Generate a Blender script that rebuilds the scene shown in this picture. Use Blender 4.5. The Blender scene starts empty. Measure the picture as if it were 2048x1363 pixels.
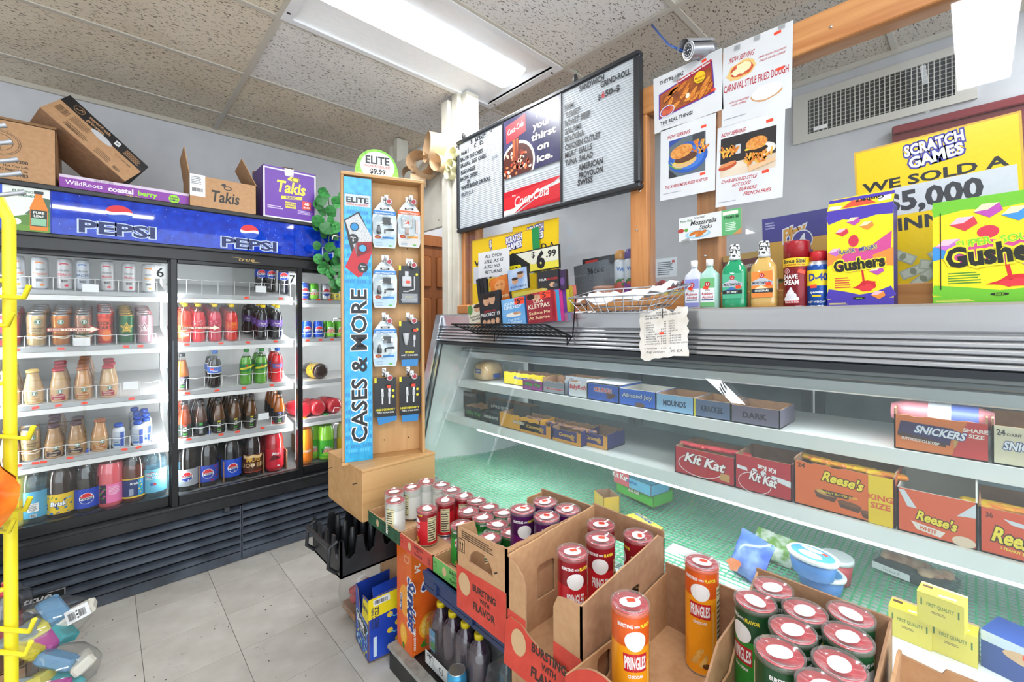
import bpy, bmesh, math, random
from math import sin, cos, pi, radians
from mathutils import Vector, Matrix
random.seed(7)
SC = bpy.context.scene
COL = SC.collection
# ------------------------------------------------------------------ camera, world, exposure
F, CAMZ, ROLL, YAW, HORY = 870.0, 1.40, radians(.3), radians(46.8), 640.0
_f = Vector((cos(YAW), sin(YAW), 0)); _r = Vector((sin(YAW), -cos(YAW), 0)); _u = Vector((0, 0, 1))
cam = bpy.data.cameras.new('camera'); camo = bpy.data.objects.new('camera', cam); COL.objects.link(camo)
cam.sensor_width = 36; cam.sensor_fit = 'HORIZONTAL'; cam.lens = F / 2048 * 36
cam.shift_y = -(681.5 - HORY) / 2048; cam.clip_start = .02
_Rc = cos(ROLL) * _r - sin(ROLL) * _u; _Uc = sin(ROLL) * _r + cos(ROLL) * _u
mw = Matrix((_Rc, _Uc, -_f)).transposed().to_4x4(); mw.translation = (0, 0, CAMZ)
camo.matrix_world = mw; SC.camera = camo
SC.view_settings.view_transform = 'Standard'; SC.view_settings.look = 'None'
SC.view_settings.gamma = 1; SC.view_settings.use_curve_mapping = False
SC.view_settings.exposure = 0.18
W = bpy.data.worlds.new('world'); SC.world = W; W.use_nodes = True
W.node_tree.nodes['Background'].inputs[0].default_value = (.86, .93, 1, 1)
W.node_tree.nodes["Background"].inputs[1].default_value = 3.1
SC.cycles.max_bounces = 7; SC.cycles.diffuse_bounces = 3; SC.cycles.glossy_bounces = 3; SC.cycles.transparent_max_bounces = 14; SC.cycles.caustics_reflective = False; SC.cycles.caustics_refractive = False
def area_light(name, loc, rot, sx, sy, power, col=(1, 1, 1), parent=None):
    l = bpy.data.lights.new(name, 'AREA'); l.shape = 'RECTANGLE'; l.size = sx; l.size_y = sy
    l.energy = power; l.color = col
    o = bpy.data.objects.new(name, l); o.location = loc; o.rotation_euler = rot; COL.objects.link(o)
    if parent: o.parent = parent
    return o
FIX_P = 24.0          # each ceiling fixture
COOLER_P = 4.5        # each upright lamp in the cooler
CASE_P = 3.2          # tube in the deli case
# ------------------------------------------------------------------ pixel to place (the photograph as 2048 x 1363)
def ray(px, py):
    x = px - 1024; y = py - HORY
    a = (x * cos(ROLL) - y * sin(ROLL)) / F; b = (x * sin(ROLL) + y * cos(ROLL)) / F
    return _f + a * _r - b * _u
def P(px, py, x=None, y=None, z=None):
    d = ray(px, py)
    s = x / d.x if x is not None else y / d.y if y is not None else (z - CAMZ) / d.z
    return Vector((d.x * s, d.y * s, CAMZ + d.z * s))
# ------------------------------------------------------------------ materials
def lin(c):
    if isinstance(c, str):
        c = tuple(int(c[i:i + 2], 16) / 255 for i in (0, 2, 4))
    return tuple(v / 12.92 if v <= .04045 else ((v + .055) / 1.055) ** 2.4 for v in c) + (1,)
MC = {}
def _new(key):
    m = bpy.data.materials.new(key); m.use_nodes = True
    return m, m.node_tree, m.node_tree.nodes['Principled BSDF']
def M(c, rough=.5, metal=0, spec=.5, coat=0):
    """print, paint and plastic: one tone with a faint procedural mottling"""
    k = f'c_{c}_{rough}_{metal}_{spec}_{coat}'
    if k in MC: return MC[k]
    m, t, b = _new(k)
    n = t.nodes.new('ShaderNodeTexNoise'); n.inputs['Scale'].default_value = 35; n.inputs['Detail'].default_value = 1
    r = t.nodes.new('ShaderNodeValToRGB')
    l = lin(c)
    r.color_ramp.elements[0].color = tuple(v * .93 for v in l[:3]) + (1,); r.color_ramp.elements[1].color = tuple(min(1, v * 1.05) for v in l[:3]) + (1,)
    t.links.new(n.outputs['Fac'], r.inputs[0]); t.links.new(r.outputs[0], b.inputs['Base Color'])
    b.inputs['Roughness'].default_value = rough; b.inputs['Metallic'].default_value = metal
    b.inputs['Specular IOR Level'].default_value = spec; b.inputs['Coat Weight'].default_value = coat
    MC[k] = m; return m
def M2(c1, c2, scale=60, rough=.5, detail=3, lo=.35, hi=.65, stretch=(1, 1, 1), bump=0, c3=None, metal=0, coord='Object', dist=0):
    """two tones mixed by noise"""
    k = f'n_{c1}_{c2}_{scale}_{rough}_{stretch}_{bump}_{c3}_{metal}_{lo}_{hi}_{dist}'
    if k in MC: return MC[k]
    m, t, b = _new(k)
    tc = t.nodes.new('ShaderNodeTexCoord'); mp = t.nodes.new('ShaderNodeMapping'); mp.inputs['Scale'].default_value = stretch
    n = t.nodes.new('ShaderNodeTexNoise'); n.inputs['Scale'].default_value = scale; n.inputs['Detail'].default_value = detail
    n.inputs['Distortion'].default_value = dist
    r = t.nodes.new('ShaderNodeValToRGB'); e = r.color_ramp.elements
    e[0].position = lo; e[0].color = lin(c1); e[1].position = hi; e[1].color = lin(c2)
    if c3: x = e.new(min(.99, hi + .12)); x.color = lin(c3)
    t.links.new(tc.outputs[coord], mp.inputs[0]); t.links.new(mp.outputs[0], n.inputs['Vector'])
    t.links.new(n.outputs['Fac'], r.inputs[0]); t.links.new(r.outputs[0], b.inputs['Base Color'])
    if bump:
        bp = t.nodes.new('ShaderNodeBump'); bp.inputs['Strength'].default_value = bump; bp.inputs['Distance'].default_value = .004
        t.links.new(n.outputs['Fac'], bp.inputs['Height']); t.links.new(bp.outputs[0], b.inputs['Normal'])
    b.inputs['Roughness'].default_value = rough; b.inputs['Metallic'].default_value = metal
    MC[k] = m; return m
def emis(c, s):
    k = f'e_{c}_{s}'
    if k in MC: return MC[k]
    m, t, b = _new(k)
    b.inputs['Base Color'].default_value = lin(c); b.inputs['Emission Color'].default_value = lin(c); b.inputs['Emission Strength'].default_value = s
    MC[k] = m; return m
def clear(name, tint='ffffff', refl=1.0, base=.02, rough=.0, haze=0, hazec='e8f0f4', hz_scale=3, hz_lo=.5, hz_hi=.7, film=0):
    """a clear sheet or plastic wall: transparent plus a Fresnel mirror, optionally a film of dirt or dew"""
    if name in MC: return MC[name]
    m = bpy.data.materials.new(name); m.use_nodes = True; t = m.node_tree; t.nodes.clear()
    o = t.nodes.new('ShaderNodeOutputMaterial'); tr = t.nodes.new('ShaderNodeBsdfTransparent'); tr.inputs[0].default_value = lin(tint)
    gl = t.nodes.new('ShaderNodeBsdfGlossy'); gl.inputs['Roughness'].default_value = rough
    fc = t.nodes.new('ShaderNodeLayerWeight'); fc.inputs[0].default_value = .5
    pw_ = t.nodes.new('ShaderNodeMath'); pw_.operation = 'POWER'; pw_.inputs[1].default_value = 5; t.links.new(fc.outputs['Facing'], pw_.inputs[0])
    lw = t.nodes.new('ShaderNodeMath'); lw.operation = 'MULTIPLY_ADD'; lw.inputs[1].default_value = .9; lw.inputs[2].default_value = .04; t.links.new(pw_.outputs[0], lw.inputs[0])
    ma = t.nodes.new('ShaderNodeMath'); ma.operation = 'MULTIPLY_ADD'; ma.inputs[1].default_value = refl; ma.inputs[2].default_value = base
    t.links.new(lw.outputs[0], ma.inputs[0])
    mx = t.nodes.new('ShaderNodeMixShader'); t.links.new(ma.outputs[0], mx.inputs[0]); t.links.new(tr.outputs[0], mx.inputs[1]); t.links.new(gl.outputs[0], mx.inputs[2])
    last = mx
    if haze or film:
        df = t.nodes.new('ShaderNodeBsdfDiffuse'); df.inputs[0].default_value = lin(hazec)
        tl = t.nodes.new('ShaderNodeBsdfTranslucent'); tl.inputs[0].default_value = lin(hazec)
        ad = t.nodes.new('ShaderNodeMixShader'); t.links.new(df.outputs[0], ad.inputs[1]); t.links.new(tl.outputs[0], ad.inputs[2])
        n = t.nodes.new('ShaderNodeTexNoise'); n.inputs['Scale'].default_value = hz_scale; n.inputs['Detail'].default_value = 4
        tc = t.nodes.new('ShaderNodeTexCoord'); t.links.new(tc.outputs['Object'], n.inputs['Vector'])
        mr = t.nodes.new('ShaderNodeMapRange'); mr.inputs[1].default_value = hz_lo; mr.inputs[2].default_value = hz_hi; mr.inputs[3].default_value = film; mr.inputs[4].default_value = max(haze, film)
        t.links.new(n.outputs['Fac'], mr.inputs[0])
        m2 = t.nodes.new('ShaderNodeMixShader'); t.links.new(mr.outputs[0], m2.inputs[0]); t.links.new(mx.outputs[0], m2.inputs[1]); t.links.new(ad.outputs[0], m2.inputs[2]); last = m2
    t.links.new(last.outputs[0], o.inputs[0])
    MC[name] = m; return m
def wood(c1, c2, axis='z', scale=14, rough=.45, name=None):
    st = {'x': (.06, 1, 1), 'y': (1, .06, 1), 'z': (1, 1, .06)}[axis]
    return M2(c1, c2, scale * 2, rough, 4, .3, .7, st, .06, dist=.8)
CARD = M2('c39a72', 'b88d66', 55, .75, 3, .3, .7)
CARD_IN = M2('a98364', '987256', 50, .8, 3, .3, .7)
BLACK = M('17181b', .35); WHITE = M('f2f2f0', .4); STICK = M('ff4a2e', .45)
STEEL = M2('d9dbde', 'bfc2c6', 18, .24, 3, .3, .75, (1, .05, 1), metal=.85)
STEEL_D = M2('84878c', '6a6d72', 18, .3, 3, .3, .7, (1, .05, 1), metal=1.0)
CHROME = M('d8dadd', .18, 1)
CLEARP = clear('clear_plastic_wall', 'f4f8f8', 1.4, .05, .03)
FILMP = clear('clear_shrink_film', 'fbfbfb', 1.0, .02, .06, film=.04)
# ------------------------------------------------------------------ mesh building
class MB:
    def __init__(s): s.v = []; s.f = []; s.m = []; s.sm = []; s.mats = []
    def mi(s, mat):
        if mat not in s.mats: s.mats.append(mat)
        return s.mats.index(mat)
    def add(s, vs, fs, mat, smooth=False, M4=None):
        o = len(s.v); k = s.mi(mat)
        s.v += [tuple(M4 @ Vector(q)) for q in vs] if M4 else [tuple(q) for q in vs]
        for q in fs: s.f.append(tuple(i + o for i in q)); s.m.append(k); s.sm.append(smooth)
        return s
    def box(s, x0, x1, y0, y1, z0, z1, mat, M4=None, bev=0):
        if bev:
            b = bev; vs = []; 
            # chamfered box: three rings of eight around z
            def ring(i, z): 
                X0, X1, Y0, Y1 = x0 + i, x1 - i, y0 + i, y1 - i
                return [(X0 + b, Y0, z), (X1 - b, Y0, z), (X1, Y0 + b, z), (X1, Y1 - b, z), (X1 - b, Y1, z), (X0 + b, Y1, z), (X0, Y1 - b, z), (X0, Y0 + b, z)]
            rs = [ring(b, z0), ring(0, z0 + b), ring(0, z1 - b), ring(b, z1)]
            for q in rs: vs += q
            fs = [tuple(range(7, -1, -1)), tuple(range(24, 32))]
            for j in range(3):
                for i in range(8): fs.append((j * 8 + i, j * 8 + (i + 1) % 8, j * 8 + 8 + (i + 1) % 8, j * 8 + 8 + i))
            return s.add(vs, fs, mat, False, M4)
        vs = [(x0, y0, z0), (x1, y0, z0), (x1, y1, z0), (x0, y1, z0), (x0, y0, z1), (x1, y0, z1), (x1, y1, z1), (x0, y1, z1)]
        return s.add(vs, [(0, 3, 2, 1), (4, 5, 6, 7), (0, 1, 5, 4), (1, 2, 6, 5), (2, 3, 7, 6), (3, 0, 4, 7)], mat, False, M4)
    def quad(s, a, b, c, d, mat): return s.add([a, b, c, d], [(0, 1, 2, 3)], mat)
    def lathe(s, prof, mat, n=20, M4=None, smooth=True, sx=1, sy=1, sq=0, cap=True):
        """prof: list of (r, z) or (r, z, mat) ; the material of a row paints the band above it"""
        vs = []; rows = len(prof)
        for q in prof:
            for i in range(n):
                a = 2 * pi * i / n; c, d = cos(a), sin(a)
                if sq:
                    k = (abs(c) ** (2 + sq) + abs(d) ** (2 + sq)) ** (-1 / (2 + sq)); c *= k; d *= k
                vs.append((q[0] * c * sx, q[0] * d * sy, q[1]))
        o = len(s.v); s.v += [tuple(M4 @ Vector(q)) for q in vs] if M4 else vs
        cur = mat
        for j in range(rows - 1):
            if len(prof[j]) > 2: cur = prof[j][2]
            k = s.mi(cur)
            for i in range(n):
                s.f.append((o + j * n + i, o + j * n + (i + 1) % n, o + (j + 1) * n + (i + 1) % n, o + (j + 1) * n + i)); s.m.append(k); s.sm.append(smooth)
        if cap:
            k0 = s.mi(prof[0][2] if len(prof[0]) > 2 else mat); k1 = s.mi(prof[-1][2] if len(prof[-1]) > 2 else cur)
            s.f.append(tuple(o + i for i in range(n - 1, -1, -1))); s.m.append(k0); s.sm.append(False)
            s.f.append(tuple(o + (rows - 1) * n + i for i in range(n))); s.m.append(k1); s.sm.append(False)
        return s
    def tube(s, pts, r, mat, n=6, closed=False, smooth=True):
        pts = [Vector(q) for q in pts]; N = len(pts); rings = []; up = None
        for i, p in enumerate(pts):
            if closed: t = pts[(i + 1) % N] - pts[i - 1]
            else: t = pts[min(i + 1, N - 1)] - pts[max(i - 1, 0)]
            t.normalize()
            if up is None: up = t.orthogonal().normalized()
            a = (up - t * up.dot(t))
            a = a.normalized() if a.length > 1e-5 else t.orthogonal().normalized()
            up = a; b = t.cross(a); rr = r[i] if isinstance(r, (list, tuple)) else r
            rings.append([p + (a * cos(2 * pi * k / n) + b * sin(2 * pi * k / n)) * rr for k in range(n)])
        vs = [q for g in rings for q in g]; fs = []
        for j in range(N if closed else N - 1):
            j2 = (j + 1) % N
            for i in range(n): fs.append((j * n + i, j * n + (i + 1) % n, j2 * n + (i + 1) % n, j2 * n + i))
        s.add(vs, fs, mat, smooth)
        if not closed: s.add(rings[0], [tuple(range(n - 1, -1, -1))], mat); s.add(rings[-1], [tuple(range(n))], mat)
        return s
    def prism(s, poly, z0, z1, mat, M4=None, side=None, smooth=False):
        n = len(poly); vs = [(x, y, z0) for x, y in poly] + [(x, y, z1) for x, y in poly]
        s.add(vs, [tuple(range(n - 1, -1, -1)), tuple(range(n, 2 * n))], mat, False, M4)
        return s.add(vs, [(i, (i + 1) % n, n + (i + 1) % n, n + i) for i in range(n)], side or mat, smooth, M4)
    def ball(s, c, rx, ry, rz, mat, n=10, M4=None, jit=0, seed=0):
        rd = random.Random(seed); vs = [(c[0], c[1], c[2] - rz)]; fs = []; h = n // 2 + 1
        for j in range(1, h):
            a = pi * j / h - pi / 2
            for i in range(n):
                k = 1 + rd.uniform(-jit, jit)
                vs.append((c[0] + rx * k * cos(a) * cos(2 * pi * i / n), c[1] + ry * k * cos(a) * sin(2 * pi * i / n), c[2] + rz * k * sin(a)))
        vs.append((c[0], c[1], c[2] + rz)); t = len(vs) - 1
        for i in range(n): fs.append((0, 1 + (i + 1) % n, 1 + i)); fs.append((t, t - n + i, t - n + (i + 1) % n))
        for j in range(h - 2):
            for i in range(n): fs.append((1 + j * n + i, 1 + j * n + (i + 1) % n, 1 + (j + 1) * n + (i + 1) % n, 1 + (j + 1) * n + i))
        return s.add(vs, fs, mat, True, M4)
    def mesh(s, name='mesh'):
        me = bpy.data.meshes.new(name); me.from_pydata(s.v, [], s.f)
        for m in s.mats: me.materials.append(m)
        me.polygons.foreach_set('material_index', s.m); me.polygons.foreach_set('use_smooth', s.sm)
        me.update(); return me
    def build(s, name, parent=None, **k): return ob(name, s.mesh(name), parent, **k)
def ob(name, me, parent=None, loc=None, rz=None, label=None, cat=None, group=None, kind=None):
    o = bpy.data.objects.new(name, me); COL.objects.link(o)
    if parent: o.parent = parent
    if loc is not None: o.location = loc
    if rz is not None: o.rotation_euler = (0, 0, rz)
    tag(o, label, cat, group, kind); return o
def tag(o, label=None, cat=None, group=None, kind=None):
    if label: o['label'] = label
    if cat: o['category'] = cat
    if group: o['group'] = group
    if kind: o['kind'] = kind
    return o
def thing(name, label, cat, loc=(0, 0, 0), rz=0, group=None): return ob(name, None, None, loc, rz, label, cat, group)
def dup(o, loc=None, rz=None, label=None, parent=None):
    c = o.copy(); COL.objects.link(c)
    if parent: c.parent = parent
    if loc is not None: c.location = loc
    if rz is not None: c.rotation_euler = (0, 0, rz)
    if label: c['label'] = label
    for ch in o.children: dup(ch, parent=c)
    return c
# ------------------------------------------------------------------ flat print: shapes and lettering laid on faces or wrapped round cylinders
TC = {}
def textgeo(s, bold=0):
    k = (s, bold)
    if k in TC: return TC[k]
    cu = bpy.data.curves.new('t', 'FONT'); cu.body = s; cu.resolution_u = 2; cu.offset = bold; cu.size = 1
    o = bpy.data.objects.new('t', cu); me = o.to_mesh()
    vs = [(v.co.x, v.co.y) for v in me.vertices]; fs = [tuple(p.vertices) for p in me.polygons]
    o.to_mesh_clear(); bpy.data.objects.remove(o); bpy.data.curves.remove(cu)
    TC[k] = (vs, fs); return TC[k]
class Art:
    def __init__(s, w=1, h=1): s.w = w; s.h = h; s.items = []
    def _put(s, vs, fs, mat, lay=None):
        if isinstance(mat, str): mat = M(mat, .45)
        x0 = min(v[0] for v in vs); x1 = max(v[0] for v in vs); y0 = min(v[1] for v in vs); y1 = max(v[1] for v in vs)
        if lay is None:
            lay = 0
            for it in s.items:
                q = it[4]
                if q[0] < x1 and q[1] > x0 and q[2] < y1 and q[3] > y0: lay = max(lay, it[3] + 1)
        s.items.append((vs, fs, mat, lay, (x0, x1, y0, y1))); return s
    def rect(s, x, y, w, h, mat, rot=0, lay=None):
        cx, cy = x + w / 2, y + h / 2; c, d = cos(radians(rot)), sin(radians(rot))
        return s._put([(cx + a * c - b * d, cy + a * d + b * c) for a, b in ((-w / 2, -h / 2), (w / 2, -h / 2), (w / 2, h / 2), (-w / 2, h / 2))], [(0, 1, 2, 3)], mat, lay)
    def poly(s, pts, mat, lay=None): return s._put(list(pts), [tuple(range(len(pts)))], mat, lay)
    def ell(s, cx, cy, rx, ry, mat, rot=0, n=18, jit=0, seed=1, lay=None, a0=0, a1=360):
        rd = random.Random(seed); c, d = cos(radians(rot)), sin(radians(rot)); p = []
        m = n if a1 - a0 >= 360 else n + 1
        for i in range(m):
            a = radians(a0 + (a1 - a0) * i / n); k = 1 + rd.uniform(-jit, jit); x, y = rx * k * cos(a), ry * k * sin(a)
            p.append((cx + x * c - y * d, cy + x * d + y * c))
        return s._put(p, [tuple(range(m))], mat, lay)
    def line(s, x0, y0, x1, y1, w, mat, lay=None):
        dx, dy = x1 - x0, y1 - y0; l = math.hypot(dx, dy) or 1; nx, ny = -dy / l * w / 2, dx / l * w / 2
        return s._put([(x0 + nx, y0 + ny), (x0 - nx, y0 - ny), (x1 - nx, y1 - ny), (x1 + nx, y1 + ny)], [(0, 1, 2, 3)], mat, lay)
    def path(s, pts, w, mat, lay=None):
        n = len(pts); L = []; R = []
        for i, (x, y) in enumerate(pts):
            ax, ay = pts[max(0, i - 1)]; bx, by = pts[min(n - 1, i + 1)]; dx, dy = bx - ax, by - ay; l = math.hypot(dx, dy) or 1
            ww = w[i] if isinstance(w, (list, tuple)) else w
            L.append((x - dy / l * ww / 2, y + dx / l * ww / 2)); R.append((x + dy / l * ww / 2, y - dx / l * ww / 2))
        return s._put(L + R, [(i, n + i, n + i + 1, i + 1) for i in range(n - 1)], mat, lay)
    def ring(s, cx, cy, rx, ry, w, mat, n=20, lay=None, rot=0):
        c, d = cos(radians(rot)), sin(radians(rot)); v = []
        for k in (1, 0):
            for i in range(n):
                a = 2 * pi * i / n; x, y = (rx - w * k) * cos(a), (ry - w * k) * sin(a); v.append((cx + x * c - y * d, cy + x * d + y * c))
        return s._put(v, [(i, (i + 1) % n, n + (i + 1) % n, n + i) for i in range(n)], mat, lay)
    def text(s, t, x, y, h, mat, al='l', bold=.012, shear=0, rot=0, w=None, out=None, outw=.05, lay=None):
        """h: height of a capital; w: squeeze or stretch to this width; out: colour of an outline"""
        base = textgeo(t, bold)
        if not base[0]: return s
        x0 = min(v[0] for v in base[0]); x1 = max(v[0] for v in base[0]); k = h / .72; kx = k if not w else w / max(1e-4, x1 - x0)
        tw = (x1 - x0) * kx; sh = {'l': 0, 'c': -tw / 2, 'r': -tw}[al]; c, d = cos(radians(rot)), sin(radians(rot))
        def tr(vs):
            r = []
            for a, b in vs:
                X = (a - x0) * kx + sh + shear * b * k; Y = b * k; r.append((x + X * c - Y * d, y + X * d + Y * c))
            return r
        if out:
            g = textgeo(t, bold + outw); s._put(tr(g[0]), g[1], out, lay)
            lay = s.items[-1][3] + 1
        return s._put(tr(base[0]), base[1], mat, lay)
    def sticker(s, x, y, w=1, h=.6, rot=0): return s.rect(x, y, w, h, STICK, rot)
    def small(s, x, y, w, h, n, mat='3a3a3a', seed=3, fill=.5):
        """lines of copy too small to read"""
        rd = random.Random(seed)
        for i in range(n): s.rect(x, y + h - (i + .8) * h / n, w * rd.uniform(.7, 1), h / n * fill, mat)
        return s
    def bars(s, x, y, w, h, mat='1a1a1a', n=16, seed=5):
        rd = random.Random(seed); q = x; st = w / n
        for i in range(n): s.rect(x + i * st, y, st * rd.uniform(.3, .8), h, mat)
        return s
    def mesh(s, mapf, slice_u=None):
        """mapf(u, v, e) -> place, e = height above the face"""
        if slice_u:
            bm = bmesh.new(); mats = []; tagl = bm.faces.layers.int.new('l')
            for vs, fs, mat, lay, bb in s.items:
                if mat not in mats: mats.append(mat)
                bv = [bm.verts.new((a, b, .00018 + lay * .00014)) for a, b in vs]
                for f in fs:
                    try: q = bm.faces.new([bv[i] for i in f]); q.material_index = mats.index(mat)
                    except ValueError: pass
            us = [v.co.x for v in bm.verts]
            if us:
                k = math.floor(min(us) / slice_u) + 1
                while k * slice_u < max(us):
                    bmesh.ops.bisect_plane(bm, geom=bm.verts[:] + bm.edges[:] + bm.faces[:], dist=1e-7, plane_co=(k * slice_u, 0, 0), plane_no=(1, 0, 0)); k += 1
            for v in bm.verts: v.co = mapf(v.co.x, v.co.y, v.co.z)
            me = bpy.data.meshes.new('print'); bm.to_mesh(me); bm.free()
            for m in mats: me.materials.append(m)
            return me
        b = MB()
        for vs, fs, mat, lay, bb in s.items: b.add([mapf(p[0], p[1], .00025 + lay * .00018) for p in vs], fs, mat)
        return b.mesh('print')
    def plane(s, name, parent, o, U, V, w, h=None, **k):
        """lay the art space (s.w x s.h) on a face: o = lower left corner, w = real width"""
        U = Vector(U).normalized(); V = Vector(V).normalized(); N = U.cross(V); o = Vector(o); kx = w / s.w; ky = (h / s.h) if h else kx
        return ob(name, s.mesh(lambda a, b, e: o + U * a * kx + V * b * ky + N * e), parent, **k)
    def cyl(s, name, parent, r, z0, k, a0=-pi / 2, prof=None, **kw):
        """wrap: art x=0 at angle a0, x runs to the viewer's right; k = metres per unit"""
        def mp(u, v, e):
            z = z0 + v * k; rr = (prof(z) if prof else r) + e; a = a0 + u * k / r; return Vector((rr * cos(a), rr * sin(a), z))
        return ob(name, s.mesh(mp, slice_u=r * .21 / k), parent, **kw)
UC, VC = (1, 0, 0), (0, 0, 1)     # faces that look to -y (cooler)
UD = (0, -1, 0)                   # faces that look to -x (deli case)
# ================================================================== the setting
CZ = 2.74; WALLY = 3.64; SWX = 2.90
def S(name, **k): return ob(name, None, None, kind='structure', **k)
# floor: vinyl tiles with dark joints
tile_m = [M2(a, b, 9, .42, 5, .32, .7) for a, b in (('b9b5ad', 'cac6bf'), ('b4b0a8', 'c6c2bb'), ('bebab2', 'cecbc4'))]
def speckled(m):
    """fine flecks and scuffs on the vinyl"""
    t = m.node_tree; b = t.nodes['Principled BSDF']; l = b.inputs['Base Color'].links[0]; src = l.from_socket
    tc = t.nodes.new('ShaderNodeTexCoord'); n = t.nodes.new('ShaderNodeTexNoise'); n.inputs['Scale'].default_value = 7; n.inputs['Detail'].default_value = 8; n.inputs['Roughness'].default_value = .75
    g = t.nodes.new('ShaderNodeNewGeometry'); t.links.new(g.outputs['Position'], n.inputs['Vector'])
    r = t.nodes.new('ShaderNodeValToRGB'); r.color_ramp.elements[0].position = .22; r.color_ramp.elements[0].color = lin('9a9287'); r.color_ramp.elements[1].position = .40; r.color_ramp.elements[1].color = (1, 1, 1, 1)
    t.links.new(n.outputs['Fac'], r.inputs[0])
    mx = t.nodes.new('ShaderNodeMixRGB'); mx.blend_type = 'MULTIPLY'; mx.inputs[0].default_value = 1
    t.links.new(src, mx.inputs[1]); t.links.new(r.outputs[0], mx.inputs[2]); t.links.new(mx.outputs[0], b.inputs['Base Color'])
for m in tile_m: speckled(m)
fl = S('floor')
MB().box(-5.4, 2.9, -2.6, WALLY, -.05, -.0025, M2('3b362f', '57514a', 30, .8)).build('floor_bed', fl)
DX, DY = .31, .303
tiles = [MB().box(.0009, DX - .0009, .0009, DY - .0009, -.004, 0, m).mesh('tile') for m in tile_m]
rd = random.Random(3)
for i in range(-4, 4):
    for j in range(-6, 4):
        o = ob('tile', tiles[rd.randrange(3)], fl, (.112 + i * DX, 2.45 + j * DY - DY * 0, rd.uniform(-.0004, 0)))
MB().box(-5.4, .112 - 4 * DX, -2.6, WALLY, -.004, -.001, tile_m[0]).build('tile_field', fl)
MB().box(.112 + 4 * DX, SWX, -2.6, WALLY, -.004, -.001, tile_m[0]).build('tile_field', fl)
MB().box(.112 - 4 * DX, .112 + 4 * DX, -2.6, 2.45 - 6 * DY, -.004, -.001, tile_m[0]).build('tile_field', fl)
lit = MB(); rd = random.Random(9)
# bits of grit lying on the floor
for k in range(34):
    p = P(rd.uniform(160, 800), rd.uniform(1190, 1360), z=0)
    if p.x < .9: lit.ball((p.x, p.y, .0015), rd.uniform(.001, .004), rd.uniform(.001, .004), .0012, M('2a2622', .9), 6)
lit.build('floor_grit', None, label='specks of dark grit scattered over the vinyl floor', cat='grit', kind='stuff')
# ceiling: mineral-fibre panels (1.22 x 0.61) in a painted grid
def ceiling_panel(c1, c2, dark):
    k = f'ceil_{c1}'
    m, t, b = _new(k)
    g = t.nodes.new('ShaderNodeNewGeometry')
    n = t.nodes.new('ShaderNodeTexNoise'); n.inputs['Scale'].default_value = 3; t.links.new(g.outputs['Position'], n.inputs['Vector'])
    r = t.nodes.new('ShaderNodeValToRGB'); r.color_ramp.elements[0].position = .3; r.color_ramp.elements[0].color = lin(c1); r.color_ramp.elements[1].position = .7; r.color_ramp.elements[1].color = lin(c2)
    t.links.new(n.outputs['Fac'], r.inputs[0])
    mp = t.nodes.new('ShaderNodeMapping'); mp.inputs['Scale'].default_value = (60, 150, 1); mp.inputs['Rotation'].default_value = (0, 0, .5)
    t.links.new(g.outputs['Position'], mp.inputs[0])
    f = t.nodes.new('ShaderNodeTexNoise'); f.inputs['Scale'].default_value = 1.0; f.inputs['Detail'].default_value = 2.5; f.inputs['Distortion'].default_value = .7; t.links.new(mp.outputs[0], f.inputs['Vector'])
    q = t.nodes.new('ShaderNodeValToRGB'); q.color_ramp.elements[0].position = .37; q.color_ramp.elements[0].color = lin(dark); q.color_ramp.elements[1].position = .405; q.color_ramp.elements[1].color = (1, 1, 1, 1)
    t.links.new(f.outputs['Fac'], q.inputs[0])
    mx = t.nodes.new('ShaderNodeMixRGB'); mx.blend_type = 'MULTIPLY'; mx.inputs[0].default_value = .85
    t.links.new(r.outputs[0], mx.inputs[1]); t.links.new(q.outputs[0], mx.inputs[2]); t.links.new(mx.outputs[0], b.inputs['Base Color'])
    bp = t.nodes.new('ShaderNodeBump'); bp.inputs['Strength'].default_value = .5; bp.inputs['Distance'].default_value = .004
    t.links.new(q.outputs[0], bp.inputs['Height']); t.links.new(bp.outputs[0], b.inputs['Normal']); b.inputs['Roughness'].default_value = .9
    return m
cp_old = ceiling_panel('dccfb9', 'e9decb', '5a4832'); cp_new = ceiling_panel('e2dfd9', 'ecebe7', '6f665a'); cp_mid = ceiling_panel('c0b6a7', 'cfc5b6', '5d5142')
ce = S('ceiling')
MB().box(-5.5, SWX, -2.6, WALLY, CZ + .09, CZ + .13, M('55524c', .9)).build('ceiling_deck', ce)
XL = [-5.53, -4.31, -3.09, -1.87, -.65, .57, 1.79, SWX]; YL = [2.10 - .61 * k for k in range(7, -1, -1)] + [2.71, 3.32, WALLY]
FIX = {(5, 6): 'over the cooler aisle', (4, 3): 'above the counter aisle', (4, 1): 'at the front of the shop', (6, 2): 'as added fill behind the counter partition', (6, 8): 'as added fill by the wooden door', (1, 7): 'in the far left aisle'}  # partition and wooden-door troffers are unseen additions that brighten the service side
for i in range(len(XL) - 1):
    for j in range(len(YL) - 1):
        if (i, j) in FIX: continue
        m = cp_new if (i, j) in ((5, 7), (5, 5), (5, 4), (6, 7)) else cp_mid if i == 6 else cp_old
        x0, x1, y0, y1 = XL[i] + .012, XL[i + 1] - .012, YL[j] + .012, YL[j + 1] - .012
        MB().box(x0, x1, y0, y1, CZ + .004, CZ + .018, m).build('panel', ce)
grid_m = M('c9c3b6', .55)
for x in XL[1:-1]: MB().box(x - .013, x + .013, -2.6, WALLY, CZ - .004, CZ + .03, grid_m).build('grid_bar', ce)
for y in YL[1:-1]:
    for i in range(len(XL) - 1): MB().box(XL[i] + .013, XL[i + 1] - .013, y - .012, y + .012, CZ - .002, CZ + .03, grid_m).build('grid_bar', ce)
MB().box(-5.4, SWX, WALLY - .02, WALLY, CZ - .022, CZ + .004, grid_m).build('wall_angle', ce)
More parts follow.
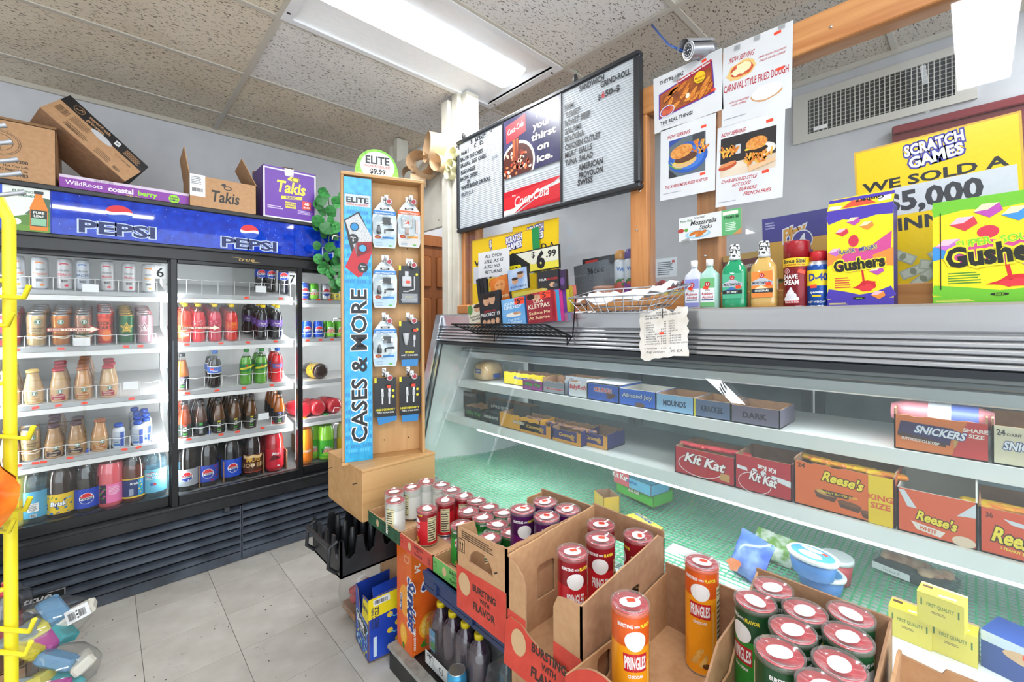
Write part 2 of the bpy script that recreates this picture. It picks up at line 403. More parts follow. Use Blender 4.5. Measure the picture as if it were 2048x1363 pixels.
MB().box(SWX - .02, SWX, -2.6, WALLY, CZ - .022, CZ + .004, grid_m).build('wall_angle', ce)
# walls
wallm = M2('c9cbd0', 'd6d8dc', 4, .7, 4); greym = M2('b9bbc0', 'c8cacd', 3, .65, 4)
wb = S('wall_back'); MB().box(-5.4, SWX + .1, WALLY, WALLY + .1, 0, CZ + .08, wallm).build('plaster', wb)
ws = S('wall_service'); MB().box(SWX, SWX + .1, -2.6, WALLY, 0, CZ + .08, greym).build('plaster', ws)
wl = S('wall_left'); MB().box(-5.5, -5.4, -2.6, WALLY, 0, CZ + .08, wallm).build('plaster', wl)
# wooden door in the back wall
dw1, dw2 = wood('8a4f25', 'a9652f', 'z'), wood('7a4319', '97572a', 'z')
dr = S('door_1')
MB().box(1.93, 2.75, WALLY - .035, WALLY - .004, 0, 2.12, dw2).build('door_leaf', dr)
for x0, x1 in ((2.02, 2.31), (2.37, 2.66)):
    for z0, z1 in ((.2, .85), (.98, 1.62), (1.72, 2.02)):
        MB().box(x0, x1, WALLY - .055, WALLY - .035, z0, z1, dw1, bev=.012).build('raised_panel', dr)
for a in ((1.86, 1.93, 0, 2.22), (2.75, 2.82, 0, 2.22), (1.93, 2.75, 2.12, 2.22)):
    MB().box(a[0], a[1], WALLY - .06, WALLY - .001, a[2], a[3], dw1).build('casing', dr)
# partition over the deli case: studs, beam, sill, acrylic panes, painted end post
pw = S('wall_partition')
fir = wood('b5743f', 'cf9158', 'z', 20, .5); firy = wood('b5743f', 'd2965c', 'y', 20, .5); cream = M2('cac6b8', 'd6d3c7', 8, .6)
def part(name, par, x0, x1, y0, y1, z0, z1, m, bev=.003): return MB().box(x0, x1, y0, y1, z0, z1, m, bev=bev).build(name, par)
PX = 1.535                                  # face of the acrylic
part('post', pw, PX - .012, PX + .055, .862, .935, 1.49, 2.19, fir)
part('post', pw, PX + .012, PX + .085, .605, .68, 1.49, 2.19, fir)
part('post', pw, PX + .012, PX + .085, -.62, -.55, 1.49, 2.19, fir)
part('beam', pw, PX - .012, PX + .06, -1.2, 2.06, 2.192, 2.292, firy)
part('sill', pw, PX - .012, PX + .085, -1.2, 2.06, 1.433, 1.49, firy)
part('post', pw, PX + .0, PX + .04, 2.035, 2.065, 1.42, 2.19, fir)
part('post', pw, PX + .03, PX + .09, 1.97, 2.03, 1.42, 2.19, fir)
ACR = clear('acrylic_sheet', 'f7f9fa', .8, .0, .02, haze=.05, hz_scale=2.2, hz_lo=.5, hz_hi=.75, hazec='c9d2da', film=.012)
for y0, y1 in ((.94, 2.03), (-1.2, .855)):
    part('acrylic_pane', pw, PX + .002, PX + .006, y0, y1, 1.47, 2.345 if y1 < 1 else 2.2, ACR, 0)
for y, z in ((.9, 2.215), (.88, 2.26), (.905, 1.75), (.89, 1.9), (.64, 1.62), (.28, 2.235), (-.02, 2.25)):
    MB().lathe([(.0045, 0), (.0045, .002), (.002, .004)], CHROME, 8, Matrix.Translation((PX - .0125, y, z)) @ Matrix.Rotation(-pi / 2, 4, 'Y')).build('screw', pw)
# painted posts and header panel at the end of the partition
part('end_post', pw, PX - .02, PX + .03, 2.07, 2.13, 0, CZ - .0, cream)
part('end_post', pw, PX - .045, PX + .02, 2.135, 2.20, 0, CZ - .03, cream)
part('end_post', pw, PX + .01, PX + .10, 2.02, 2.068, 2.3, CZ, cream)
part('header_panel', pw, PX + .0, PX + .025, 2.20, 2.93, 1.985, 2.535, cream)
part('end_post', pw, PX + .03, PX + .12, 2.88, 2.93, 2.3, CZ - .005, cream)
part('end_post', pw, PX + .03, PX + .12, 2.96, 3.01, 0, CZ - .04, cream)
for y, z in ((2.22, 2.45), (2.23, 2.3), (2.215, 2.12), (2.24, 2.06), (2.3, 2.03), (2.225, 2.2)):
    MB().lathe([(.004, 0), (.004, .0015)], M('8d8a80', .5), 8, Matrix.Translation((PX, y, z)) @ Matrix.Rotation(-pi / 2, 4, 'Y')).build('nail', pw)
# ------------------------------------------------------------------ ceiling light fixtures (they light the shop)
def fixture(i, j, where):
    x0, x1, y0, y1 = XL[i], min(XL[i + 1], XL[i] + 1.22), YL[j], YL[j + 1]
    t = thing('ceiling_light', f'white fluorescent ceiling troffer with a bright central lens {where}', 'ceiling light', ((x0 + x1) / 2, (y0 + y1) / 2, CZ), group='ceiling troffers')
    w, d = (x1 - x0) / 2, (y1 - y0) / 2; wm = M('eef0f2', .45)
    for a in ((-w + .004, w - .004, -d + .004, -d + .035), (-w + .004, w - .004, d - .035, d - .004), (-w + .004, -w + .045, -d + .035, d - .035), (w - .045, w - .004, -d + .035, d - .035)):
        MB().box(a[0], a[1], a[2], a[3], -.006, .012, wm).build('frame', t)
    b = MB()      # curved white reflector
    n = 8; prof = []
    for k in range(n + 1):
        y = -d + .035 + (2 * d - .07) * k / n; z = .005 + .05 * (1 - abs(y / (d - .035)) ** 1.6); prof.append((y, z))
    for k in range(n):
        (ya, za), (yb, zb) = prof[k], prof[k + 1]
        b.add([(-w + .045, ya, za), (w - .045, ya, za), (w - .045, yb, zb), (-w + .045, yb, zb)], [(3, 2, 1, 0)], M('f4f6f8', .5), True)
    for s in (-1, 1):
        b.add([(s * (w - .045), y, z) for y, z in prof] + [(s * (w - .045), prof[0][0], 0), (s * (w - .045), prof[-1][0], 0)], [tuple(range(len(prof))) + (len(prof) + 1, len(prof))], wm)
    b.build('reflector', t)
    le = MB(); q = .105; pts = [(-q, .035), (-q * .8, .008), (-q * .35, -.004), (q * .35, -.004), (q * .8, .008), (q, .035)]
    em = emis('f6fbff', 1.1)
    for k in range(5):
        le.add([(-w + .10, pts[k][0], pts[k][1]), (w - .10, pts[k][0], pts[k][1]), (w - .10, pts[k + 1][0], pts[k + 1][1]), (-w + .10, pts[k + 1][0], pts[k + 1][1])], [(3, 2, 1, 0)], em, True)
    for s in (-1, 1): le.add([(s * (w - .10), y, z) for y, z in pts] + [(s * (w - .085), q, .045), (s * (w - .085), -q, .045)], [(0, 1, 2, 3, 4, 5, 6, 7)], em)
    le.build('lens', t)
    for s in (-1, 1):
        for e in (-1, 1): MB().box(s * (w - .02) - .007, s * (w - .02) + .007, e * (d - .07) - .004, e * (d - .07) + .004, -.0085, -.0055, BLACK).build('latch', t)
    area_light('lamp', (0, 0, -.02), (0, 0, 0), 2 * w - .2, .2, FIX_P * (1 if i < 6 else 1.0 if j == 2 else .4), (.96, .98, 1), t)
for (i, j), w in FIX.items(): fixture(i, j, w)
# air grille high on the service wall
ag = thing('air_vent', 'long white air grille high on the grey wall behind the acrylic', 'air vent', (SWX, .35, 2.53))
gm = M('c9c6bd', .5); MB().box(-.004, -.001, -.31, .31, -.125, .125, M('0e1013', .9)).build('duct', ag)
for a in ((-.36, .36, .095, .135), (-.36, .36, -.135, -.095), (-.36, -.29, -.095, .095), (.29, .36, -.095, .095)):
    MB().box(-.014, -.001, a[0], a[1], a[2], a[3], gm).build('frame', ag)
sv = MB().box(-.012, -.006, -.0018, .0018, -.095, .095, gm).mesh('fin'); sh = MB().box(-.006, -.003, -.29, .29, -.001, .001, gm).mesh('fin')
for k in range(29): ob('fin', sv, ag, (0, -.28 + k * .02, 0))
for k in range(9): ob('fin', sh, ag, (0, 0, -.084 + k * .021))
MB().box(-.017, -.0145, .2, .262, -.086, -.066, WHITE).build('paper_strip', ag)
# dark red frame on the service wall
rb = thing('wall_board', 'dark red framed board on the wall behind the yellow lottery poster', 'board', (SWX, -.05, 2.12))
MB().box(-.03, -.001, -.36, .33, -.25, .22, M('6d2029', .4)).build('panel', rb)
for a in ((-.36, .33, .19, .23), (-.36, .33, -.26, -.22)): MB().box(-.045, -.028, a[0], a[1], a[2], a[3], M('7e2530', .35), bev=.006).build('frame_rail', rb)
# ================================================================== three-door drinks cooler
CX0, CX1, CY = -.40, 1.585, 2.95
ck = thing('drinks_cooler', 'long black three-door glass drinks cooler with a lit blue header', 'cooler', ((CX0 + CX1) / 2, CY + .34, 0))
OX, OY = (CX0 + CX1) / 2, CY + .34
def cb(name, x0, x1, y0, y1, z0, z1, m, bev=0, par=None): return MB().box(x0 - OX, x1 - OX, y0 - OY, y1 - OY, z0, z1, m, bev=bev).build(name, par or ck)
ck_b = M2('191a1d', '232529', 12, .38, 4); inw = M2('d3d4d2', 'dedfdd', 6, .45)
cb('back_wall', CX0 + .03, CX1 - .03, CY + .66, CY + .675, .40, 1.82, inw)
cb('side_wall', CX0, CX0 + .03, CY + .04, CY + .675, 0, 2.02, ck_b); cb('side_wall', CX1 - .03, CX1, CY + .04, CY + .675, 0, 2.02, ck_b)
cb('side_liner', CX0 + .03, CX0 + .036, CY + .1, CY + .66, .42, 1.80, inw); cb('side_liner', CX1 - .036, CX1 - .03, CY + .1, CY + .66, .42, 1.80, inw)
cb('top', CX0, CX1, CY + .03, CY + .675, 1.99, 2.035, ck_b); cb('inner_ceiling', CX0 + .03, CX1 - .03, CY + .1, CY + .66, 1.79, 1.82, inw)
cb('inner_floor', CX0 + .03, CX1 - .03, CY + .05, CY + .66, .36, .435, M2('6b6d6e', '7e8081', 14, .4))
cb('base', CX0 + .02, CX1 - .02, CY + .06, CY + .66, .05, .36, M('0d0e10', .6))
# header light box
cb('header_frame', CX0, CX1, CY - .012, CY + .04, 2.015, 2.04, ck_b, .004)
cb('header_frame', CX0, CX1, CY - .005, CY + .1, 1.735, 1.812, ck_b, .006); cb('header_frame', CX0, CX1, CY - .018, CY + .02, 1.795, 1.815, ck_b, .004)
blue = M2('0d2fa6', '1644cc', 30, .03, 5, .3, .7, c3='2f66dc')
hp = cb('header_panel', CX0, CX1, CY, CY + .035, 1.812, 2.017, blue)
a = Art(1.985, .205)
rd = random.Random(11)
fk = Art(1.985, .205)
for k in range(150):   # frosty flecks of the print
    x = rd.uniform(.25, 1.95); y = rd.uniform(.01, .195); l = rd.uniform(.003, .010); t = rd.uniform(0, pi)
    fk.line(x, y, x + l * cos(t), y + l * sin(t), rd.uniform(.0006, .0014), '8fb0f4', lay=0)
def pepsi_word(x, y, h, w):
    a.text('PEPSI', x, y, h, '1d2c63', bold=.03, w=w, out='c3d3f6', outw=.05)
def globe(ar, cx, cy, r, squash=1, top='d92832', bot='1e4fc0', mid='f4f5f7', rim=None):
    """red, white and blue roundel"""
    if rim: ar.ell(cx, cy, r * 1.07, r * 1.07 * squash, rim, n=24)
    n = 14
    t = [(cx + r * cos(radians(10 + 160 * i / n)), cy + r * squash * sin(radians(10 + 160 * i / n))) for i in range(n + 1)]
    bt = [(cx + r * cos(radians(190 + 160 * i / n)), cy + r * squash * sin(radians(190 + 160 * i / n))) for i in range(n + 1)]
    ar.ell(cx, cy, r, r * squash, mid, n=24)
    wv = lambda s0, k: [(cx + s0 * r * (1 - 2 * i / 8) * .985, cy + squash * r * (k + .10 * s0 * sin(pi * 2 * i / 8 * .9) - .02)) for i in range(9)]
    ar.poly(t + wv(-1, .18)[1:-1], top); ar.poly(bt + wv(1, -.2)[1:-1], bot)
pepsi_word(.315, .026, .058, .285); globe(a, .46, .137, .052, .75); pepsi_word(.895, .02, .056, .285); globe(a, 1.035, .122, .048, .85); pepsi_word(1.46, .02, .056, .285)
# the tea advertisement at the left
a.rect(-.0, .0, .075, .204, '2f55c8', lay=0); a.rect(.075, .0, .145, .204, 'e9efe9', lay=0); a.poly([(.075, .0), (.22, .0), (.22, .10), (.16, .085), (.075, .055)], '5d8a3c'); a.poly([(.14, .08), (.22, .10), (.22, .16), (.2, .165)], '4f6d57')
a.poly([(.075, 0), (.22, 0), (.22, .03), (.075, .035)], '6f9e3f'); a.ell(.115, .045, .016, .014, 'eef1f4')
a.text('FUL', .105, .178, .011, '2a6b55', bold=.03); a.text('ZING', .15, .178, .011, '2a6b55', bold=.03, al='c'); a.text('TEA & LEMONADE', .09, .160, .010, '2a6b55', bold=.03, w=.085)
bx = .185; a.poly([(bx - .028, .012), (bx + .028, .012), (bx + .028, .115), (bx + .012, .165), (bx + .012, .18), (bx - .012, .18), (bx - .012, .165), (bx - .028, .115)], 'e8872a'); a.rect(bx - .015, .178, .03, .014, '3a3f42')
a.rect(bx - .026, .03, .052, .075, '2e3b38'); a.rect(bx - .024, .034, .048, .032, '8fc4a0'); a.text('PURE', bx, .088, .011, 'f2f2ea', 'c', bold=.03); a.text('LEAF', bx, .072, .011, 'f2f2ea', 'c', bold=.03)
a.rect(.222, .0, .004, .204, '0d2a90', lay=1)
fk.plane('print_flecks', ck, (CX0 - OX, CY - OY, 1.812), UC, VC, 1.985, kind='stuff')
a.plane('header_print', ck, (CX0 - OX, CY - OY, 1.812), UC, VC, 1.985)
ar = Art(100, 20); ar.line(0, 16, 25, 16, 2, 'b99a5a', lay=0); ar.line(72, 1.5, 100, 1.5, 2, 'b99a5a', lay=0); ar.text('true', 20, 2, 17, 'b99a5a', bold=.01, shear=.3, w=60)
ar.plane('logo', ck, (.545 - OX, CY - .0055 - OY, 1.752), UC, VC, .14)
# doors: the middle one runs in the front track
GLS = clear('cooler_glass', 'fbfcfc', .4, .0, .0, film=.004, haze=.015, hz_scale=4)
fr = M('131417', .3)
def door(x0, x1, yf, num, arrow=True):
    z0, z1 = .405, 1.745; w = .03
    d = ob('door', None, ck, (x0 - OX, yf - OY, 0)); W_ = x1 - x0
    for q in ((0, w, z0, z1), (W_ - w, W_, z0, z1), (w, W_ - w, z0, z0 + .055), (w, W_ - w, z1 - .028, z1)):
        MB().box(q[0], q[1], 0, .03, q[2], q[3], fr, bev=.003).build('door_frame', d)
    MB().box(w * .9, W_ - w * .9, .012, .016, z0 + .05, z1 - .025, GLS).build('glass', d)
    MB().box(.006, .013, -.006, .001, .75, 1.30, M('4a4d52', .25, 1)).build('door_handle', d)
    if num:
        n = Art(40, 62); n.rect(0, 0, 40, 62, 'e9edf0'); n.text(num, 20, 9, 44, '14151a', 'c', bold=.012, w=27)
        n.plane('number_card', d, (W_ - w - .055 if num == '6' else W_ - w - .05, .011, z1 - .028 - .085 if num == '6' else z1 - .028 - .083), UC, VC, .046)
    if arrow:
        n = Art(150, 34); n.poly([(0, 10), (118, 10), (118, 0), (150, 17), (118, 34), (118, 24), (0, 24)], 'a52a2a'); n.poly([(2, 12), (120, 12), (120, 5), (145, 17), (120, 29), (120, 22), (2, 22)], 'e6e1cf')
        n.text('Slide To Open', 6, 14, 7.5, 'a52a2a', bold=.02, w=100); n.plane('arrow_sticker', d, (.045 if num == '7' else .20, .0110, 1.345), UC, VC, .185)
    return d
door(CX0 + .005, .285, CY + .035, '6'); door(.262, .93, CY, '7'); door(.905, CX1 - .005, CY + .035, None, False)
cb('bottom_rail', CX0, CX1, CY - .004, CY + .07, .33, .405, ck_b, .005); cb('track', CX0, CX1, CY - .01, CY + .03, .388, .404, ck_b, .003)
cb('rail_catch', .50, .525, CY - .008, CY - .003, .31, .335, M('5a5d62', .4, 1))
# louvred kick grille in two lengths: each louvre a slat
lv = M2('3a404a', '525a66', 9, .33, 4)
for x0, x1 in ((CX0, .585), (.59, CX1)):
    for k in range(6):
        z = .052 + k * .046
        b = MB(); xa, xb = x0 - OX, x1 - OX; y = CY - OY
        pr = [(y + .03, z), (y + .0, z + .008), (y + .0, z + .02), (y + .028, z + .036), (y + .034, z + .036), (y + .034, z)]
        vs = [(xa, p, q) for p, q in pr] + [(xb, p, q) for p, q in pr]; n = len(pr)
        b.add(vs, [(i, (i + 1) % n, n + (i + 1) % n, n + i) for i in range(n)] + [tuple(range(n - 1, -1, -1)), tuple(range(n, 2 * n))], lv); b.build('slat', ck)
    cb('kick_plate', x0, x1, CY + .006, CY + .04, .004, .052, lv)
    cb('grille_stile', x1 - .006 if x1 < 1 else x0, x1 if x1 < 1 else x0 + .004, CY + .004, CY + .05, .03, .32, lv)
ar = Art(100, 22); ar.rect(0, 0, 100, 22, '17191c'); ar.rect(97, 0, 2.5, 22, '9a9da2'); ar.rect(60, 19, 38, 2.5, '9a9da2'); ar.rect(0, 2, 70, 2, 'c9ccd0'); ar.text('true', 8, 3, 17, 'd3d6da', bold=.02, shear=.3, w=60)
ar.plane('logo', ck, (-.285 - OX, CY - .0015 - OY, .118), UC, VC, .15)
# shelves, upright lamps
SHZ = [1.56, 1.283, 1.008, .735]; FLZ = .4355; SHY = 3.07; TILT = .19
shm = M('d6d8d8', .4); railm = M('a9acae', .45)
BAYS = [(CX0 + .05, .262), (.297, .905), (.94, CX1 - .05)]
for bi, (x0, x1) in enumerate(BAYS):
    zs = SHZ if bi < 2 else [1.545, 1.285, 1.0, .745]
    for z in zs:
        s = ob('shelf', None, ck, (x0 - OX, SHY - OY, z)); w = x1 - x0
        k = TILT if bi < 2 else 0     # gravity-feed shelves rise to the back
        MB().add([(0, .012, -.014), (w, .012, -.014), (w, .52, -.014 + .508 * k), (0, .52, -.014 + .508 * k), (0, .012, -.004), (w, .012, -.004), (w, .52, -.004 + .508 * k), (0, .52, -.004 + .508 * k)], [(0, 3, 2, 1), (4, 5, 6, 7), (0, 1, 5, 4), (1, 2, 6, 5), (2, 3, 7, 6), (3, 0, 4, 7)], shm).build('shelf_deck', s)
        MB().box(0, w, -.004, .012, -.024, -.002, railm).build('price_rail', s)
        MB().box(0, w, -.002, .014, -.050, -.026, M('e6e7e6', .35)).build('shelf_lip', s)
for x in (.272, .918, CX1 - .045, CX0 + .045):
    MB().box(x - .007 - OX, x + .007 - OX, CY + .075 - OY, CY + .088 - OY, .50, 1.70, emis('eef6ff', 3.5)).build('light_tube', ck)
    area_light('tube_light', (x - OX, CY + .095 - OY, 1.1), (radians(90), 0, 0), .02, 1.15, COOLER_P, (.95, .98, 1), ck)
for x in (.262, .9): cb('shelf_standard', x, x + .012, CY + .60, CY + .612, .45, 1.76, M('b9bcc0', .35, 1))
# ================================================================== glass deli case
DY0, DY1 = -1.1, 1.99            # length of the case
dc = thing('deli_case', 'long glass-fronted deli case with a ribbed steel top edge', 'deli case', (1.5, 1.0, 0))
def db(name, x0, x1, y0, y1, z0, z1, m, bev=0, par=None, off=(1.5, 1.0)): return MB().box(x0 - off[0], x1 - off[0], y0 - off[1], y1 - off[1], z0, z1, m, bev=bev).build(name, par or dc)
def xg(z): return 1.29 + (z - 1.295) * .2326          # the slanting front
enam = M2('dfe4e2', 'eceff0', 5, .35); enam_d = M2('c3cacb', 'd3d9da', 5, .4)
db('top_plate', 1.335, 1.98, DY0, DY1, 1.41, 1.432, STEEL, .004)
db('steel_band', 1.318, 1.36, DY0, DY1, 1.366, 1.432, STEEL, .006)
for k in range(5):
    z = 1.3645 - k * .0145; x = 1.318 - k * .0055
    b = MB(); pr = [(x, z), (x - .006, z - .004), (x - .006, z - .0095), (x + .001, z - .0135), (x + .03, z - .0135), (x + .03, z)]; n = 6
    vs = [(p - 1.5, DY0 - 1, q) for p, q in pr] + [(p - 1.5, DY1 - 1, q) for p, q in pr]
    b.add(vs, [((i + 1) % n, i, n + i, n + (i + 1) % n) for i in range(n)] + [tuple(range(n)), tuple(range(2 * n - 1, n - 1, -1))], STEEL); b.build('rib', dc)
db('glass_channel', 1.287, 1.325, DY0, DY1, 1.276, 1.2925, M('3c4146', .4, .6))
# far end panel with its slanted steel frame
b = MB(); E0, E1 = DY1 - .03, DY1 + .0
pol = [(xg(1.43) , 1.432), (1.98, 1.432), (1.98, .06), (1.16, .06), (xg(.60), .60)]
b.add([(x - 1.5, E0 - 1, z) for x, z in pol] + [(x - 1.5, E1 - 1, z) for x, z in pol], [tuple(range(5)), tuple(range(9, 4, -1))] + [((i + 1) % 5, i, 5 + i, 5 + (i + 1) % 5) for i in range(5)], enam); b.build('end_panel', dc)
for k, (dx, w, m) in enumerate(((-.012, .010, STEEL), (0, .009, STEEL_D), (.011, .012, STEEL), (.025, .008, M('30343a', .4)))):
    b = MB(); q = [(xg(1.432) + dx, 1.432), (xg(1.432) + dx + w, 1.432), (xg(.60) + dx + w, .60), (xg(.60) + dx, .60)]; y0, y1 = E0 - .012 - k * .002, E1 + .004 - k * .001
    b.add([(x - 1.5, y0 - 1, z) for x, z in q] + [(x - 1.5, y1 - 1, z) for x, z in q], [(0, 3, 2, 1), (4, 5, 6, 7), (0, 1, 5, 4), (1, 2, 6, 5), (2, 3, 7, 6), (3, 0, 4, 7)], m); b.build('end_frame', dc)
# front glass, bottom channel, ledge, body
DGL = clear('case_glass', 'eff6f4', 1.0, .0, .0, haze=.30, hz_scale=2.6, hz_lo=.55, hz_hi=.8, hazec='c6d8dc', film=.09)
b = MB(); xa, xb = xg(1.285) + .004, xg(.63) + .004
b.add([(xa - 1.5, DY0 - 1, 1.285), (xa - 1.5, E0 - 1.012, 1.285), (xb - 1.5, E0 - 1.012, .63), (xb - 1.5, DY0 - 1, .63)], [(0, 1, 2, 3)], DGL); b.build('front_glass', dc)
db('bottom_channel', xg(.63) - .012, xg(.63) + .02, DY0, E0, .606, .632, M('c9ccd0', .3, .8))
db('ledge_top', .90, xg(.63) + .02, DY0, E0, .585, .604, STEEL); db('front_panel', .98, 1.16, DY0, E0, .12, .585, M2('5e6264', '747779', 10, .5))
db('kick_base', .835, 1.9, DY0, 1.62, 0, .095, M2('1d1d1e', '2a2a2b', 10, .5)); db('base_rail', .828, .868, DY0, 1.62, .085, .102, M2('8f8f8a', 'a9a9a4', 30, .5))
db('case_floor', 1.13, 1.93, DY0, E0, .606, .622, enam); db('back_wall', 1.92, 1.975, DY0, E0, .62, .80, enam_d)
b = MB()
# rear sliding doors in dark frames
for k in range(4):
    y0 = DY0 + .02 + k * .75; dd = ob('rear_door', None, dc, (1.93 - 1.5, y0 - 1, .80))
    MB().box(.012, .016, 0, .74, 0, .5, M2('6d7780', '88929a', 4, .25)).build('rear_glass', dd)
    for q in ((0, .03, 0, .5), (.71, .74, 0, .5), (.03, .71, 0, .03), (.03, .71, .47, .5)): MB().box(0, .02, q[0], q[1], q[2], q[3], M('5b6066', .4, .5)).build('rear_frame', dd)
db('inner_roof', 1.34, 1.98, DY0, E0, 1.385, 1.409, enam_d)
db('lamp_housing', 1.40, 1.49, DY0, 1.90, 1.205, 1.24, STEEL, .004); db('lamp_housing_top', 1.385, 1.50, DY0, 1.87, 1.243, 1.258, STEEL_D, .003)
US = (1.425, 1.076); LS = (1.335, .906)      # front edge x and top z of the two shelves
for (x, z), xb in ((US, 1.78), (LS, 1.82)):
    s = ob('shelf', None, dc, (0, 0, 0))
    MB().box(x - 1.5, xb - 1.5, DY0 - 1, 1.94 - 1, z - .012, z, enam).build('shelf_deck', s)
    MB().box(x - .004 - 1.5, x + .004 - 1.5, DY0 - 1, 1.945 - 1, z - .037, z + .002, enam).build('shelf_lip', s)
db('light_tube', 1.352, 1.366, DY0, 1.70, .853, .867, emis('f2f8ff', 5.0))
area_light('tube_light', (1.36 - 1.5, .5 - 1.0, .85), (0, 0, 0), .02, 2.5, CASE_P, (.95, .98, 1), dc)
area_light('upper_light', (1.44 - 1.5, .5 - 1.0, 1.20), (0, 0, 0), .03, 2.5, CASE_P, (.95, .98, 1), dc)
# perforated air duct bars near the glass
for k in range(26): db('air_slot', 1.155, 1.20, .62 + k * .05, .625 + k * .05, .622, .628, STEEL)
# ================================================================== drinks in the cooler
ORD = ['front one', 'second back', 'third back', 'fourth back', 'fifth back', 'sixth back']
def liq(c): return M(c, .08, 0, .6, 1)
FOILM = M('c9ccd2', .25, .9)
def can_proto(name, r, h, body, art, lid='c4c8cc', metal=.55, band=None):
    t = thing(name, 'x', 'can'); b = MB(); bm_ = M(body, .28, metal)
    b.lathe([(r * .76, 0, FOILM), (r * .8, .002, FOILM), (r * .97, .010, bm_), (r, .014, bm_), (r, h - .018, bm_), (r * .97, h - .012, bm_), (r * .84, h - .003, M(lid, .3, .85)), (r * .84, h - .001)], bm_, 18); b.build('body', t)
    l = MB(); lm = M(lid, .3, .85)
    l.lathe([(r * .86, h - .003), (r * .86, h), (r * .80, h), (r * .78, h - .004), (.001, h - .004)], lm, 16, cap=False); l.box(-.006, .006, -.018, .006, h - .0042, h - .0025, lm); l.build('lid', t)
    art.cyl('print', t, r, .012, .001); return t
def bottle_proto(name, prof, fill, liqm, cap, lz0, lz1, labcol, art, cat='bottle', caph=.016, capr=.0145, n=18, sq=0, lr=None, wall=None, capm=None):
    """prof: outline r(z); the drink fills it up to z = fill, a label band between lz0 and lz1"""
    t = thing(name, 'x', cat); b = MB(); wall = wall or CLEARP; pr = []
    for i, (r, z) in enumerate(prof):
        if i and prof[i - 1][1] < fill < z:
            r0, z0 = prof[i - 1]; k = (fill - z0) / (z - z0); pr.append((r0 + (r - r0) * k, fill, wall))
        pr.append((r, z, liqm if z < fill else wall))
    b.lathe(pr, liqm, n, sq=sq); b.build('bottle', t)
    def rz(z):
        for (r0, z0), (r1, z1) in zip(prof, prof[1:]):
            if z0 <= z <= z1: return r0 + (r1 - r0) * (z - z0) / max(1e-6, z1 - z0)
        return prof[-1][0]
    top = prof[-1][1]
    c = MB(); cm = capm or M(cap, .4); c.lathe([(capr, top - .001), (capr * 1.04, top + caph * .3), (capr * 1.0, top + caph * .85), (capr * .9, top + caph)], cm, 14); c.build('cap', t)
    if labcol:
        R = lr or max(rz(z) for z in (lz0, (lz0 + lz1) / 2, lz1)); l = MB()
        l.lathe([(rz(lz0) + .0006, lz0)] + [(rz(lz0 + (lz1 - lz0) * i / 4) + .0006, lz0 + (lz1 - lz0) * i / 4) for i in (1, 2, 3)] + [(rz(lz1) + .0006, lz1)], M(labcol, .35), n, sq=sq, cap=False); lo = l.build('label', t)
        if art: art.cyl('print', lo, R, lz0, .001, prof=lambda z: rz(z) + .0012)
    return t
P2L = [(.030, 0), (.046, .004), (.053, .018), (.054, .03), (.053, .05), (.054, .06), (.054, .17), (.052, .20), (.044, .235), (.030, .268), (.016, .288), (.0135, .292), (.0135, .300)]
P20 = [(.022, 0), (.031, .004), (.0335, .014), (.034, .03), (.031, .055), (.0335, .075), (.0345, .09), (.0345, .13), (.032, .152), (.024, .178), (.0145, .198), (.0125, .203), (.0125, .208)]
PFR = [(.026, 0), (.0315, .004), (.033, .012), (.0335, .06), (.032, .085), (.025, .118), (.021, .135), (.0205, .146), (.021, .150), (.021, .156)]
PLF = [(.026, 0), (.031, .003), (.0325, .01), (.0325, .10), (.030, .115), (.022, .150), (.0165, .180), (.0155, .192), (.0155, .198)]
PML = [(.022, 0), (.026, .003), (.027, .01), (.026, .05), (.027, .09), (.024, .103), (.017, .110), (.0165, .116)]
def roundel(w=54, h=70, bg='1a3fb8'):
    q = Art(w, h); globe(q, 0, h / 2, 26, 1, rim='ffffff' if bg != 'ffffff' else '1a3fb8', top='d8232f', bot='1b3fa6'); q.rect(-26, h / 2 - 6, 52, 12, 'f4f5f7'); q.text('PEPSI', 0, h / 2 - 4.5, 9, '16181d', 'c', bold=.03, w=44); return q
def simple(words, col, size, y, n=0, extra=None, shear=0, bold=.02):
    q = Art(); 
    if extra: extra(q)
    for i, wd in enumerate(words): q.text(wd, 0, y - i * size * 1.35, size, col if isinstance(col, str) else col[i], 'c', bold=bold, shear=shear)
    return q
def emblem(q, x, y, r): q.ell(x, y, r, r, '1f6a4b'); q.ring(x, y, r * .82, r * .82, r * .14, 'e9efe9', 16); q.ell(x, y - r * .1, r * .3, r * .5, 'e9efe9'); q.poly([(x - r * .45, y + r * .35), (x + r * .45, y + r * .35), (x, y + r * .72)], 'e9efe9')
# --- one prototype of each kind, moved to the front place of its column
def cels(acc, w2, w2c):
    q = Art(); q.path([(-16, 118), (-8, 122), (8, 122), (15, 117)], 6, acc); q.text('CELSIUS', 0, 84, 8, '2b2d31', 'c', bold=.015); q.text(w2, 0, 62, 12, w2c, 'c', bold=.02, shear=.2); q.bars(-12, 30, 24, 12, '3a3c40'); q.ell(8, 14, 8, 6, acc); return q
def dshot(mid):
    q = Art(); emblem(q, 6, 112, 13); q.text('DOUBLESHOT', 0, 78, 7, '3b3a33', 'c', bold=.02); q.text('ENERGY', 2, 66, 7, '3b3a33', 'c', bold=.02)
    q.path([(-45, 40), (-15, 50), (15, 42), (45, 50)], 9, mid); q.path([(-45, 30), (-15, 38), (15, 30), (45, 36)], 7, 'efe3c8'); q.path([(-45, 48), (-15, 58), (15, 50), (45, 58)], 2.5, '2c5c3f'); return q
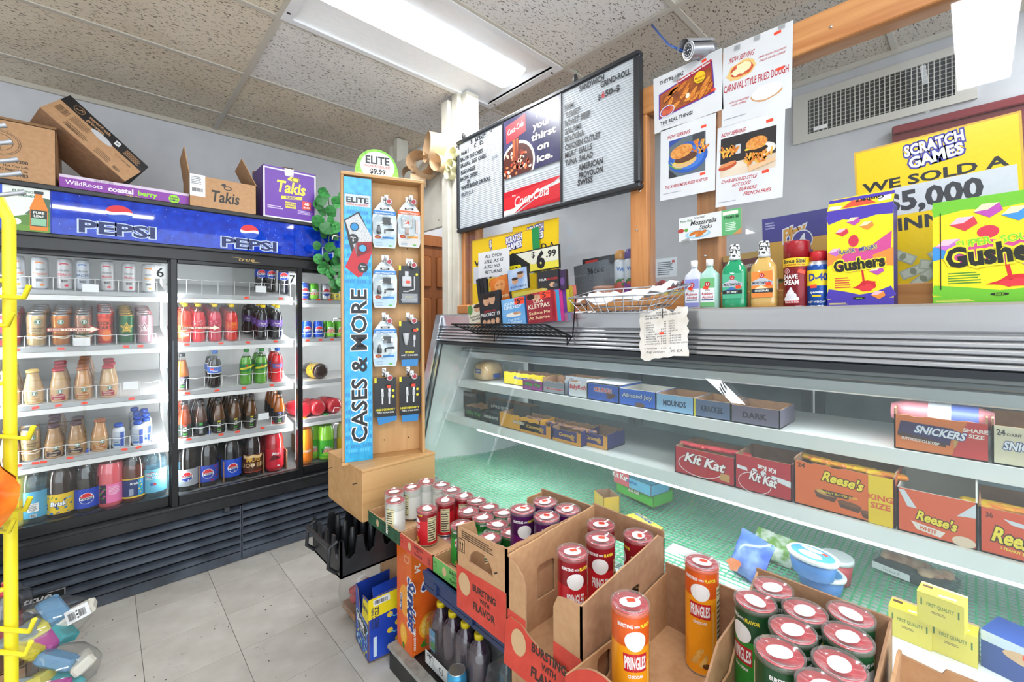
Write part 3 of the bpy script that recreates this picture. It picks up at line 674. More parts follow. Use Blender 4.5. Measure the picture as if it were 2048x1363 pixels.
def star(q, x, y, r, c, c2):
    pts = [(x + (r if i % 2 == 0 else r * .42) * sin(pi * i / 5), y + (r if i % 2 == 0 else r * .42) * cos(pi * i / 5)) for i in range(10)]; q.poly(pts, c); q.poly([((a - x) * .72 + x, (b - y) * .72 + y) for a, b in pts], c2)
def rock(c): q = Art(); star(q, 0, 80, 32, c, '1f5a34' if c == 'e0b53c' else '8c2040'); star(q, 0, 80, 15, c, c); q.text('R★R' if 0 else 'RSR', 0, 60, 11, c, 'c', bold=.03); return q
def frapp(c1, word='frappuccino'):
    q = Art(); q.poly([(-26, 8), (26, 6), (26, 30), (10, 42), (-10, 30), (-26, 36)], c1); emblem(q, 8, 50, 11); q.text(word, 0, 26, 6.5, 'f3ead8', 'c', bold=.01, shear=.25, w=44); q.small(-16, 10, 34, 10, 2, 'd9c9a8'); return q
def leafart(c):
    q = Art(); q.rect(-24, 68, 48, 9, c); q.text('PURE', 0, 52, 11, 'e9ebe2', 'c', bold=.02); q.text('LEAF', 0, 37, 11, 'e9ebe2', 'c', bold=.02)
    q.ell(-8, 24, 12, 5, '4fae3a', rot=-25); q.ell(9, 24, 12, 5, '3f9c33', rot=28); q.small(-16, 5, 32, 8, 2, 'cfd2c8'); return q
def pattern(words, cols, cs, size=12, y=40, n=20, seed=1, w=48, h=70):
    q = Art(); rd = random.Random(seed)
    for i in range(n): q.ell(rd.uniform(-w, w), rd.uniform(4, h), rd.uniform(3, 8), rd.uniform(2, 6), rd.choice(cs), rot=rd.uniform(0, 90), n=8, lay=0)
    for i, wd in enumerate(words): q.text(wd, 0, y - i * size * 1.3, size, cols[i % len(cols)], 'c', bold=.035, shear=.1, out='1b2a4d', outw=.05)
    return q
def nutri(bg='f2f2ee'): q = Art(); q.rect(-18, 30, 36, 40, bg); q.text('Nutrition Facts', 0, 62, 5, '1a1a1a', 'c', bold=.02, w=32); q.small(-15, 33, 30, 26, 6); q.rect(-10, 4, 20, 14, 'f2f2ee'); q.bars(-9, 5, 18, 12); return q
def dew(red='d22630'):
    q = Art(); q.poly([(-40, 10), (0, 60), (40, 40), (10, 0)], '8fd63a', lay=0); q.poly([(-40, 60), (-10, 30), (-40, 20)], '0e5c2c', lay=0); q.text('Mtn', -4, 52, 17, 'f4f6ee', 'c', bold=.03, shear=.35, out='14552c', outw=.05); q.text('DEW', 4, 30, 19, 'e9423f', 'c', bold=.04, shear=.35, out='f4f6ee', outw=.05); return q
frm = dict(capr=.0225, caph=.010)
GLB = M('c9a77a', .12, 0, .6, 1)
def fr(name, liqc, capc, lab): return bottle_proto(name, PFR, .150, M(liqc, .1, 0, .6, 1), capc, .006, .082, None, None, **frm)
PRO = {}
def proto(k):
    if k in PRO: return PRO[k]
    c = lambda *a, **q: can_proto('drink_can', *a, **q)
    o = {
     'cel_o': lambda: c(.029, .156, 'c9ccd0', cels('e8873c', 'Tropical', 'e07a3a'), metal=.15), 'cel_p': lambda: c(.029, .156, 'ccc9cb', cels('d23b52', 'PEACH', 'e0505f'), metal=.15),
     'cel_b': lambda: c(.029, .156, 'c0c7d0', cels('3a6fb5', 'ARCTIC', '2c4f8c'), metal=.15), 'cel_w': lambda: c(.029, .156, 'cccccd', cels('d8434c', 'Melon', 'd8434c'), metal=.15), 'cel_y': lambda: c(.029, .156, 'c8c9ca', cels('e98a2f', 'Mango', 'e9a23a'), metal=.15),
     'e_red': lambda: c(.033, .158, 'a32430', simple(['ROCKSTAR', 'PUNCH'], ['f1e6e6', '17181b'], 9, 110, extra=lambda q: (q.poly([(-40, 20), (10, 50), (30, 90), (0, 60), (-40, 60)], '1b1b1e'), q.rect(-40, 100, 80, 24, 'c03040')))),
     'e_tan': lambda: c(.033, .158, 'c9ae82', dshot('b2793f')), 'e_cop': lambda: c(.033, .158, 'c47a3c', dshot('a3521f')), 'e_ros': lambda: c(.033, .158, 'b9917c', dshot('3d5a3c')),
     'e_kick': lambda: c(.031, .168, 'c8402f', simple(['KICK', 'START'], ['22160f', '22160f'], 17, 96, extra=lambda q: (q.rect(-22, 40, 44, 90, 'e2573a'), q.ell(10, 40, 20, 30, 'f0803c')))),
     'e_gold': lambda: c(.033, .158, '2d6a44', rock('e0b53c'), lid='d7b75a', metal=.5), 'e_pink': lambda: c(.033, .158, 'd3a3ae', rock('f0e6e8'), lid='d6c9cc'),
     'f_van': lambda: bottle_proto('coffee_bottle', PFR, .152, GLB, 'cfae62', .006, .078, 'd3b183', frapp('c59a63'), **frm), 'f_red': lambda: bottle_proto('coffee_bottle', PFR, .152, GLB, 'b02b3a', .006, .078, 'cda77c', frapp('a3243f'), **frm),
     'f_car': lambda: bottle_proto('coffee_bottle', PFR, .152, M('c8976a', .12, 0, .6, 1), 'a5633c', .006, .078, 'c9a173', frapp('b0682f'), **frm), 'f_moc': lambda: bottle_proto('coffee_bottle', PFR, .152, M('a98560', .12, 0, .6, 1), '4c3038', .006, .078, 'b89268', frapp('3d2527'), **frm),
     'milk': lambda: bottle_proto('shake_bottle', PML, .112, M('cdd3dc', .2), '2750b4', .010, .092, 'c3cbd8', simple(['', ''], 'ffffff', 5, 60, extra=lambda q: (q.rect(6, 0, 16, 80, '2f4fa8'), q.rect(-22, 20, 24, 36, 'a9b6c9'), q.rect(-22, 5, 26, 12, '3a6fb0'), q.small(-20, 22, 20, 30, 5, '5b6677'))), caph=.014, capr=.018),
     'selt': lambda: bottle_proto('seltzer_bottle', P2L, .22, clear('water_fill', 'd3e8ee', 1.0, .06, .05, film=.16, haze=.2, hazec='b8d6e0'), 'e6e8ea', .035, .16, '54a7cc', nutri()),
     'vint': lambda: bottle_proto('seltzer_bottle', P2L, .22, clear('water_fill', 'd3e8ee', 1.0, .06, .05, film=.16, haze=.2, hazec='b8d6e0'), 'eceded', .035, .16, '6fc0dc', simple(['VINTAGE', 'SELTZER'], ['f6f4f4', 'e6f3f8'], 15, 92, shear=.1, extra=lambda q: (q.ring(0, 98, 40, 14, 2.5, 'd8343f'), q.ell(0, 46, 12, 8, 'c83a4c'), q.ell(-8, 46, 8, 8, '3a6fc0')))),
     'yel': lambda: bottle_proto('soda_bottle', P2L, .23, liq('d6d070'), 'e8cf2f', .035, .13, 'f0c52e', simple(['Pineapple'], '6b4a12', 14, 55)),
     'brisk': lambda: bottle_proto('tea_bottle', P2L, .235, liq('2a1710'), '2a2320', .030, .125, 'e8c22c', pattern(['Brisk'], ['f4f6f8'], ['2e6fb4', '69b0dc', '20407c', '3f7f3a'], 20, 40, 34, 2, 80, 82)),
     'pep_c': lambda: bottle_proto('soda_bottle', P2L, .175, liq('17100f'), '2b4fb8', .03, .125, '1f45b8', roundel(54, 95)), 'pep_g': lambda: bottle_proto('soda_bottle', P2L, .23, liq('120e0e'), 'd6d8da', .03, .125, 'a9adb2', roundel(54, 105, 'a')), 
     'pep_ch': lambda: bottle_proto('soda_bottle', P2L, .23, liq('140d0d'), '2b4fb8', .03, .125, '2a46b0', (lambda q: ([q.ell(x, y, 7, 6, 'b0202c', n=10) for x, y in ((-44, 85), (44, 30), (40, 84), (-46, 14), (20, 8), (50, 60))], q)[1])(roundel(54, 95))), 'pep': lambda: bottle_proto('soda_bottle', P2L, .24, liq('120c0c'), '2b4fb8', .03, .135, '1f4fc8', roundel(54, 105)),
     'pink': lambda: bottle_proto('lemonade_bottle', P2L, .23, liq('e0606a'), '1f2022', .03, .125, 'f07ab0', simple(['', ''], 'ffffff', 6, 60, extra=lambda q: (q.rect(-48, 0, 30, 95, '3c2340'), [q.ell(-46 + 7 * (i % 4), 10 + 9 * i, 6, 5, '5d8a3a' if i % 3 else 'c04a8c', n=8) for i in range(9)], q.small(-8, 40, 50, 45, 6, 'f7c3dc')))),
     'tea': lambda: bottle_proto('tea_bottle', P2L, .20, liq('5a2a1c'), '1f2022', .03, .135, '24386f', simple(['Brisk'], 'e9edf2', 12, 70, extra=lambda q: (q.rect(-60, 0, 120, 8, 'e8c22c'), q.rect(-60, 97, 120, 6, 'e8c22c'), q.rect(-22, 14, 18, 34, '9aa3b8'), q.rect(14, 10, 26, 84, '2f8cc0'), [q.ell(20 + 5 * (i % 3), 16 + i * 9, 4, 4, 'e8d23c' if i % 2 else '4fae3a', n=8) for i in range(8)]))),
     'root': lambda: bottle_proto('soda_bottle', P2L, .24, liq('1c1110'), 'd9dadb', .03, .14, '5a3020', simple(['MUG', 'ROOT BEER'], ['e2b043', 'd8b478'], 26, 66, extra=lambda q: (q.path([(-60, 100), (-30, 92), (0, 100), (30, 90), (60, 100)], 18, 'e6c58f'), q.ell(-4, 44, 12, 10, 'f0ddc0', n=10), q.rect(-60, 0, 120, 5, 'b03a26')))),
     'cred': lambda: bottle_proto('soda_bottle', P2L, .24, liq('c01f2e'), 'd8283a', .03, .15, 'd2283a', simple(['Mtn', 'ZERO'], ['f4e6e8', '2a0d12'], 18, 80, shear=.3, extra=lambda q: (q.poly([(-40, 40), (10, 110), (0, 70), (40, 60)], '8c1420'), q.rect(10, 6, 14, 8, 'f0e6e6')))),
     'dew2': lambda: bottle_proto('soda_bottle', P2L, .235, liq('8fdc2e'), '2f9a46', .03, .14, '3fb32a', dew()), 'oran': lambda: bottle_proto('soda_bottle', P2L, .235, liq('f08a1f'), 'f08a1f', .03, .14, 'f5821f', simple(['Crush'], 'f6f4ee', 20, 55)),
     's_red': lambda: bottle_proto('drink_bottle', P20, .175, liq('e8323a'), 'f0cf1f', .088, .13, 'e0464a', pattern([''], ['f6e9e9'], ['f0868a', 'c8202a', 'f6c9c9'], 8, 20, 14, 3, 30, 40)), 's_org': lambda: bottle_proto('drink_bottle', P20, .175, liq('f0442c'), 'f0cf1f', .03, .10, 'f4663a', simple(['GO', ''], 'f6f0ea', 12, 44, extra=lambda q: q.rect(-20, 8, 40, 16, 'e9e4e4'))), 's_mag': lambda: bottle_proto('drink_bottle', P20, .175, liq('d22a46'), 'f0cf1f', .088, .13, 'c9304c', pattern([''], ['f6e9e9'], ['e87a96', 'a81c34'], 8, 20, 12, 5, 30, 40)), 's_rdo': lambda: bottle_proto('drink_bottle', P20, .175, liq('d83028'), 'f0cf1f', .07, .12, 'e8542a', pattern([''], ['f6e9e9'], ['f08a3c', 'c02820'], 8, 20, 12, 6, 30, 46)), 
     's_pur': lambda: bottle_proto('drink_bottle', P20, .175, liq('16141f'), 'f0cf1f', .088, .13, '6a4a9a', pattern(['Brisk'], ['e6e1f0'], ['8f6cc0', '46307a', 'b3a0d6'], 9, 16, 14, 7, 30, 40)),
     's_pep': lambda: bottle_proto('soda_bottle', P20, .165, liq('130d0d'), '2f6fc8', .088, .135, '2b62c0', simple(['pepsi'], 'eef2f6', 9, 14, extra=lambda q: (q.rect(-60, 0, 120, 5, 'e6e4d0'), q.rect(-60, 42, 120, 5, 'e6e4d0'), globe(q, -16, 24, 11)))), 's_gal': lambda: bottle_proto('ale_bottle', P20, .175, liq('5fa63a'), '2f8a3c', .088, .135, '1f7a3c', simple(['', ''], 'ffffff', 5, 20, extra=lambda q: (q.poly([(-40, 8), (40, 26), (40, 38), (-40, 20)], 'f0e23a'), q.text('Schweppes', 0, 19, 6, '1f7a3c', 'c', bold=.02, rot=13, shear=.2), q.ell(0, 37, 6, 5, 'd84a3a')))), 's_ich': lambda: bottle_proto('soda_bottle', P20, .178, liq('e0202e'), '2f5fc0', .088, .135, 'c03a50', simple(['', ''], 'ffffff', 5, 20, extra=lambda q: (q.rect(-30, 12, 60, 24, '3f72c0'), q.ell(0, 24, 16, 8, 'e86a7a')))), 's_pel': lambda: bottle_proto('soda_bottle', P20, .165, liq('101018'), '20242e', .10, .15, '2450c0', roundel(40, 46)),
     'leaf_r': lambda: bottle_proto('tea_bottle', PLF, .172, liq('8a3a18'), '2c2d30', .006, .086, '27322c', leafart('d8392c'), sq=1.4), 'leaf_g': lambda: bottle_proto('tea_bottle', PLF, .172, liq('4a2a18'), '2c2d30', .006, .086, '23262a', simple(['', ''], 'f', 5, 30, extra=lambda q: (q.rect(-24, 62, 48, 16, '3fa24a'), q.small(-20, 12, 40, 44, 9, 'b9bcb8'))), sq=1.4), 'leaf_y': lambda: bottle_proto('tea_bottle', PLF, .172, liq('5a3a1c'), '2c2d30', .006, .086, '2a2c28', leafart('e0c92c'), sq=1.4), 'leaf_p': lambda: bottle_proto('tea_bottle', PLF, .172, liq('b0601f'), '2c2d30', .006, .086, '2c2c38', leafart('8f86d8'), sq=1.4),
     'c_pep': lambda: c(.033, .122, '1f4fc0', roundel(40, 92), metal=.3), 'c_dew': lambda: c(.033, .122, '5fb82e', dew(), metal=.3), 'c_sil': lambda: c(.033, .122, 'c9ccd2', roundel(40, 92, 'x')), 'c_yel': lambda: c(.033, .122, 'd9c43a', pattern(['Brisk'], ['f4f6f8'], ['2e6fb4', '69b0dc', '20407c'], 14, 50, 24, 4, 48, 90), metal=.3),
    }[k]()
    PRO[k] = [o, False]; return PRO[k]
def put(k, loc, rz, label, group, tilt=0):
    p = proto(k)
    if not p[1]: o = p[0]; p[1] = True; o.location = loc; o.rotation_euler = (0, 0, rz)
    else: o = dup(p[0], loc, rz)
    o.rotation_euler = (tilt, 0, rz)
    o['label'] = label; o['group'] = group; return o
SHN = ['top shelf', 'second shelf', 'third shelf', 'fourth shelf', 'cooler floor']
rdc = random.Random(21)
def column(k, px, lev, n, desc, door='6', y0=3.125, step=None, dz=0):
    z = ([FLZ] + SHZ[::-1])[4 - lev] if lev < 5 else 0
    z = SHZ[lev] if lev < 4 else FLZ
    z -= .004 if lev < 4 else 0
    if door == '8' and lev < 4: z = [1.545, 1.285, 1.0, .745][lev] - .004
    py = [560, 660, 750, 850, 980][lev]
    x = P(px, py, y=y0).x; step = step or (.072 if k[0] in 'cesmfl' else .112)
    if k.startswith('sel') or k in ('vint', 'yel', 'brisk', 'pink', 'tea', 'root', 'cred', 'dew2', 'oran', 'pep', 'pep_c', 'pep_g', 'pep_ch'): step = .114
    tl = TILT if lev < 4 and door != '8' else 0
    for i in range(n):
        lab = f'{desc}, {ORD[i]}, {SHN[lev]} behind cooler door {door}' if door != '8' else f'{desc}, {ORD[i]}, {SHN[lev]} right of door 7'
        put(k, (x + (rdc.uniform(-.004, .004) if i else 0), y0 + i * step, z + dz + tl * (y0 + i * step - 3.085)), rdc.uniform(-.12, .12) - .06, lab, f'drinks on the {SHN[lev]}', tl)
for px, k, d in ((36, 'cel_o', 'leftmost silver slim can with orange print'), (81, 'cel_o', 'second silver slim can with orange print'), (130, 'cel_p', 'silver slim can with pink peach print'), (167, 'cel_b', 'pale slim can with blue print'), (216, 'cel_w', 'left silver slim can with red melon'), (257, 'cel_w', 'right silver slim can with red melon'), (296, 'cel_y', 'silver slim can under the number card')):
    column(k, px, 0, 1, d)
for px, k, d, n in ((21, 'e_red', 'red and black energy can', 4), (74, 'e_tan', 'tan coffee energy can', 5), (123, 'e_cop', 'copper coffee energy can', 5), (168, 'e_ros', 'rose brown coffee can', 5), (211, 'e_kick', 'tall red energy can', 5), (252, 'e_gold', 'green can with gold star', 5), (290, 'e_pink', 'pink silver star can', 5)):
    column(k, px, 1, n, d)
for px, k, d, n in ((19, 'f_van', 'leftmost gold-capped coffee bottle', 3), (69, 'f_van', 'right gold-capped coffee bottle', 1), (119, 'f_red', 'left red-capped coffee bottle', 3), (168, 'f_car', 'brown-capped caramel coffee bottle', 5), (217, 'f_red', 'right red-capped coffee bottle', 3)):
    column(k, px, 2, n, d)
for px, k, d, n in ((22, 'f_moc', 'leftmost dark-capped coffee bottle', 2), (62, 'e_tan', 'pale gold coffee can', 2), (108, 'f_moc', 'left dark-capped mocha bottle', 5), (155, 'f_moc', 'right dark-capped mocha bottle', 2), (199, 'f_car', 'single caramel coffee bottle', 1), (237, 'milk', 'single blue-capped shake bottle', 1), (276, 'milk', 'left blue-capped shake bottle', 4)):
    column(k, px, 3, n, d)
column('milk', 291, 3, 3, 'right blue-capped shake bottle', y0=3.16)
for px, k, d, n in ((28, 'yel', 'yellow soda bottle', 1), (68, 'selt', 'blue-labelled seltzer bottle', 2), (122, 'brisk', 'dark tea bottle with yellow label', 2), (174, 'pep_c', 'blue-capped cola bottle', 3), (221, 'pink', 'pink lemonade bottle', 3), (267, 'tea', 'dark tea bottle with navy label', 2), (310, 'vint', 'white-capped seltzer bottle', 2)):
    column(k, px, 4, n, d)
column('selt', 100, 4, 1, 'tucked-back blue-labelled seltzer bottle', y0=3.25)
for px, k, d, y0 in ((519, 's_pel', 'left dark cola bottle', 3.36), (540, 's_pel', 'middle dark cola bottle', 3.34), (566, 's_pel', 'right dark cola bottle', 3.25)):
    column(k, px, 0, 1, d, '7', y0)
for px, k, d, n in ((369, 's_org', 'yellow-capped orange drink bottle', 3), (397, 's_red', 'yellow-capped bright red bottle', 5), (430, 's_mag', 'yellow-capped crimson bottle', 5), (463, 's_rdo', 'yellow-capped red-orange bottle', 4), (522, 's_pur', 'left yellow-capped dark purple bottle', 5), (551, 's_pur', 'right yellow-capped dark purple bottle', 5)):
    column(k, px, 1, n, d, '7')
column('s_pur', 498, 1, 2, 'tucked-back dark purple bottle', '7', 3.30)
for px, k, d, n in ((364, 'leaf_p', 'amber tea bottle', 1), (428, 's_pep', 'blue-capped cola bottle', 2), (491, 's_gal', 'left green ale bottle', 1), (521, 's_gal', 'right green ale bottle', 2), (553, 's_ich', 'blue-capped red soda bottle', 2)):
    column(k, px, 2, n, d, '7')
for px, k, d, n in ((370, 'leaf_r', 'red-labelled tea bottle', 3), (402, 'leaf_g', 'back-turned tea bottle', 4), (437, 'leaf_y', 'left yellow-labelled tea bottle', 4), (468, 'leaf_y', 'middle yellow-labelled tea bottle', 4), (500, 'leaf_y', 'right yellow-labelled tea bottle', 4), (558, 'leaf_p', 'purple-labelled tea bottle', 4)):
    column(k, px, 3, n, d, '7')
for px, k, d, n in ((375, 'pep_g', 'white-capped grey-labelled cola bottle', 2), (416, 'pep_ch', 'cherry-printed cola bottle', 2), (463, 'pep', 'plain blue-labelled cola bottle', 2), (505, 'root', 'brown-labelled root beer bottle', 2), (549, 'cred', 'bright red soda bottle', 2)):
    column(k, px, 4, n, d, '7')
for px, k, d in ((608, 'c_pep', 'blue cola can'), (627, 'c_dew', 'green citrus can'), (651, 'c_sil', 'silver cola can'), (671, 'c_yel', 'yellow tea can')): column(k, px, 0, 1, d, '8')
for px, k, d, n in ((613, 'c_pep', 'left blue cola can', 2), (637, 'c_pep', 'right blue cola can', 1), (660, 'c_dew', 'left green citrus can', 4), (680, 'c_dew', 'right green citrus can', 4)): column(k, px, 1, n, d, '8')
for px, k, d, n in ((609, 'oran', 'orange soda bottle', 1), (627, 'dew2', 'left green citrus bottle', 2), (652, 'dew2', 'right green citrus bottle', 2), (690, 'yel', 'yellow soda bottle', 1)): column(k, px, 4, n, d, '8', y0=3.13 if px != 627 else 3.2)
# bottles lying on their sides
def lying(k, px, py, z, lab, tilt=0):
    p = P(px, py, y=3.16); o = dup(proto(k)[0], (p.x, 3.12, z + .055)); o.rotation_euler = (radians(-90), tilt, 0.12); o['label'] = lab; o['group'] = 'bottles lying on the cooler shelves'
lying('brisk', 640, 735, .996, 'dark tea bottle lying on its side on the third shelf'); lying('cred', 606, 815, .741, 'red soda bottle lying nearest the black door stile')
lying('cred', 635, 815, .741, 'middle red soda bottle lying on the fourth shelf'); lying('cred', 668, 810, .741, 'red soda bottle lying beside the blue banner')
# wire lane dividers, price stickers and shelf tags belong to the cooler
wirem = M('e9eaea', .35)
def hoop(x0, x1, z, h=.05, d=.10):
    b = MB(); y = SHY + .012; b.tube([(x0, y + .05, z), (x0, y + .005, z + .01), (x0, y, z + h), ((x0 + x1) / 2, y - .012, z + h - .006), (x1, y, z + h), (x1, y + .005, z + .01), (x1, y + .05, z)], .0021, wirem, 5)
    b.v = [(a - OX, c - OY, e) for a, c, e in b.v]; b.build('wire_divider', ck)
def lanes(pxs, lev, h, door='6'):
    z = ([1.545, 1.285, 1.0, .745] if door == '8' else SHZ)[lev]
    xs = [P(p, [560, 660, 750, 850][lev], y=SHY).x for p in pxs]
    for a_, b_ in zip(xs, xs[1:]): hoop(a_, b_, z - .004, h)
lanes([-10, 58, 106, 150, 190, 237, 277, 314], 0, .065); lanes([-8, 48, 98, 146, 190, 233, 270, 312], 1, .058); lanes([-8, 44, 94, 144, 192, 240, 280, 320], 2, .075); lanes([-8, 36, 86, 130, 178, 220, 260, 300], 3, .065)
lanes([352, 374, 405, 437, 470, 500, 530, 560, 582], 0, .088, '7'); lanes([352, 382, 415, 447, 480, 508, 536, 566], 1, .065, '7'); lanes([352, 374, 410, 445, 476, 506, 537, 568], 2, .075, '7'); lanes([352, 386, 420, 453, 484, 515, 544, 574], 3, .06, '7'); lanes([600, 640, 690], 0, .06, '8'); lanes([600, 625, 650, 690], 1, .04, '8')
stk = MB().box(-.012, .012, -.0008, 0, -.006, .006, STICK).mesh('price_sticker')
for px, py in ((31, 699), (122, 693), (252, 690), (281, 689), (71, 811), (117, 806), (169, 801), (263, 791), (36, 930), (71, 924), (87, 923), (140, 914), (249, 896), (277, 892), (374, 686), (442, 682), (496, 681), (551, 680), (375, 779), (434, 774), (488, 768), (544, 763), (378, 871), (442, 862), (475, 857), (525, 852), (493, 595), (562, 598), (615, 678), (641, 676), (664, 675), (609, 600), (637, 600), (660, 599)):
    p = P(px, py, y=SHY - .0045); o = ob('price_sticker', stk, ck, (p.x - OX, p.y - OY, min(SHZ + [1.545, 1.285, 1.0, .745], key=lambda z: abs(z - .013 - p.z)) - .013)); o.rotation_euler = (0, rdc.uniform(-.15, .15), 0)
tagm = MB().box(-.03, .03, -.001, 0, -.02, .02, M('eef0f2', .4)).mesh('price_tag')
for px, py in ((181, 576), (164, 683), (262, 770), (522, 578), (527, 832)):
    p = P(px, py, y=SHY - .014); ob('price_tag', tagm, ck, (p.x - OX, p.y - OY, p.z))
# cardboard lane boards between the big bottles
for px in (399, 447, 527, 573, 622):
    p = P(px, 960, y=3.10); MB().box(-.003, .003, 0, .42, 0, .125, M2('8d6a4a', 'a07c5a', 40, .8)).build('lane_board', None, loc=(p.x, 3.09, FLZ), label=f"upright cardboard lane board between big bottles, {['first', 'second', 'third', 'fourth', 'fifth'][(399, 447, 527, 573, 622).index(px)]} from the left", cat='divider', group='cardboard lane boards')
# ================================================================== helpers for cartons, slabs and sheets
R90 = -pi / 2
def frame_of(bl, br, tl):
    U = (br - bl); w = U.length; U.normalize(); V = tl - bl; V = V - U * V.dot(U); h = V.length; V.normalize(); N = V.cross(U)   # N points away from the viewer
    m = Matrix((U, N, V)).transposed().to_4x4(); m.translation = bl; return m, w, h
def slab(name, label, cat, bl, br, tl, thick, side, art=None, group=None, x=None, y=None, front=None, body='body'):
    """a flat thing given by three pixel corners on the plane x = .. or y = .."""
    k = dict(x=x) if x is not None else dict(y=y)
    m, w, h = frame_of(P(*bl, **k), P(*br, **k), P(*tl, **k))
    t = ob(name, None, label=label, cat=cat, group=group); t.matrix_world = m
    b = MB().box(0, w, 0, thick, 0, h, side); b.build(body, t)
    if front: MB().box(0, w, -.0003, 0, 0, h, front).build('cover', t)
    if art: art.plane('print', t, (0, -.0004 if front else 0, 0), UC, VC, w, h)
    return t
def carton(name, label, cat, loc, rz, w, d, h, out, inn, art=None, fh=None, bh=None, sh=None, group=None, closed=False, sart=None, jag=0, th=.003, lid=None, seed=1):
    """a printed carton, front at local y = 0; fh / bh / sh: heights of front, back and side walls"""
    t = thing(name, label, cat, loc, rz, group); fh = fh or h; bh = bh or h; sh = sh or h; rd = random.Random(seed)
    def wall(nm, pts, M4):      # pts: outline in the wall's plane
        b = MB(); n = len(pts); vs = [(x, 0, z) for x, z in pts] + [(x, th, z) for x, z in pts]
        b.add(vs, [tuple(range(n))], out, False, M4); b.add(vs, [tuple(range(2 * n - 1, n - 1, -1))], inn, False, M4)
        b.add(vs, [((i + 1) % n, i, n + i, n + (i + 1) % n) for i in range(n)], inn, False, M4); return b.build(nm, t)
    def top(l, hh, h0=None):
        h0 = hh if h0 is None else h0
        if not jag: return [(l, hh), (0, h0)]
        n = max(3, int(l / .012)); return [(l, hh)] + [(l - l * i / n, hh + (h0 - hh) * i / n + rd.uniform(-jag, jag)) for i in range(1, n)] + [(0, h0)]
    f = wall('front_panel', [(0, 0), (w, 0)] + top(w, fh), Matrix())
    wall('back_panel', [(0, 0), (w, 0)] + top(w, bh), Matrix.Translation((w, d, 0)) @ Matrix.Rotation(pi, 4, 'Z'))
    s2 = wall('side_panel', [(0, 0), (d, 0), (d, bh if not closed else h)] + top(d, sh, fh)[1:] if sh == h and not jag else [(0, 0), (d, 0)] + top(d, sh), Matrix.Translation((w, 0, 0)) @ Matrix.Rotation(pi / 2, 4, 'Z'))
    s1 = wall('side_panel', [(0, 0), (d, 0)] + top(d, sh), Matrix.Translation((0, d, 0)) @ Matrix.Rotation(-pi / 2, 4, 'Z'))
    MB().box(0, w, 0, d, 0, .003, inn).build('bottom_panel', t)
    if closed: MB().box(0, w, 0, d, h - .003, h, lid or out).build('top_panel', t)
    if art: art.plane('print', f, (0, 0, 0), UC, VC, w, fh if getattr(art, 'fit', 0) else None)
    if sart: sart.plane('print', s1, (0, d, 0), (0, -1, 0), VC, d)
    return t
# ================================================================== boxes on top of the cooler
CT = 2.036
# brown carton of cup lids
a = Art(300, 270); a.ring(120, 165, 72, 58, 2, '5a4632'); a.ring(120, 165, 66, 52, 2, '5a4632'); a.ring(116, 168, 52, 40, 2, '5a4632'); a.ring(110, 140, 22, 13, 2, '5a4632'); a.ring(110, 138, 12, 7, 1.5, '5a4632')
a.text('1200', 212, 84, 14, '3a2c20', 'r', bold=.03); a.text('Hot Cup Lids', 212, 64, 10, '3a2c20', 'r', bold=.025); a.text('12 Bags/100 Ea.', 212, 46, 10, '3a2c20', 'r', bold=.025); a.text('93783', 212, 24, 14, '3a2c20', 'r', bold=.03); a.poly([(60, 236), (76, 236), (68, 226)], '4a382a')
t = carton('lid_carton', 'brown carton printed with a cup lid drawing on the cooler', 'carton', (-.46, 2.96, CT), 0, .30, .40, .27, CARD, CARD_IN, a, closed=True)
for q in ((0, .3, .265, .275),): MB().add([(0, 0, .27), (.3, 0, .27), (.3, .06, .30), (0, .06, .30), (0, .004, .268), (.3, .004, .268), (.3, .064, .298), (0, .064, .298)], [(0, 1, 2, 3), (7, 6, 5, 4), (3, 2, 6, 7), (0, 4, 5, 1), (1, 5, 6, 2), (0, 3, 7, 4)], CARD).build('flap', t)
# black and brown produce box tipped on its corner
a = Art(300, 120); a.rect(0, 78, 300, 42, '1d1d1f'); a.ring(50, 99, 17, 14, 1.6, 'b98e66'); a.path([(40, 94), (50, 97), (55, 106), (60, 100)], 3, 'b98e66'); a.text('superfresh', 80, 102, 13, 'c59a72', bold=.02); a.text('growers', 84, 86, 13, 'c59a72', bold=.02)
a.rect(180, 92, 17, 20, 'e9edf0', rot=10); a.bars(184, 98, 9, 8); a.small(220, 86, 66, 26, 4, 'a8825e'); a.bars(12, 38, 40, 26, '6a5038', 14); a.small(60, 40, 70, 28, 6, '7a5e44'); a.small(62, 12, 90, 20, 3, '7a5e44'); a.bars(70, 12, 40, 8, '5a4430'); a.bars(240, 8, 26, 12, '5a4430'); a.small(170, 8, 60, 24, 4, '7a5e44'); a.text('2/1 YOUNG RIPE', 210, 58, 6, '4a3626', bold=.02)
a.ell(150, 74, 38, 12, 'c9cbd0', n=18)
bt = ob('produce_box', None, label='tilted black and brown produce box with an oval hand hole', cat='box')
bl = P(81, 214, y=2.99); br = P(251, 362, y=3.02); tl = P(160, 184, y=3.06)
m, w_, h_ = frame_of(bl, br, tl); bt.matrix_world = m
blk = M('1b1b1d', .6)
h_ = .155
for nm, q, mt in (('front_panel', (0, w_, 0, .004, 0, h_), CARD), ('back_panel', (0, w_, .236, .24, 0, h_), CARD_IN), ('end_panel', (0, .004, .004, .236, 0, h_), CARD), ('end_panel', (w_ - .004, w_, .004, .236, 0, h_), blk), ('base_panel', (0, w_, 0, .24, -.004, 0), CARD_IN)):
    MB().box(*q, mt).build(nm, bt)
a.plane('print', bt, (0, 0, 0), UC, VC, w_, h_)
e = Art(120, 60); e.ring(60, 30, 24, 20, 2, 'b98e66'); e.path([(44, 24), (60, 28), (66, 40), (74, 32)], 4, 'b98e66'); e.plane('end_print', bt, (w_, .03, .03), (0, 1, 0), VC, .18)
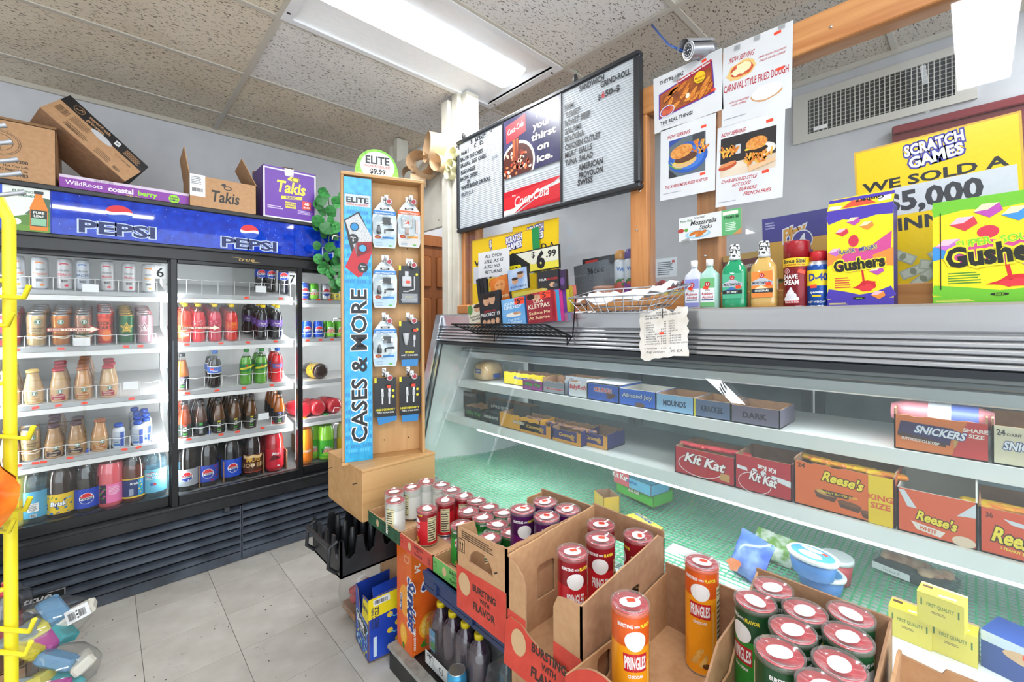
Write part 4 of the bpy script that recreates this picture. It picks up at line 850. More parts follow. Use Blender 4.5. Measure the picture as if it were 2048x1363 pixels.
# narrow purple display tray
a = Art(260, 36); a.rect(0, 0, 260, 36, '8e3fa8'); a.rect(0, 29, 260, 7, 'd9c9de'); a.text('WildRoots', 10, 13, 11, 'f4eef6', bold=.01); a.text('coastal', 88, 11, 13, 'f4eef6', bold=.035); a.text('berry', 147, 11, 13, '9be02f', bold=.035); a.text('TRAIL MIX', 122, 3, 4.5, 'd8d04a', bold=.03); a.text('BEST BEFORE', 62, 30, 4.5, '8a7a90', bold=.01)
a.ell(224, 15, 12, 12, '9be02f'); a.text('NON', 224, 16, 5, '4a2a60', 'c', bold=.03); a.text('GMO', 224, 9, 5, '4a2a60', 'c', bold=.03)
carton('snack_tray', 'long low purple snack tray lying under the tilted produce box', 'tray', (-.15, 2.965, CT), 0, .50, .22, .068, M('8e3fa8', .5), CARD_IN, a)
# plain brown snack carton with raised flaps
a = Art(130, 76); a.text('Takis', 38, 18, 26, '1d1b1a', bold=.02, shear=.12, w=56); a.ring(72, 52, 8, 5, 2, '1d1b1a'); a.ell(64, 58, 5, 3, '1d1b1a', n=8, jit=.3); a.rect(1, 24, 28, 48, 'eef0f2'); a.bars(5, 34, 20, 8); a.small(4, 50, 20, 18, 5, '8a8d92')
t = carton('snack_carton', 'plain brown snack carton with two flaps standing up', 'carton', (.345, 2.945, CT), 0, .325, .24, .175, CARD, CARD_IN, a, seed=3)
for sx, x0, dx in ((-1, 0, -.02), (1, .325, -.07)):
    MB().add([(x0, .002, .175), (x0, .238, .175), (x0 + dx, .21, .30), (x0 + dx, .03, .33), (x0 + .004, .002, .175), (x0 + .004, .238, .175), (x0 + dx + .004, .21, .30), (x0 + dx + .004, .03, .33)], [(0, 1, 2, 3), (7, 6, 5, 4), (0, 3, 7, 4), (3, 2, 6, 7), (2, 1, 5, 6), (1, 0, 4, 5)], CARD).build('flap', t)
# purple snack carton
a = Art(110, 110); a.rect(0, 0, 110, 110, 'eceaf0'); a.rect(3, 3, 104, 104, '6a35a8'); a.text('Takis', 24, 60, 26, 'f3e24a', bold=.03, shear=.15, w=62); a.ell(62, 92, 12, 6, 'e9d84a', jit=.3, n=12); a.ring(66, 92, 9, 6, 2, '8a6a20'); a.poly([(36, 44), (80, 49), (80, 56), (36, 51)], 'f3e24a'); a.text('FUEGO', 46, 46.5, 5, '4a2080', bold=.04, rot=5)
a.rect(44, 26, 22, 14, 'e6d34a'); a.text('FACE THE', 55, 34, 3.4, '4a2080', 'c', bold=.04); a.text('INTENSITY', 55, 29, 3.4, '4a2080', 'c', bold=.04, w=20); a.rect(80, 28, 19, 19, 'e0483a'); a.text('40', 89.5, 37, 7.5, 'f6f2f2', 'c', bold=.04); a.text('BAGS', 89.5, 31, 4, 'f6f2f2', 'c', bold=.04); a.small(8, 20, 36, 8, 2, 'cdbbe6'); a.small(70, 16, 34, 9, 3, 'cdbbe6')
t = carton('snack_carton', 'purple snack carton with yellow lettering and open flaps', 'carton', (.705, 2.935, CT), 0, .305, .26, .315, M('6a35a8', .45), CARD_IN, a)
for pts in ([(.0, .26, .315), (.15, .02, .315 + .02), (.15, .20, .37), (.0, .26, .33)], [(.305, .26, .315), (.17, .02, .33), (.17, .20, .375), (.305, .26, .33)]):
    v = [Vector(p) for p in pts]; MB().add(v + [p + Vector((0, 0, .004)) for p in v], [(0, 1, 2, 3), (7, 6, 5, 4), (0, 4, 5, 1), (1, 5, 6, 2), (2, 6, 7, 3), (3, 7, 4, 0)], CARD_IN).build('flap', t)
MB().box(.12, .17, -.0012, -.0006, .27, .315, clear('tape', 'f0f0f0', 1, .1, .1, film=.12)).build('tape', t)
# trailing artificial ivy at the end of the cooler
iv = thing('ivy_garland', 'artificial green ivy garland hanging beside the blue banner', 'garland', (1.06, 2.86, 1.62))
rd = random.Random(4); b = MB(); b.tube([(0, 0, .62), (.02, .01, .4), (-.01, 0, .2), (.03, .01, 0)], .003, M('4a6a3a', .6), 5); b.build('stem', iv)
lf = []
for c in ('2f7a3a', '3f9a4a', '57b060'):
    n = 9; vs = [(0, 0, .004)] + [(.036 * cos(2 * pi * i / n) * (1 if i else .75), .036 * sin(2 * pi * i / n), -.006 + (.004 if i % 2 else 0)) for i in range(n)]
    lf.append(MB().add(vs, [(0, 1 + i, 1 + (i + 1) % n) for i in range(n)], M2(c, '1f5a2a', 60, .5, 3, .4, .75), True).mesh('leaf'))
for i in range(46):
    z = rd.uniform(-.02, .62); o = ob('leaf', lf[rd.randrange(3)], iv, (rd.uniform(-.07, .10), rd.uniform(-.04, .04), z)); o.rotation_euler = (radians(90) + rd.uniform(-.6, .6), rd.uniform(-.5, .5), rd.uniform(-.7, .7)); s_ = rd.uniform(.8, 1.2); o.scale = (s_, s_, s_)
# ================================================================== phone accessory display
pine = wood('c39561', 'd4a873', 'z', 10, .5); pinex = wood('c39561', 'd4a873', 'x', 10, .5)
bb = thing('wooden_plinth', 'light wooden plinth box under the phone accessory display', 'plinth', (.77, 1.72, .573))
for q in ((0, .35, 0, .012), (0, .35, .358, .37)): MB().box(q[0], q[1], q[2], q[3], .0, .205, pinex, bev=.002).build('side_board', bb)
for q in ((0, .012), (.338, .35)): MB().box(q[0], q[1], .012, .358, 0, .205, pinex).build('end_board', bb)
MB().box(-.002, .352, -.002, .372, .205, .216, pinex, bev=.002).build('top_board', bb)
for x, z in ((-.002, .16),): 
    for y in (.05, .32): MB().tube([(-.001, y, .15), (-.02, y, .15)], .002, M('3a3a3a', .4, .8), 6).build('screw', bb)
MB().box(.01, .34, .01, .36, -.0, .003, pinex).build('base_board', bb)
pd = thing('accessory_display', 'tall wooden peg display with a blue banner and phone chargers', 'display', (.748, 1.872, .790), radians(-19.6))
PW, PHH, PDP = .36, 1.245, .075
for nm, q in (('back_board', (0, PW, PDP - .008, PDP, 0, PHH)), ('side_board', (0, .012, 0, PDP - .008, 0, PHH)), ('side_board', (PW - .014, PW, 0, PDP - .008, 0, PHH)), ('top_board', (0, PW, -.004, PDP, PHH, PHH + .014)), ('bottom_board', (-.003, PW + .003, -.006, PDP, -.014, 0))):
    MB().box(*q, pine if q[5] - q[4] > .1 else pinex, bev=.0015).build(nm, pd)
bl_ = Art(116, 1245); skyb = M2('1f9ad6', '35b3e6', 40, .3)
bl_.rect(0, 0, 116, 1245, skyb)
for i in range(11):
    for j in range(60):
        if (j < 14 or j > 38) and (i * 7 + j * 3) % 5: bl_.rect(4 + i * 10, 40 + j * 19, 7, 14, '2f8ac9' if j % 2 else '57c0ea', lay=1)
bl_.rect(4, 1118, 108, 52, 'c9d3da', lay=2); bl_.text('ELITE', 10, 1135, 24, '22242a', bold=.03, w=94, lay=3); bl_.text('PHONE ACCESSORIES', 12, 1122, 8, 'd8402f', bold=.02, w=90, lay=3)
bl_.poly([(0, 1055), (62, 1098), (116, 985), (116, 915), (52, 885), (28, 925)], '2a2c30', lay=2); bl_.poly([(6, 1052), (58, 1088), (116, 990), (114, 922), (54, 897)], M2('e6e9ec', '9a9ea5', 300, .4), lay=3); bl_.ell(44, 1028, 15, 15, '1f8ac9', lay=4); bl_.ring(44, 1028, 19, 19, 4, '2a2c30', lay=4)
bl_.poly([(4, 850), (52, 962), (116, 968), (116, 915), (74, 812), (56, 808)], 'c32230', lay=3); bl_.ell(78, 936, 15, 15, '4fa8e0', lay=4); bl_.ring(78, 936, 18, 18, 3, '2a1416', lay=4)
for x, y, s1, s2 in ((38, 975, 'iPhone', '5'), (78, 850, 'iPhone', '4s')): bl_.ell(x, y, 22, 22, '2b2d31', lay=5); bl_.text(s1, x, y + 4, 6, 'e6e8ea', 'c', bold=.02, lay=6); bl_.text(s2, x, y - 11, 11, 'e6e8ea', 'c', bold=.03, lay=6)
bl_.text('CASES & MORE', 92, 82, 66, '14171c', bold=.02, rot=90, w=672, out='e9eef2', outw=.045, lay=3)
MB().box(.012, .126, -.006, -.002, .0, PHH - .01, M('2f86b8', .4)).build('banner_board', pd)
bl_.plane('banner_print', pd, (.012, -.006, 0), UC, VC, .114, PHH - .01)
hole = MB().lathe([(.003, 0), (.003, .001)], M('4a3524', .9), 8).mesh('peg_hole')
for x in (.185, .295):
    for z in (.06, .24, .41, .50, .68, .77, .95, 1.02):
        o = ob('peg_hole', hole, pd, (x, PDP - .0085, z)); o.rotation_euler = (radians(90), 0, 0)
# green sign on top
es = thing('topper_sign', 'round-topped green sign standing on the accessory display', 'sign', (.748, 1.872, .790 + PHH + .014), radians(-19.6))
pts = [(.065, 0)] + [(.155 - .095 * cos(radians(a_)), .0 + .125 * sin(radians(a_)) ** .8) for a_ in range(4, 177, 9)] + [(.25, 0)]
b = MB(); n = len(pts); b.add([(x, .03, z) for x, z in pts] + [(x, .042, z) for x, z in pts], [tuple(range(n - 1, -1, -1)), tuple(range(n, 2 * n))], M('7fcf4a', .4)); b.add([(x, .03, z) for x, z in pts] + [(x, .042, z) for x, z in pts], [(i, (i + 1) % n, n + (i + 1) % n, n + i) for i in range(n)], pine); b.build('sign_board', es)
a = Art(100, 100); a.poly([((x - .065) / .185 * 100, z / .125 * 68) for x, z in pts], M2('62b83a', '9be05a', 120, .4)); a.ell(50, 26, 40, 36, 'e6eaec', n=26, lay=1); a.poly([(10, 0), (90, 0), (90, 1), (10, 1)], '62b83a', lay=2); a.text('ELITE', 50, 32, 19, '3a3d42', 'c', bold=.03, w=56); a.text('PHONE ACCESSORIES', 50, 23, 6, 'd04a3a', 'c', bold=.02, w=60); a.text('$9.99', 50, 8, 12, '22242a', 'c', bold=.03)
a.items = [([(x, max(y, 0)) for x, y in q[0]],) + q[1:] for q in a.items]
a.plane('print', es, (.065, .03, 0), UC, VC, .185)
# hooks and blister packs
def hook_pack(x, z, kind, i):
    k = thing('charger_pack', ['x'][0], 'charger pack', (0, 0, 0)); k.parent = None
    mw_ = Matrix.Translation((.748, 1.872, .790)) @ Matrix.Rotation(radians(-19.6), 4, 'Z') @ Matrix.Translation((x, 0, z)); k.matrix_world = mw_
    b = MB(); yb = .02
    if kind in 'WO':
        pts = [(-.045, -.105), (.045, -.105), (.052, -.08), (.054, .02), (.048, .06), (.030, .085), (.018, .10), (-.018, .10), (-.030, .085), (-.048, .06), (-.054, .02), (-.052, -.08)]
        b.prism(pts, 0, .003, M('dfe6ec', .35), Matrix.Translation((0, yb, 0)) @ Matrix.Rotation(radians(90), 4, 'X')); b.build('card', k)
        a = Art(); c1 = '2f86d0' if kind == 'W' else 'e06a2c'
        sc = lambda q: [(p * .97 * 1000, r * .97 * 1000) for p, r in q]
        a.poly(sc(pts), M2('cfe0ec', 'f0f4f7', 30, .3)); a.poly([(-50, 40), (50, 40), (46, 62), (30, 84), (-30, 84), (-46, 62)], 'e9eef2'); a.rect(-20, 66, 40, 9, '1d1f22'); a.text('MICRO', 0, 68, 5.5, 'f2f4f6', 'c', bold=.03)
        a.rect(-50, 44, 100, 18, c1); a.text('Sync+Home+Car' if kind == 'W' else 'Home Charger', 0, 48, 8, 'f2f6fa', 'c', bold=.02, shear=.2, w=86)
        a.poly([(-52, -70), (50, -40), (44, -100), (-44, -100)], 'bcd6ea' if kind == 'W' else 'd8d6d4'); a.ell(-30, -58, 14, 8, 'c83a26'); a.text('2in1', -30, -60, 5, 'f2e23c', 'c', bold=.03); a.rect(-10, -64, 50, 9, c1 if kind == 'W' else 'e8a02c'); a.small(-38, -98, 34, 18, 3, '9ab0c0'); a.ell(24, -95, 8, 4, '5fae3a')
        a.plane('print', k, (0, yb - .003, 0), UC, VC, .001)
        g = MB()
        if kind == 'W':
            g.lathe([(.006, 0), (.010, .004), (.010, .02), (.006, .03), (.006, .036), (.003, .04)], M('24272c', .3), 12, Matrix.Translation((-.026, yb - .012, -.045))); g.box(-.010, .024, yb - .02, yb - .004, .0, .030, M('3a3e44', .3)); g.box(.024, .034, yb - .015, yb - .008, .006, .022, CHROME); g.tube([(.0, yb - .008, -.04), (.0, yb - .008, -.025), (.012, yb - .008, -.022), (.04, yb - .008, -.022)], .004, M('24272c', .3), 6)
        else:
            g.box(-.036, .014, yb - .022, yb - .004, -.02, .028, M('d9dbde', .3), bev=.004); g.box(-.02, -.004, yb - .016, yb - .008, -.05, -.02, M('b08474', .4)); g.box(.028, .038, yb - .014, yb - .006, -.04, .02, M('d9c9c4', .4))
        g.build('goods', k)
        MB().ball((-.01, yb - .004, -.01), .045, .024, .06, CLEARP, 12).build('blister', k)
        if kind == 'O': MB().box(-.022, -.004, yb - .0255, yb - .0246, -.004, .008, STICK).build('price_sticker', k)
    else:
        hh = .088
        b.box(-.048, .048, yb - .001, yb + .001, -hh, hh, M('1c1d20', .35)); b.build('card', k)
        a = Art(); a.rect(-48, 66, 10, 22, 'e8dc2c'); W1 = 'e8dc2c'
        nm = {'P': ('PD25W', 'FAST CHARGER'), 'C': ('PD30W', 'FAST CHARGER'), 'H': ('HIGH QUALITY', 'TYPE C TO AUX CORD')}[kind]
        a.text(nm[0], 0, -60, 9, W1, 'c', bold=.04); a.text(nm[1], 0, -72, 6.5, 'e6e8ea', 'c', bold=.03, w=76)
        for y in ((28, 2) if kind == 'H' else (50,)): a.ell(34, y, 6, 6, W1); 
        a.plane('print', k, (0, yb - .0012, 0), UC, VC, .001)
        g = MB(); gm_ = M('c6c9ce', .3)
        if kind == 'H':
            for x0 in (-.014, .016): g.box(x0 - .006, x0 + .006, yb - .012, yb - .001, .0, .026, gm_, bev=.002); g.box(x0 - .004, x0 + .004, yb - .009, yb - .001, .026, .04, CHROME); g.tube([(x0, yb - .005, 0), (x0, yb - .005, -.03)], .004, M('e4e6e8', .4), 6)
        elif kind == 'P': g.box(-.036, .008, yb - .018, yb - .001, -.01, .04, gm_, bev=.004); g.box(-.022, -.006, yb - .012, yb - .002, .04, .062, gm_); g.tube([(.022, yb - .005, .04), (.022, yb - .005, .0), (.022, yb - .005, -.02), (-.01, yb - .005, -.03), (-.03, yb - .005, -.03)], .004, gm_, 6); g.box(-.036, .036, yb - .008, yb - .001, -.082, -.04, clear('tray_window', 'c9ccd2', 1.2, .1, .1))
        else: g.lathe([(.006, -.03), (.008, -.02), (.013, 0), (.016, .02), (.015, .024)], gm_, 12, Matrix.Translation((-.018, yb - .013, .01))); g.box(.014, .026, yb - .012, yb - .002, .0, .024, gm_, bev=.002); g.tube([(.02, yb - .006, 0), (.02, yb - .006, -.03)], .004, gm_, 6)
        g.build('goods', k); sx_, sz_ = ((.012, .05) if kind == 'H' else (-.01, .012) if kind == 'P' else (.022, .046))
        MB().box(sx_ - .009, sx_ + .009, yb - .0225, yb - .0215, sz_ - .006, sz_ + .006, STICK).build('price_sticker', k)
        if kind != 'P':
            MB().prism([(-.036, 0), (.036, 0), (.040, .034), (-.038, .034)] if i != 6 else [(-.03, -.005), (.05, .012), (.05, .034), (-.038, .034)], 0, .001, M('2f86c8', .4), Matrix.Translation((0, yb + .003, -hh - .032)) @ Matrix.Rotation(radians(90), 4, 'X')).build('backing_card', k)
    return k
NM = ['first row left charger pack, pale blue with a car plug', 'first row right charger pack, orange with a white cube', 'second row left charger pack, pale blue with a car plug', 'second row right black pack with a charger cube', 'third row left charger pack, pale blue with a car plug', 'third row right black pack with a white car plug', 'bottom row left black cable pack with a crooked blue backing', 'bottom row right black cable pack with a blue backing']
for i, (x, z, kd) in enumerate(((.185, 1.045, 'W'), (.295, 1.055, 'O'), (.185, .775, 'W'), (.295, .775, 'P'), (.185, .51, 'W'), (.295, .52, 'C'), (.185, .265, 'H'), (.295, .265, 'H'))):
    k = hook_pack(x, z, kd, i); k['label'] = NM[i]; k['group'] = 'chargers on the accessory display'
    hk = MB(); zt = z + (.108 if kd in 'WO' else .098)
    hk.box(x - .008, x + .008, PDP - .011, PDP - .0085, zt - .01, zt + .03, CHROME); hk.tube([(x, PDP - .01, zt + .012), (x, .02, zt + .012), (x, .0, zt + .016), (x + .002, -.02, zt - .004)], .003, CHROME, 6); hk.build('hook', pd)
    lk = MB(); lk.lathe([(.013, 0), (.015, .003), (.015, .012), (.012, .015)], M('b9bcc2', .3, .6), 14, Matrix.Translation((x + .016, .008, zt - .008)) @ Matrix.Rotation(radians(90), 4, 'X')); lk.box(x - .004, x + .012, -.01, .012, zt - .002, zt + .02, M('b9bcc2', .3, .6)); lk.lathe([(.010, 0), (.010, .0012)], M('b0303a', .4), 12, Matrix.Translation((x + .016, -.007, zt - .008)) @ Matrix.Rotation(radians(90), 4, 'X')); lk.build('lock', pd)
for z in (.16, .23, .62, .98): MB().tube([(-.002, .04, z), (-.03, .03, z + .003), (-.034, .03, z - .015)], .003, CHROME, 6).build('side_hook', pd)
# peach ribbon bow on the display
bw = thing('ribbon_bow', 'peach paper ribbon bow beside the green topper sign', 'bow', (1.475, 2.40, 2.30))
pm = M2('d9b48a', 'e6c7a0', 20, .5)
def loop(cx, cz, r, w, ang, tw):
    b = MB(); n = 14; vs = []
    for i in range(n):
        a_ = 2 * pi * i / n; p = Vector((r * cos(a_), -w / 2, r * .8 * sin(a_))); q = Vector((r * cos(a_), w / 2, r * .8 * sin(a_)))
        m_ = Matrix.Translation((cx, 0, cz)) @ Matrix.Rotation(ang, 4, 'Z') @ Matrix.Rotation(tw, 4, 'Y'); vs += [m_ @ p, m_ @ q]
    b.add(vs, [(2 * i, 2 * i + 1, (2 * i + 3) % (2 * n), (2 * i + 2) % (2 * n)) for i in range(n)], pm, True); b.build('loop', bw)
bw.scale = (1.9, 1.9, 1.9); bw.rotation_euler = (0, 0, R90)
loop(.0, .05, .045, .055, .5, .3); loop(.085, .075, .052, .06, -.3, -.5); loop(-.06, .02, .035, .05, .9, .7); loop(.03, .03, .04, .05, 1.2, .2); loop(.11, .02, .03, .045, .2, 1.0); loop(-.02, .0, .03, .05, -.6, .4)
yb_ = thing('paper_rosette', 'pale yellow paper rosette pinned on the white post', 'rosette', (1.50, 2.10, 2.33))
for i in range(3):
    b = MB(); n = 10; vs = []
    for j in range(n):
        a_ = 2 * pi * j / n
        for s in (-.025, .025): vs.append(Matrix.Translation((0, (-.03, .0, .02)[i], (.04, -.02, -.06)[i])) @ Matrix.Rotation(.6 * i, 4, 'X') @ Vector((s, .04 * cos(a_), .035 * sin(a_))))
    b.add(vs, [(2 * j, 2 * j + 1, (2 * j + 3) % (2 * n), (2 * j + 2) % (2 * n)) for j in range(n)], M('eee9b8', .5), True); b.build('loop', yb_)
# ================================================================== menu board over the counter
MBX = 1.495
mb = thing('menu_board', 'black-framed white letter board menu hanging over the deli case', 'menu board', (MBX, 2.055, 1.905), R90)
BW, BH = 1.18, .53
MB().box(.01, BW - .01, .008, .028, .01, BH - .01, M2('b9c0c6', 'c6ccd2', 6, .5)).build('letter_panel', mb)
gv = MB().box(0, .385, 0, .0016, 0, .0035, M('c3cad0', .5)).mesh('groove')
for k in range(3):
    for j in range(48): 
        if k == 1 and not (5 <= j < 17): continue
        ob('groove', gv, mb, (.014 + k * .391 - (.004 if k == 2 else 0), .0064, .022 + j * .0103))
frm_ = M('26292e', .35)
for q in ((0, BW, 0, .022), (0, BW, BH - .022, BH), (0, .02, .022, BH - .022), (BW - .026, BW, .022, BH - .022)): MB().box(q[0], q[1], -.004, .034, q[2], q[3], frm_, bev=.005).build('frame_bar', mb)
for x in (.398, .787): MB().box(x - .004, x + .004, .0, .01, .022, BH - .022, frm_).build('divider_bar', mb)
K = '1b1d21'
def ml(t, x, fy, h=22, w=None, c=K): Art(1180, 530).text(t, x, 530 * (1 - fy) - h / 2, h, c, bold=.032, w=w).plane('letter_line', mb, (0, .0040, 0), UC, VC, BW)
ml('B   AKFAST', 130, .075, 22, 130); ml('2', 300, .05); ml('C   ES', 158, .13, 22, 80); ml('HAM E', 40, .15, 22, 72); ml('BACON EGG CHEES', 34, .215, 22, 200); ml('SAUSAG  EGG CHEES', 34, .28, 22, 230); ml('2.99', 305, .335, 20, 48, '7a7d82'); ml('EGG CHEESE', 36, .355, 22, 134); ml('BACON CHEESE', 32, .425, 22, 158); ml('ON', 92, .475, 20, 30); ml('WHITE BREAD OR ROLL', 38, .525, 22, 260); ml('FRUIT CUP', 40, .60, 20, 112, '55585d')
ml('SANDWICH', 890, .075, 24, 128); ml('GRIND-ROLL', 1000, .125, 24, 140); ml('$', 985,   .215, 22); ml('6', 1004, .21, 25, None, 'b8202c'); ml('50-$', 1022, .21, 24, 70)
for i, t in enumerate(('HAM', 'TURKEY', 'ROAST BEEF', 'SALAMI', 'BOLOGNA', 'CHICKEN CUTLET', 'MEAT  BALLS', 'TUNA  SALAD')): ml(t, 808, .175 + i * .0665, 25, (50, 88, 140, 90, 106, 190, 148, 152)[i])
ml('AMERICAN', 882, .715, 25, 128); ml('PROVOLON', 885, .78, 25, 124); ml('SWISS', 878, .835, 25, 80)
c = Art(372, 480)                                   # drink poster and lower banner in the middle
c.poly([(0, 190), (372, 190), (372, 480), (0, 480)], M2('3a3a5c', '4a4868', 8, .25)); c.ell(98, 240, 122, 118, 'e2ddd2', n=28); c.ell(98, 238, 110, 106, '4a1408', n=28); rd = random.Random(5)
for i in range(60):
    a_ = rd.uniform(0, 2 * pi); r_ = rd.uniform(0, 92); x, y = 98 + r_ * 1.05 * cos(a_), 238 + r_ * sin(a_)
    c.ell(x, y, rd.uniform(6, 14), rd.uniform(5, 10), rd.choice(('b8401c', '7a200e', 'e6b49a', 'd87a4a', '3a0c06', 'f0d8c8', 'a02c14')), rd.uniform(0, 180), 7, .25, i, lay=3 + i % 3)
c.poly([(64, 370), (112, 372), (106, 260), (72, 262)], '7a2a10', lay=6); c.poly([(70, 370), (84, 370), (80, 280), (74, 290)], 'c85a22', lay=7); c.poly([(96, 370), (104, 370), (100, 300)], 'd8763a', lay=7)
c.poly([(22, 362), (160, 388), (156, 474), (18, 452)], 'c8202c', lay=3); c.text('Coca-Cola', 30, 402, 30, 'f4ece8', bold=.0, shear=.25, rot=9, w=116, lay=4)
for i, (t, x, y, w) in enumerate((('Put', 226, 428, 96), ('your', 206, 376, 118), ('thirst', 196, 324, 158), ('on', 236, 270, 72), ('ice.', 232, 216, 100))): c.text(t, x, y, 34, 'efe6d2', bold=.03, w=w, lay=4)
c.items = [q for q in c.items]
def clampy(q): return ([(max(0, x), max(190, y)) for x, y in q[0]],) + q[1:]
c.items = [clampy(q) for q in c.items]
c.poly([(0, 0), (372, 24), (372, 122), (0, 92)], 'c8202c', lay=1); c.path([(0, 14), (70, 18), (140, 46), (230, 80), (372, 98)], [30, 26, 14, 10, 16], 'e9e4d8', lay=2); c.path([(0, 4), (90, 4), (160, 30), (250, 62), (372, 112)], [6, 6, 5, 5, 6], 'b0b4b8', lay=3)
c.text('Coca-Cola', 76, 36, 48, 'f6f0ea', bold=.0, shear=.25, rot=4, w=230, lay=4); c.text('Enjoy', 62, 90, 9, 'f6f0ea', bold=.0, lay=4)
MB().box(.404, .782, .0015, .004, .225, .512, M('3a3a5c', .3)).build('drink_poster', mb); MB().box(.404, .782, .0015, .004, .03, .145, M('b8202c', .3)).build('drink_banner', mb)
c.plane('drink_print', mb, (.406, .0015, .022), UC, VC, .374)
for x, zt in ((.05, .62), (.86, .83)):
    b = MB(); z1 = 2.74 - 1.905; b.tube([(x, .015, BH), (x, .015, BH + .03), (x + .01, .015, BH + .05), (x - .005, .015, BH + .06)], .003, M('5a6a5a', .4), 6); b.ball((x, .015, BH + .02), .012, .01, .022, M('2a2c2c', .5), 8); b.build('hanger', mb)
# ================================================================== sheets taped to the acrylic
SX = PX - .0145
WH = M2('d3d6db', 'dfe2e6', 5, .35)
def sheet(name, label, cat, bl, br, tl, art, side=None, x=SX, thick=.0008, group='sheets taped on the acrylic'):
    return slab(name, label, cat, bl, br, tl, thick, side or WH, art, group, x=x, body='paper')
fry = M2('c8641c', 'e6a03c', 220, .5); fry2 = M2('b5561a', 'd88428', 260, .5); bun = M2('c8742c', 'e0a050', 120, .5); meat = M2('4a2a1c', '6a3c26', 300, .6)
def fries(q, x, y, w, h, n, seed):
    rd = random.Random(seed)
    for i in range(n): a_ = rd.uniform(-50, 50); X = x + rd.uniform(0, w); Y = y + rd.uniform(0, h * .6); q.line(X, Y, X + h * .5 * sin(radians(a_)), Y + h * .5 * cos(radians(a_)), h * .11, rd.choice((fry, fry2, M('e8b048', .5))), lay=4 + i % 5)
a = Art(264, 204); a.text("THEY'RE HERE", 26, 172, 13, '1d2026', bold=.03, w=98); a.text('THE REAL THING!', 26, 22, 13, '1d2026', bold=.03, w=128); a.small(28, 14, 80, 6, 1, 'c3c6ca')
a.poly([(20, 46), (236, 66), (230, 176), (22, 138)], '5a3a9a'); a.poly([(24, 50), (232, 70), (226, 172), (26, 134)], 'a02838'); a.poly([(28, 54), (228, 74), (224, 158), (30, 132)], M2('7a3a14', 'a8581c', 40, .5))
rd = random.Random(8)
for i in range(16):
    x, y = rd.uniform(50, 214), rd.uniform(72, 138); r_ = rd.uniform(15, 60)
    a.ell(x, y, 24, 8.5, '8a4416', r_, 14, lay=3 + i % 4); a.ell(x, y + 1.2, 22.5, 7.4, fry if i % 2 else fry2, r_, 14, lay=4 + i % 4)
a.ell(138, 92, 9, 8, 'f4ecd4', 40, 10, .15, lay=9); a.ell(56, 66, 30, 20, 'e9e4e6', 8, 18, lay=9); a.ell(56, 66, 27, 17, '5a3a9a', 8, 18, lay=10); a.ell(57, 66, 25, 14, M2('b8402c', 'd8704a', 60, .4), 8, 18, lay=11)
a.ell(184, 138, 21, 20, 'f0c81c', n=22, lay=10); a.text('Maynards', 184, 134, 8, 'c83a26', 'c', bold=.01, shear=.2, w=36, lay=11); a.text('CHEESE', 184, 123, 5, '6a4a10', 'c', bold=.02, lay=11); a.poly([(96, 148), (228, 172), (228, 182), (96, 158)], 'c02c3c', lay=9); a.text('Mozzarella Cheese Sticks', 98, 149.5, 7, 'f4f0f0', bold=.04, rot=10, w=126, lay=10)
a.sticker(192, 184, 17, 9, 8); a.sticker(222, 72, 17, 8, 4)
sheet('food_poster', 'taped poster of fried mozzarella sticks with sauce', 'poster', (1309, 268), (1447, 218), (1304, 160), a)
RD_ = 'b02434'
a = Art(204, 264); a.text('NOW SERVING', 18, 206, 17, RD_, bold=.02, shear=.3, w=76); a.ell(58, 172, 44, 29, 'e6c278', 12, 20, .10, 3); a.ell(60, 172, 35, 23, M2('b8402c', 'd8683c', 60, .5), 10, 18, .12, 4); a.ell(60, 173, 27, 16, M2('f0dca0', 'f7eecb', 120, .5), 8, 16, .3, 5)
a.text('FRIED DOUGH PIZZA WITH', 110, 186, 6, RD_, bold=.02, shear=.3, w=76); a.text('ITALIAN SAUCE & CHEESE', 112, 174, 6, RD_, bold=.02, shear=.3, w=72); a.text('CARNIVAL STYLE FRIED DOUGH', 5, 112, 24, RD_, bold=.015, w=190)
a.ell(134, 70, 46, 24, 'c8986a', 4, 18, .06, 7); a.ell(136, 74, 44, 23, M2('dfe9f0', 'f2f6f8', 40, .5), 4, 18, .06, 8); a.text('WITH OLD FASHIONED', 22, 70, 6, RD_, bold=.02, shear=.3, w=62); a.text('SUGAR TOPPING', 30, 60, 6, RD_, bold=.02, shear=.3, w=46); a.small(8, 20, 90, 5, 1, '8d93a0'); a.sticker(152, 240, 20, 9, 4); a.sticker(162, 126, 20, 9, 4)
sheet('food_poster', 'taped poster of carnival fried dough with red lettering', 'poster', (1443, 255), (1582, 215), (1448, 97), a)
a = Art(202, 264); a.text('NOW SERVING', 26, 222, 13, RD_, bold=.02, shear=.3, w=84)
a.rect(34, 76, 134, 138, '5c6a74'); a.poly([(34, 190), (90, 214), (34, 214)], '2a4a9a'); a.poly([(34, 76), (34, 110), (70, 76)], '2a2f38'); a.rect(122, 184, 42, 30, '3a4048', lay=2); a.ell(104, 138, 72, 54, '2a5ab4', n=26); a.ell(108, 136, 56, 40, '3f76cc', n=24)
a.ell(92, 122, 46, 18, 'd8b07a', 6, 18); a.ell(96, 130, 44, 10, 'e6c83c', 6, 14, .2); a.ell(98, 138, 42, 16, meat, 6, 18); a.ell(82, 164, 42, 24, bun, 8, 20); fries(a, 132, 138, 34, 50, 14, 5); a.path([(34, 128), (60, 106), (86, 100)], 4, '5a9a3a'); a.path([(40, 134), (66, 110), (90, 106)], 2, 'c8dca8')
a.text('THE AWESOME BURGER PLATTER', 18, 40, 11, RD_, bold=.02, shear=.3, w=158); a.small(12, 20, 90, 5, 1, '9a9fa8'); a.sticker(152, 226, 18, 9, 4); a.sticker(150, 62, 18, 9, 4)
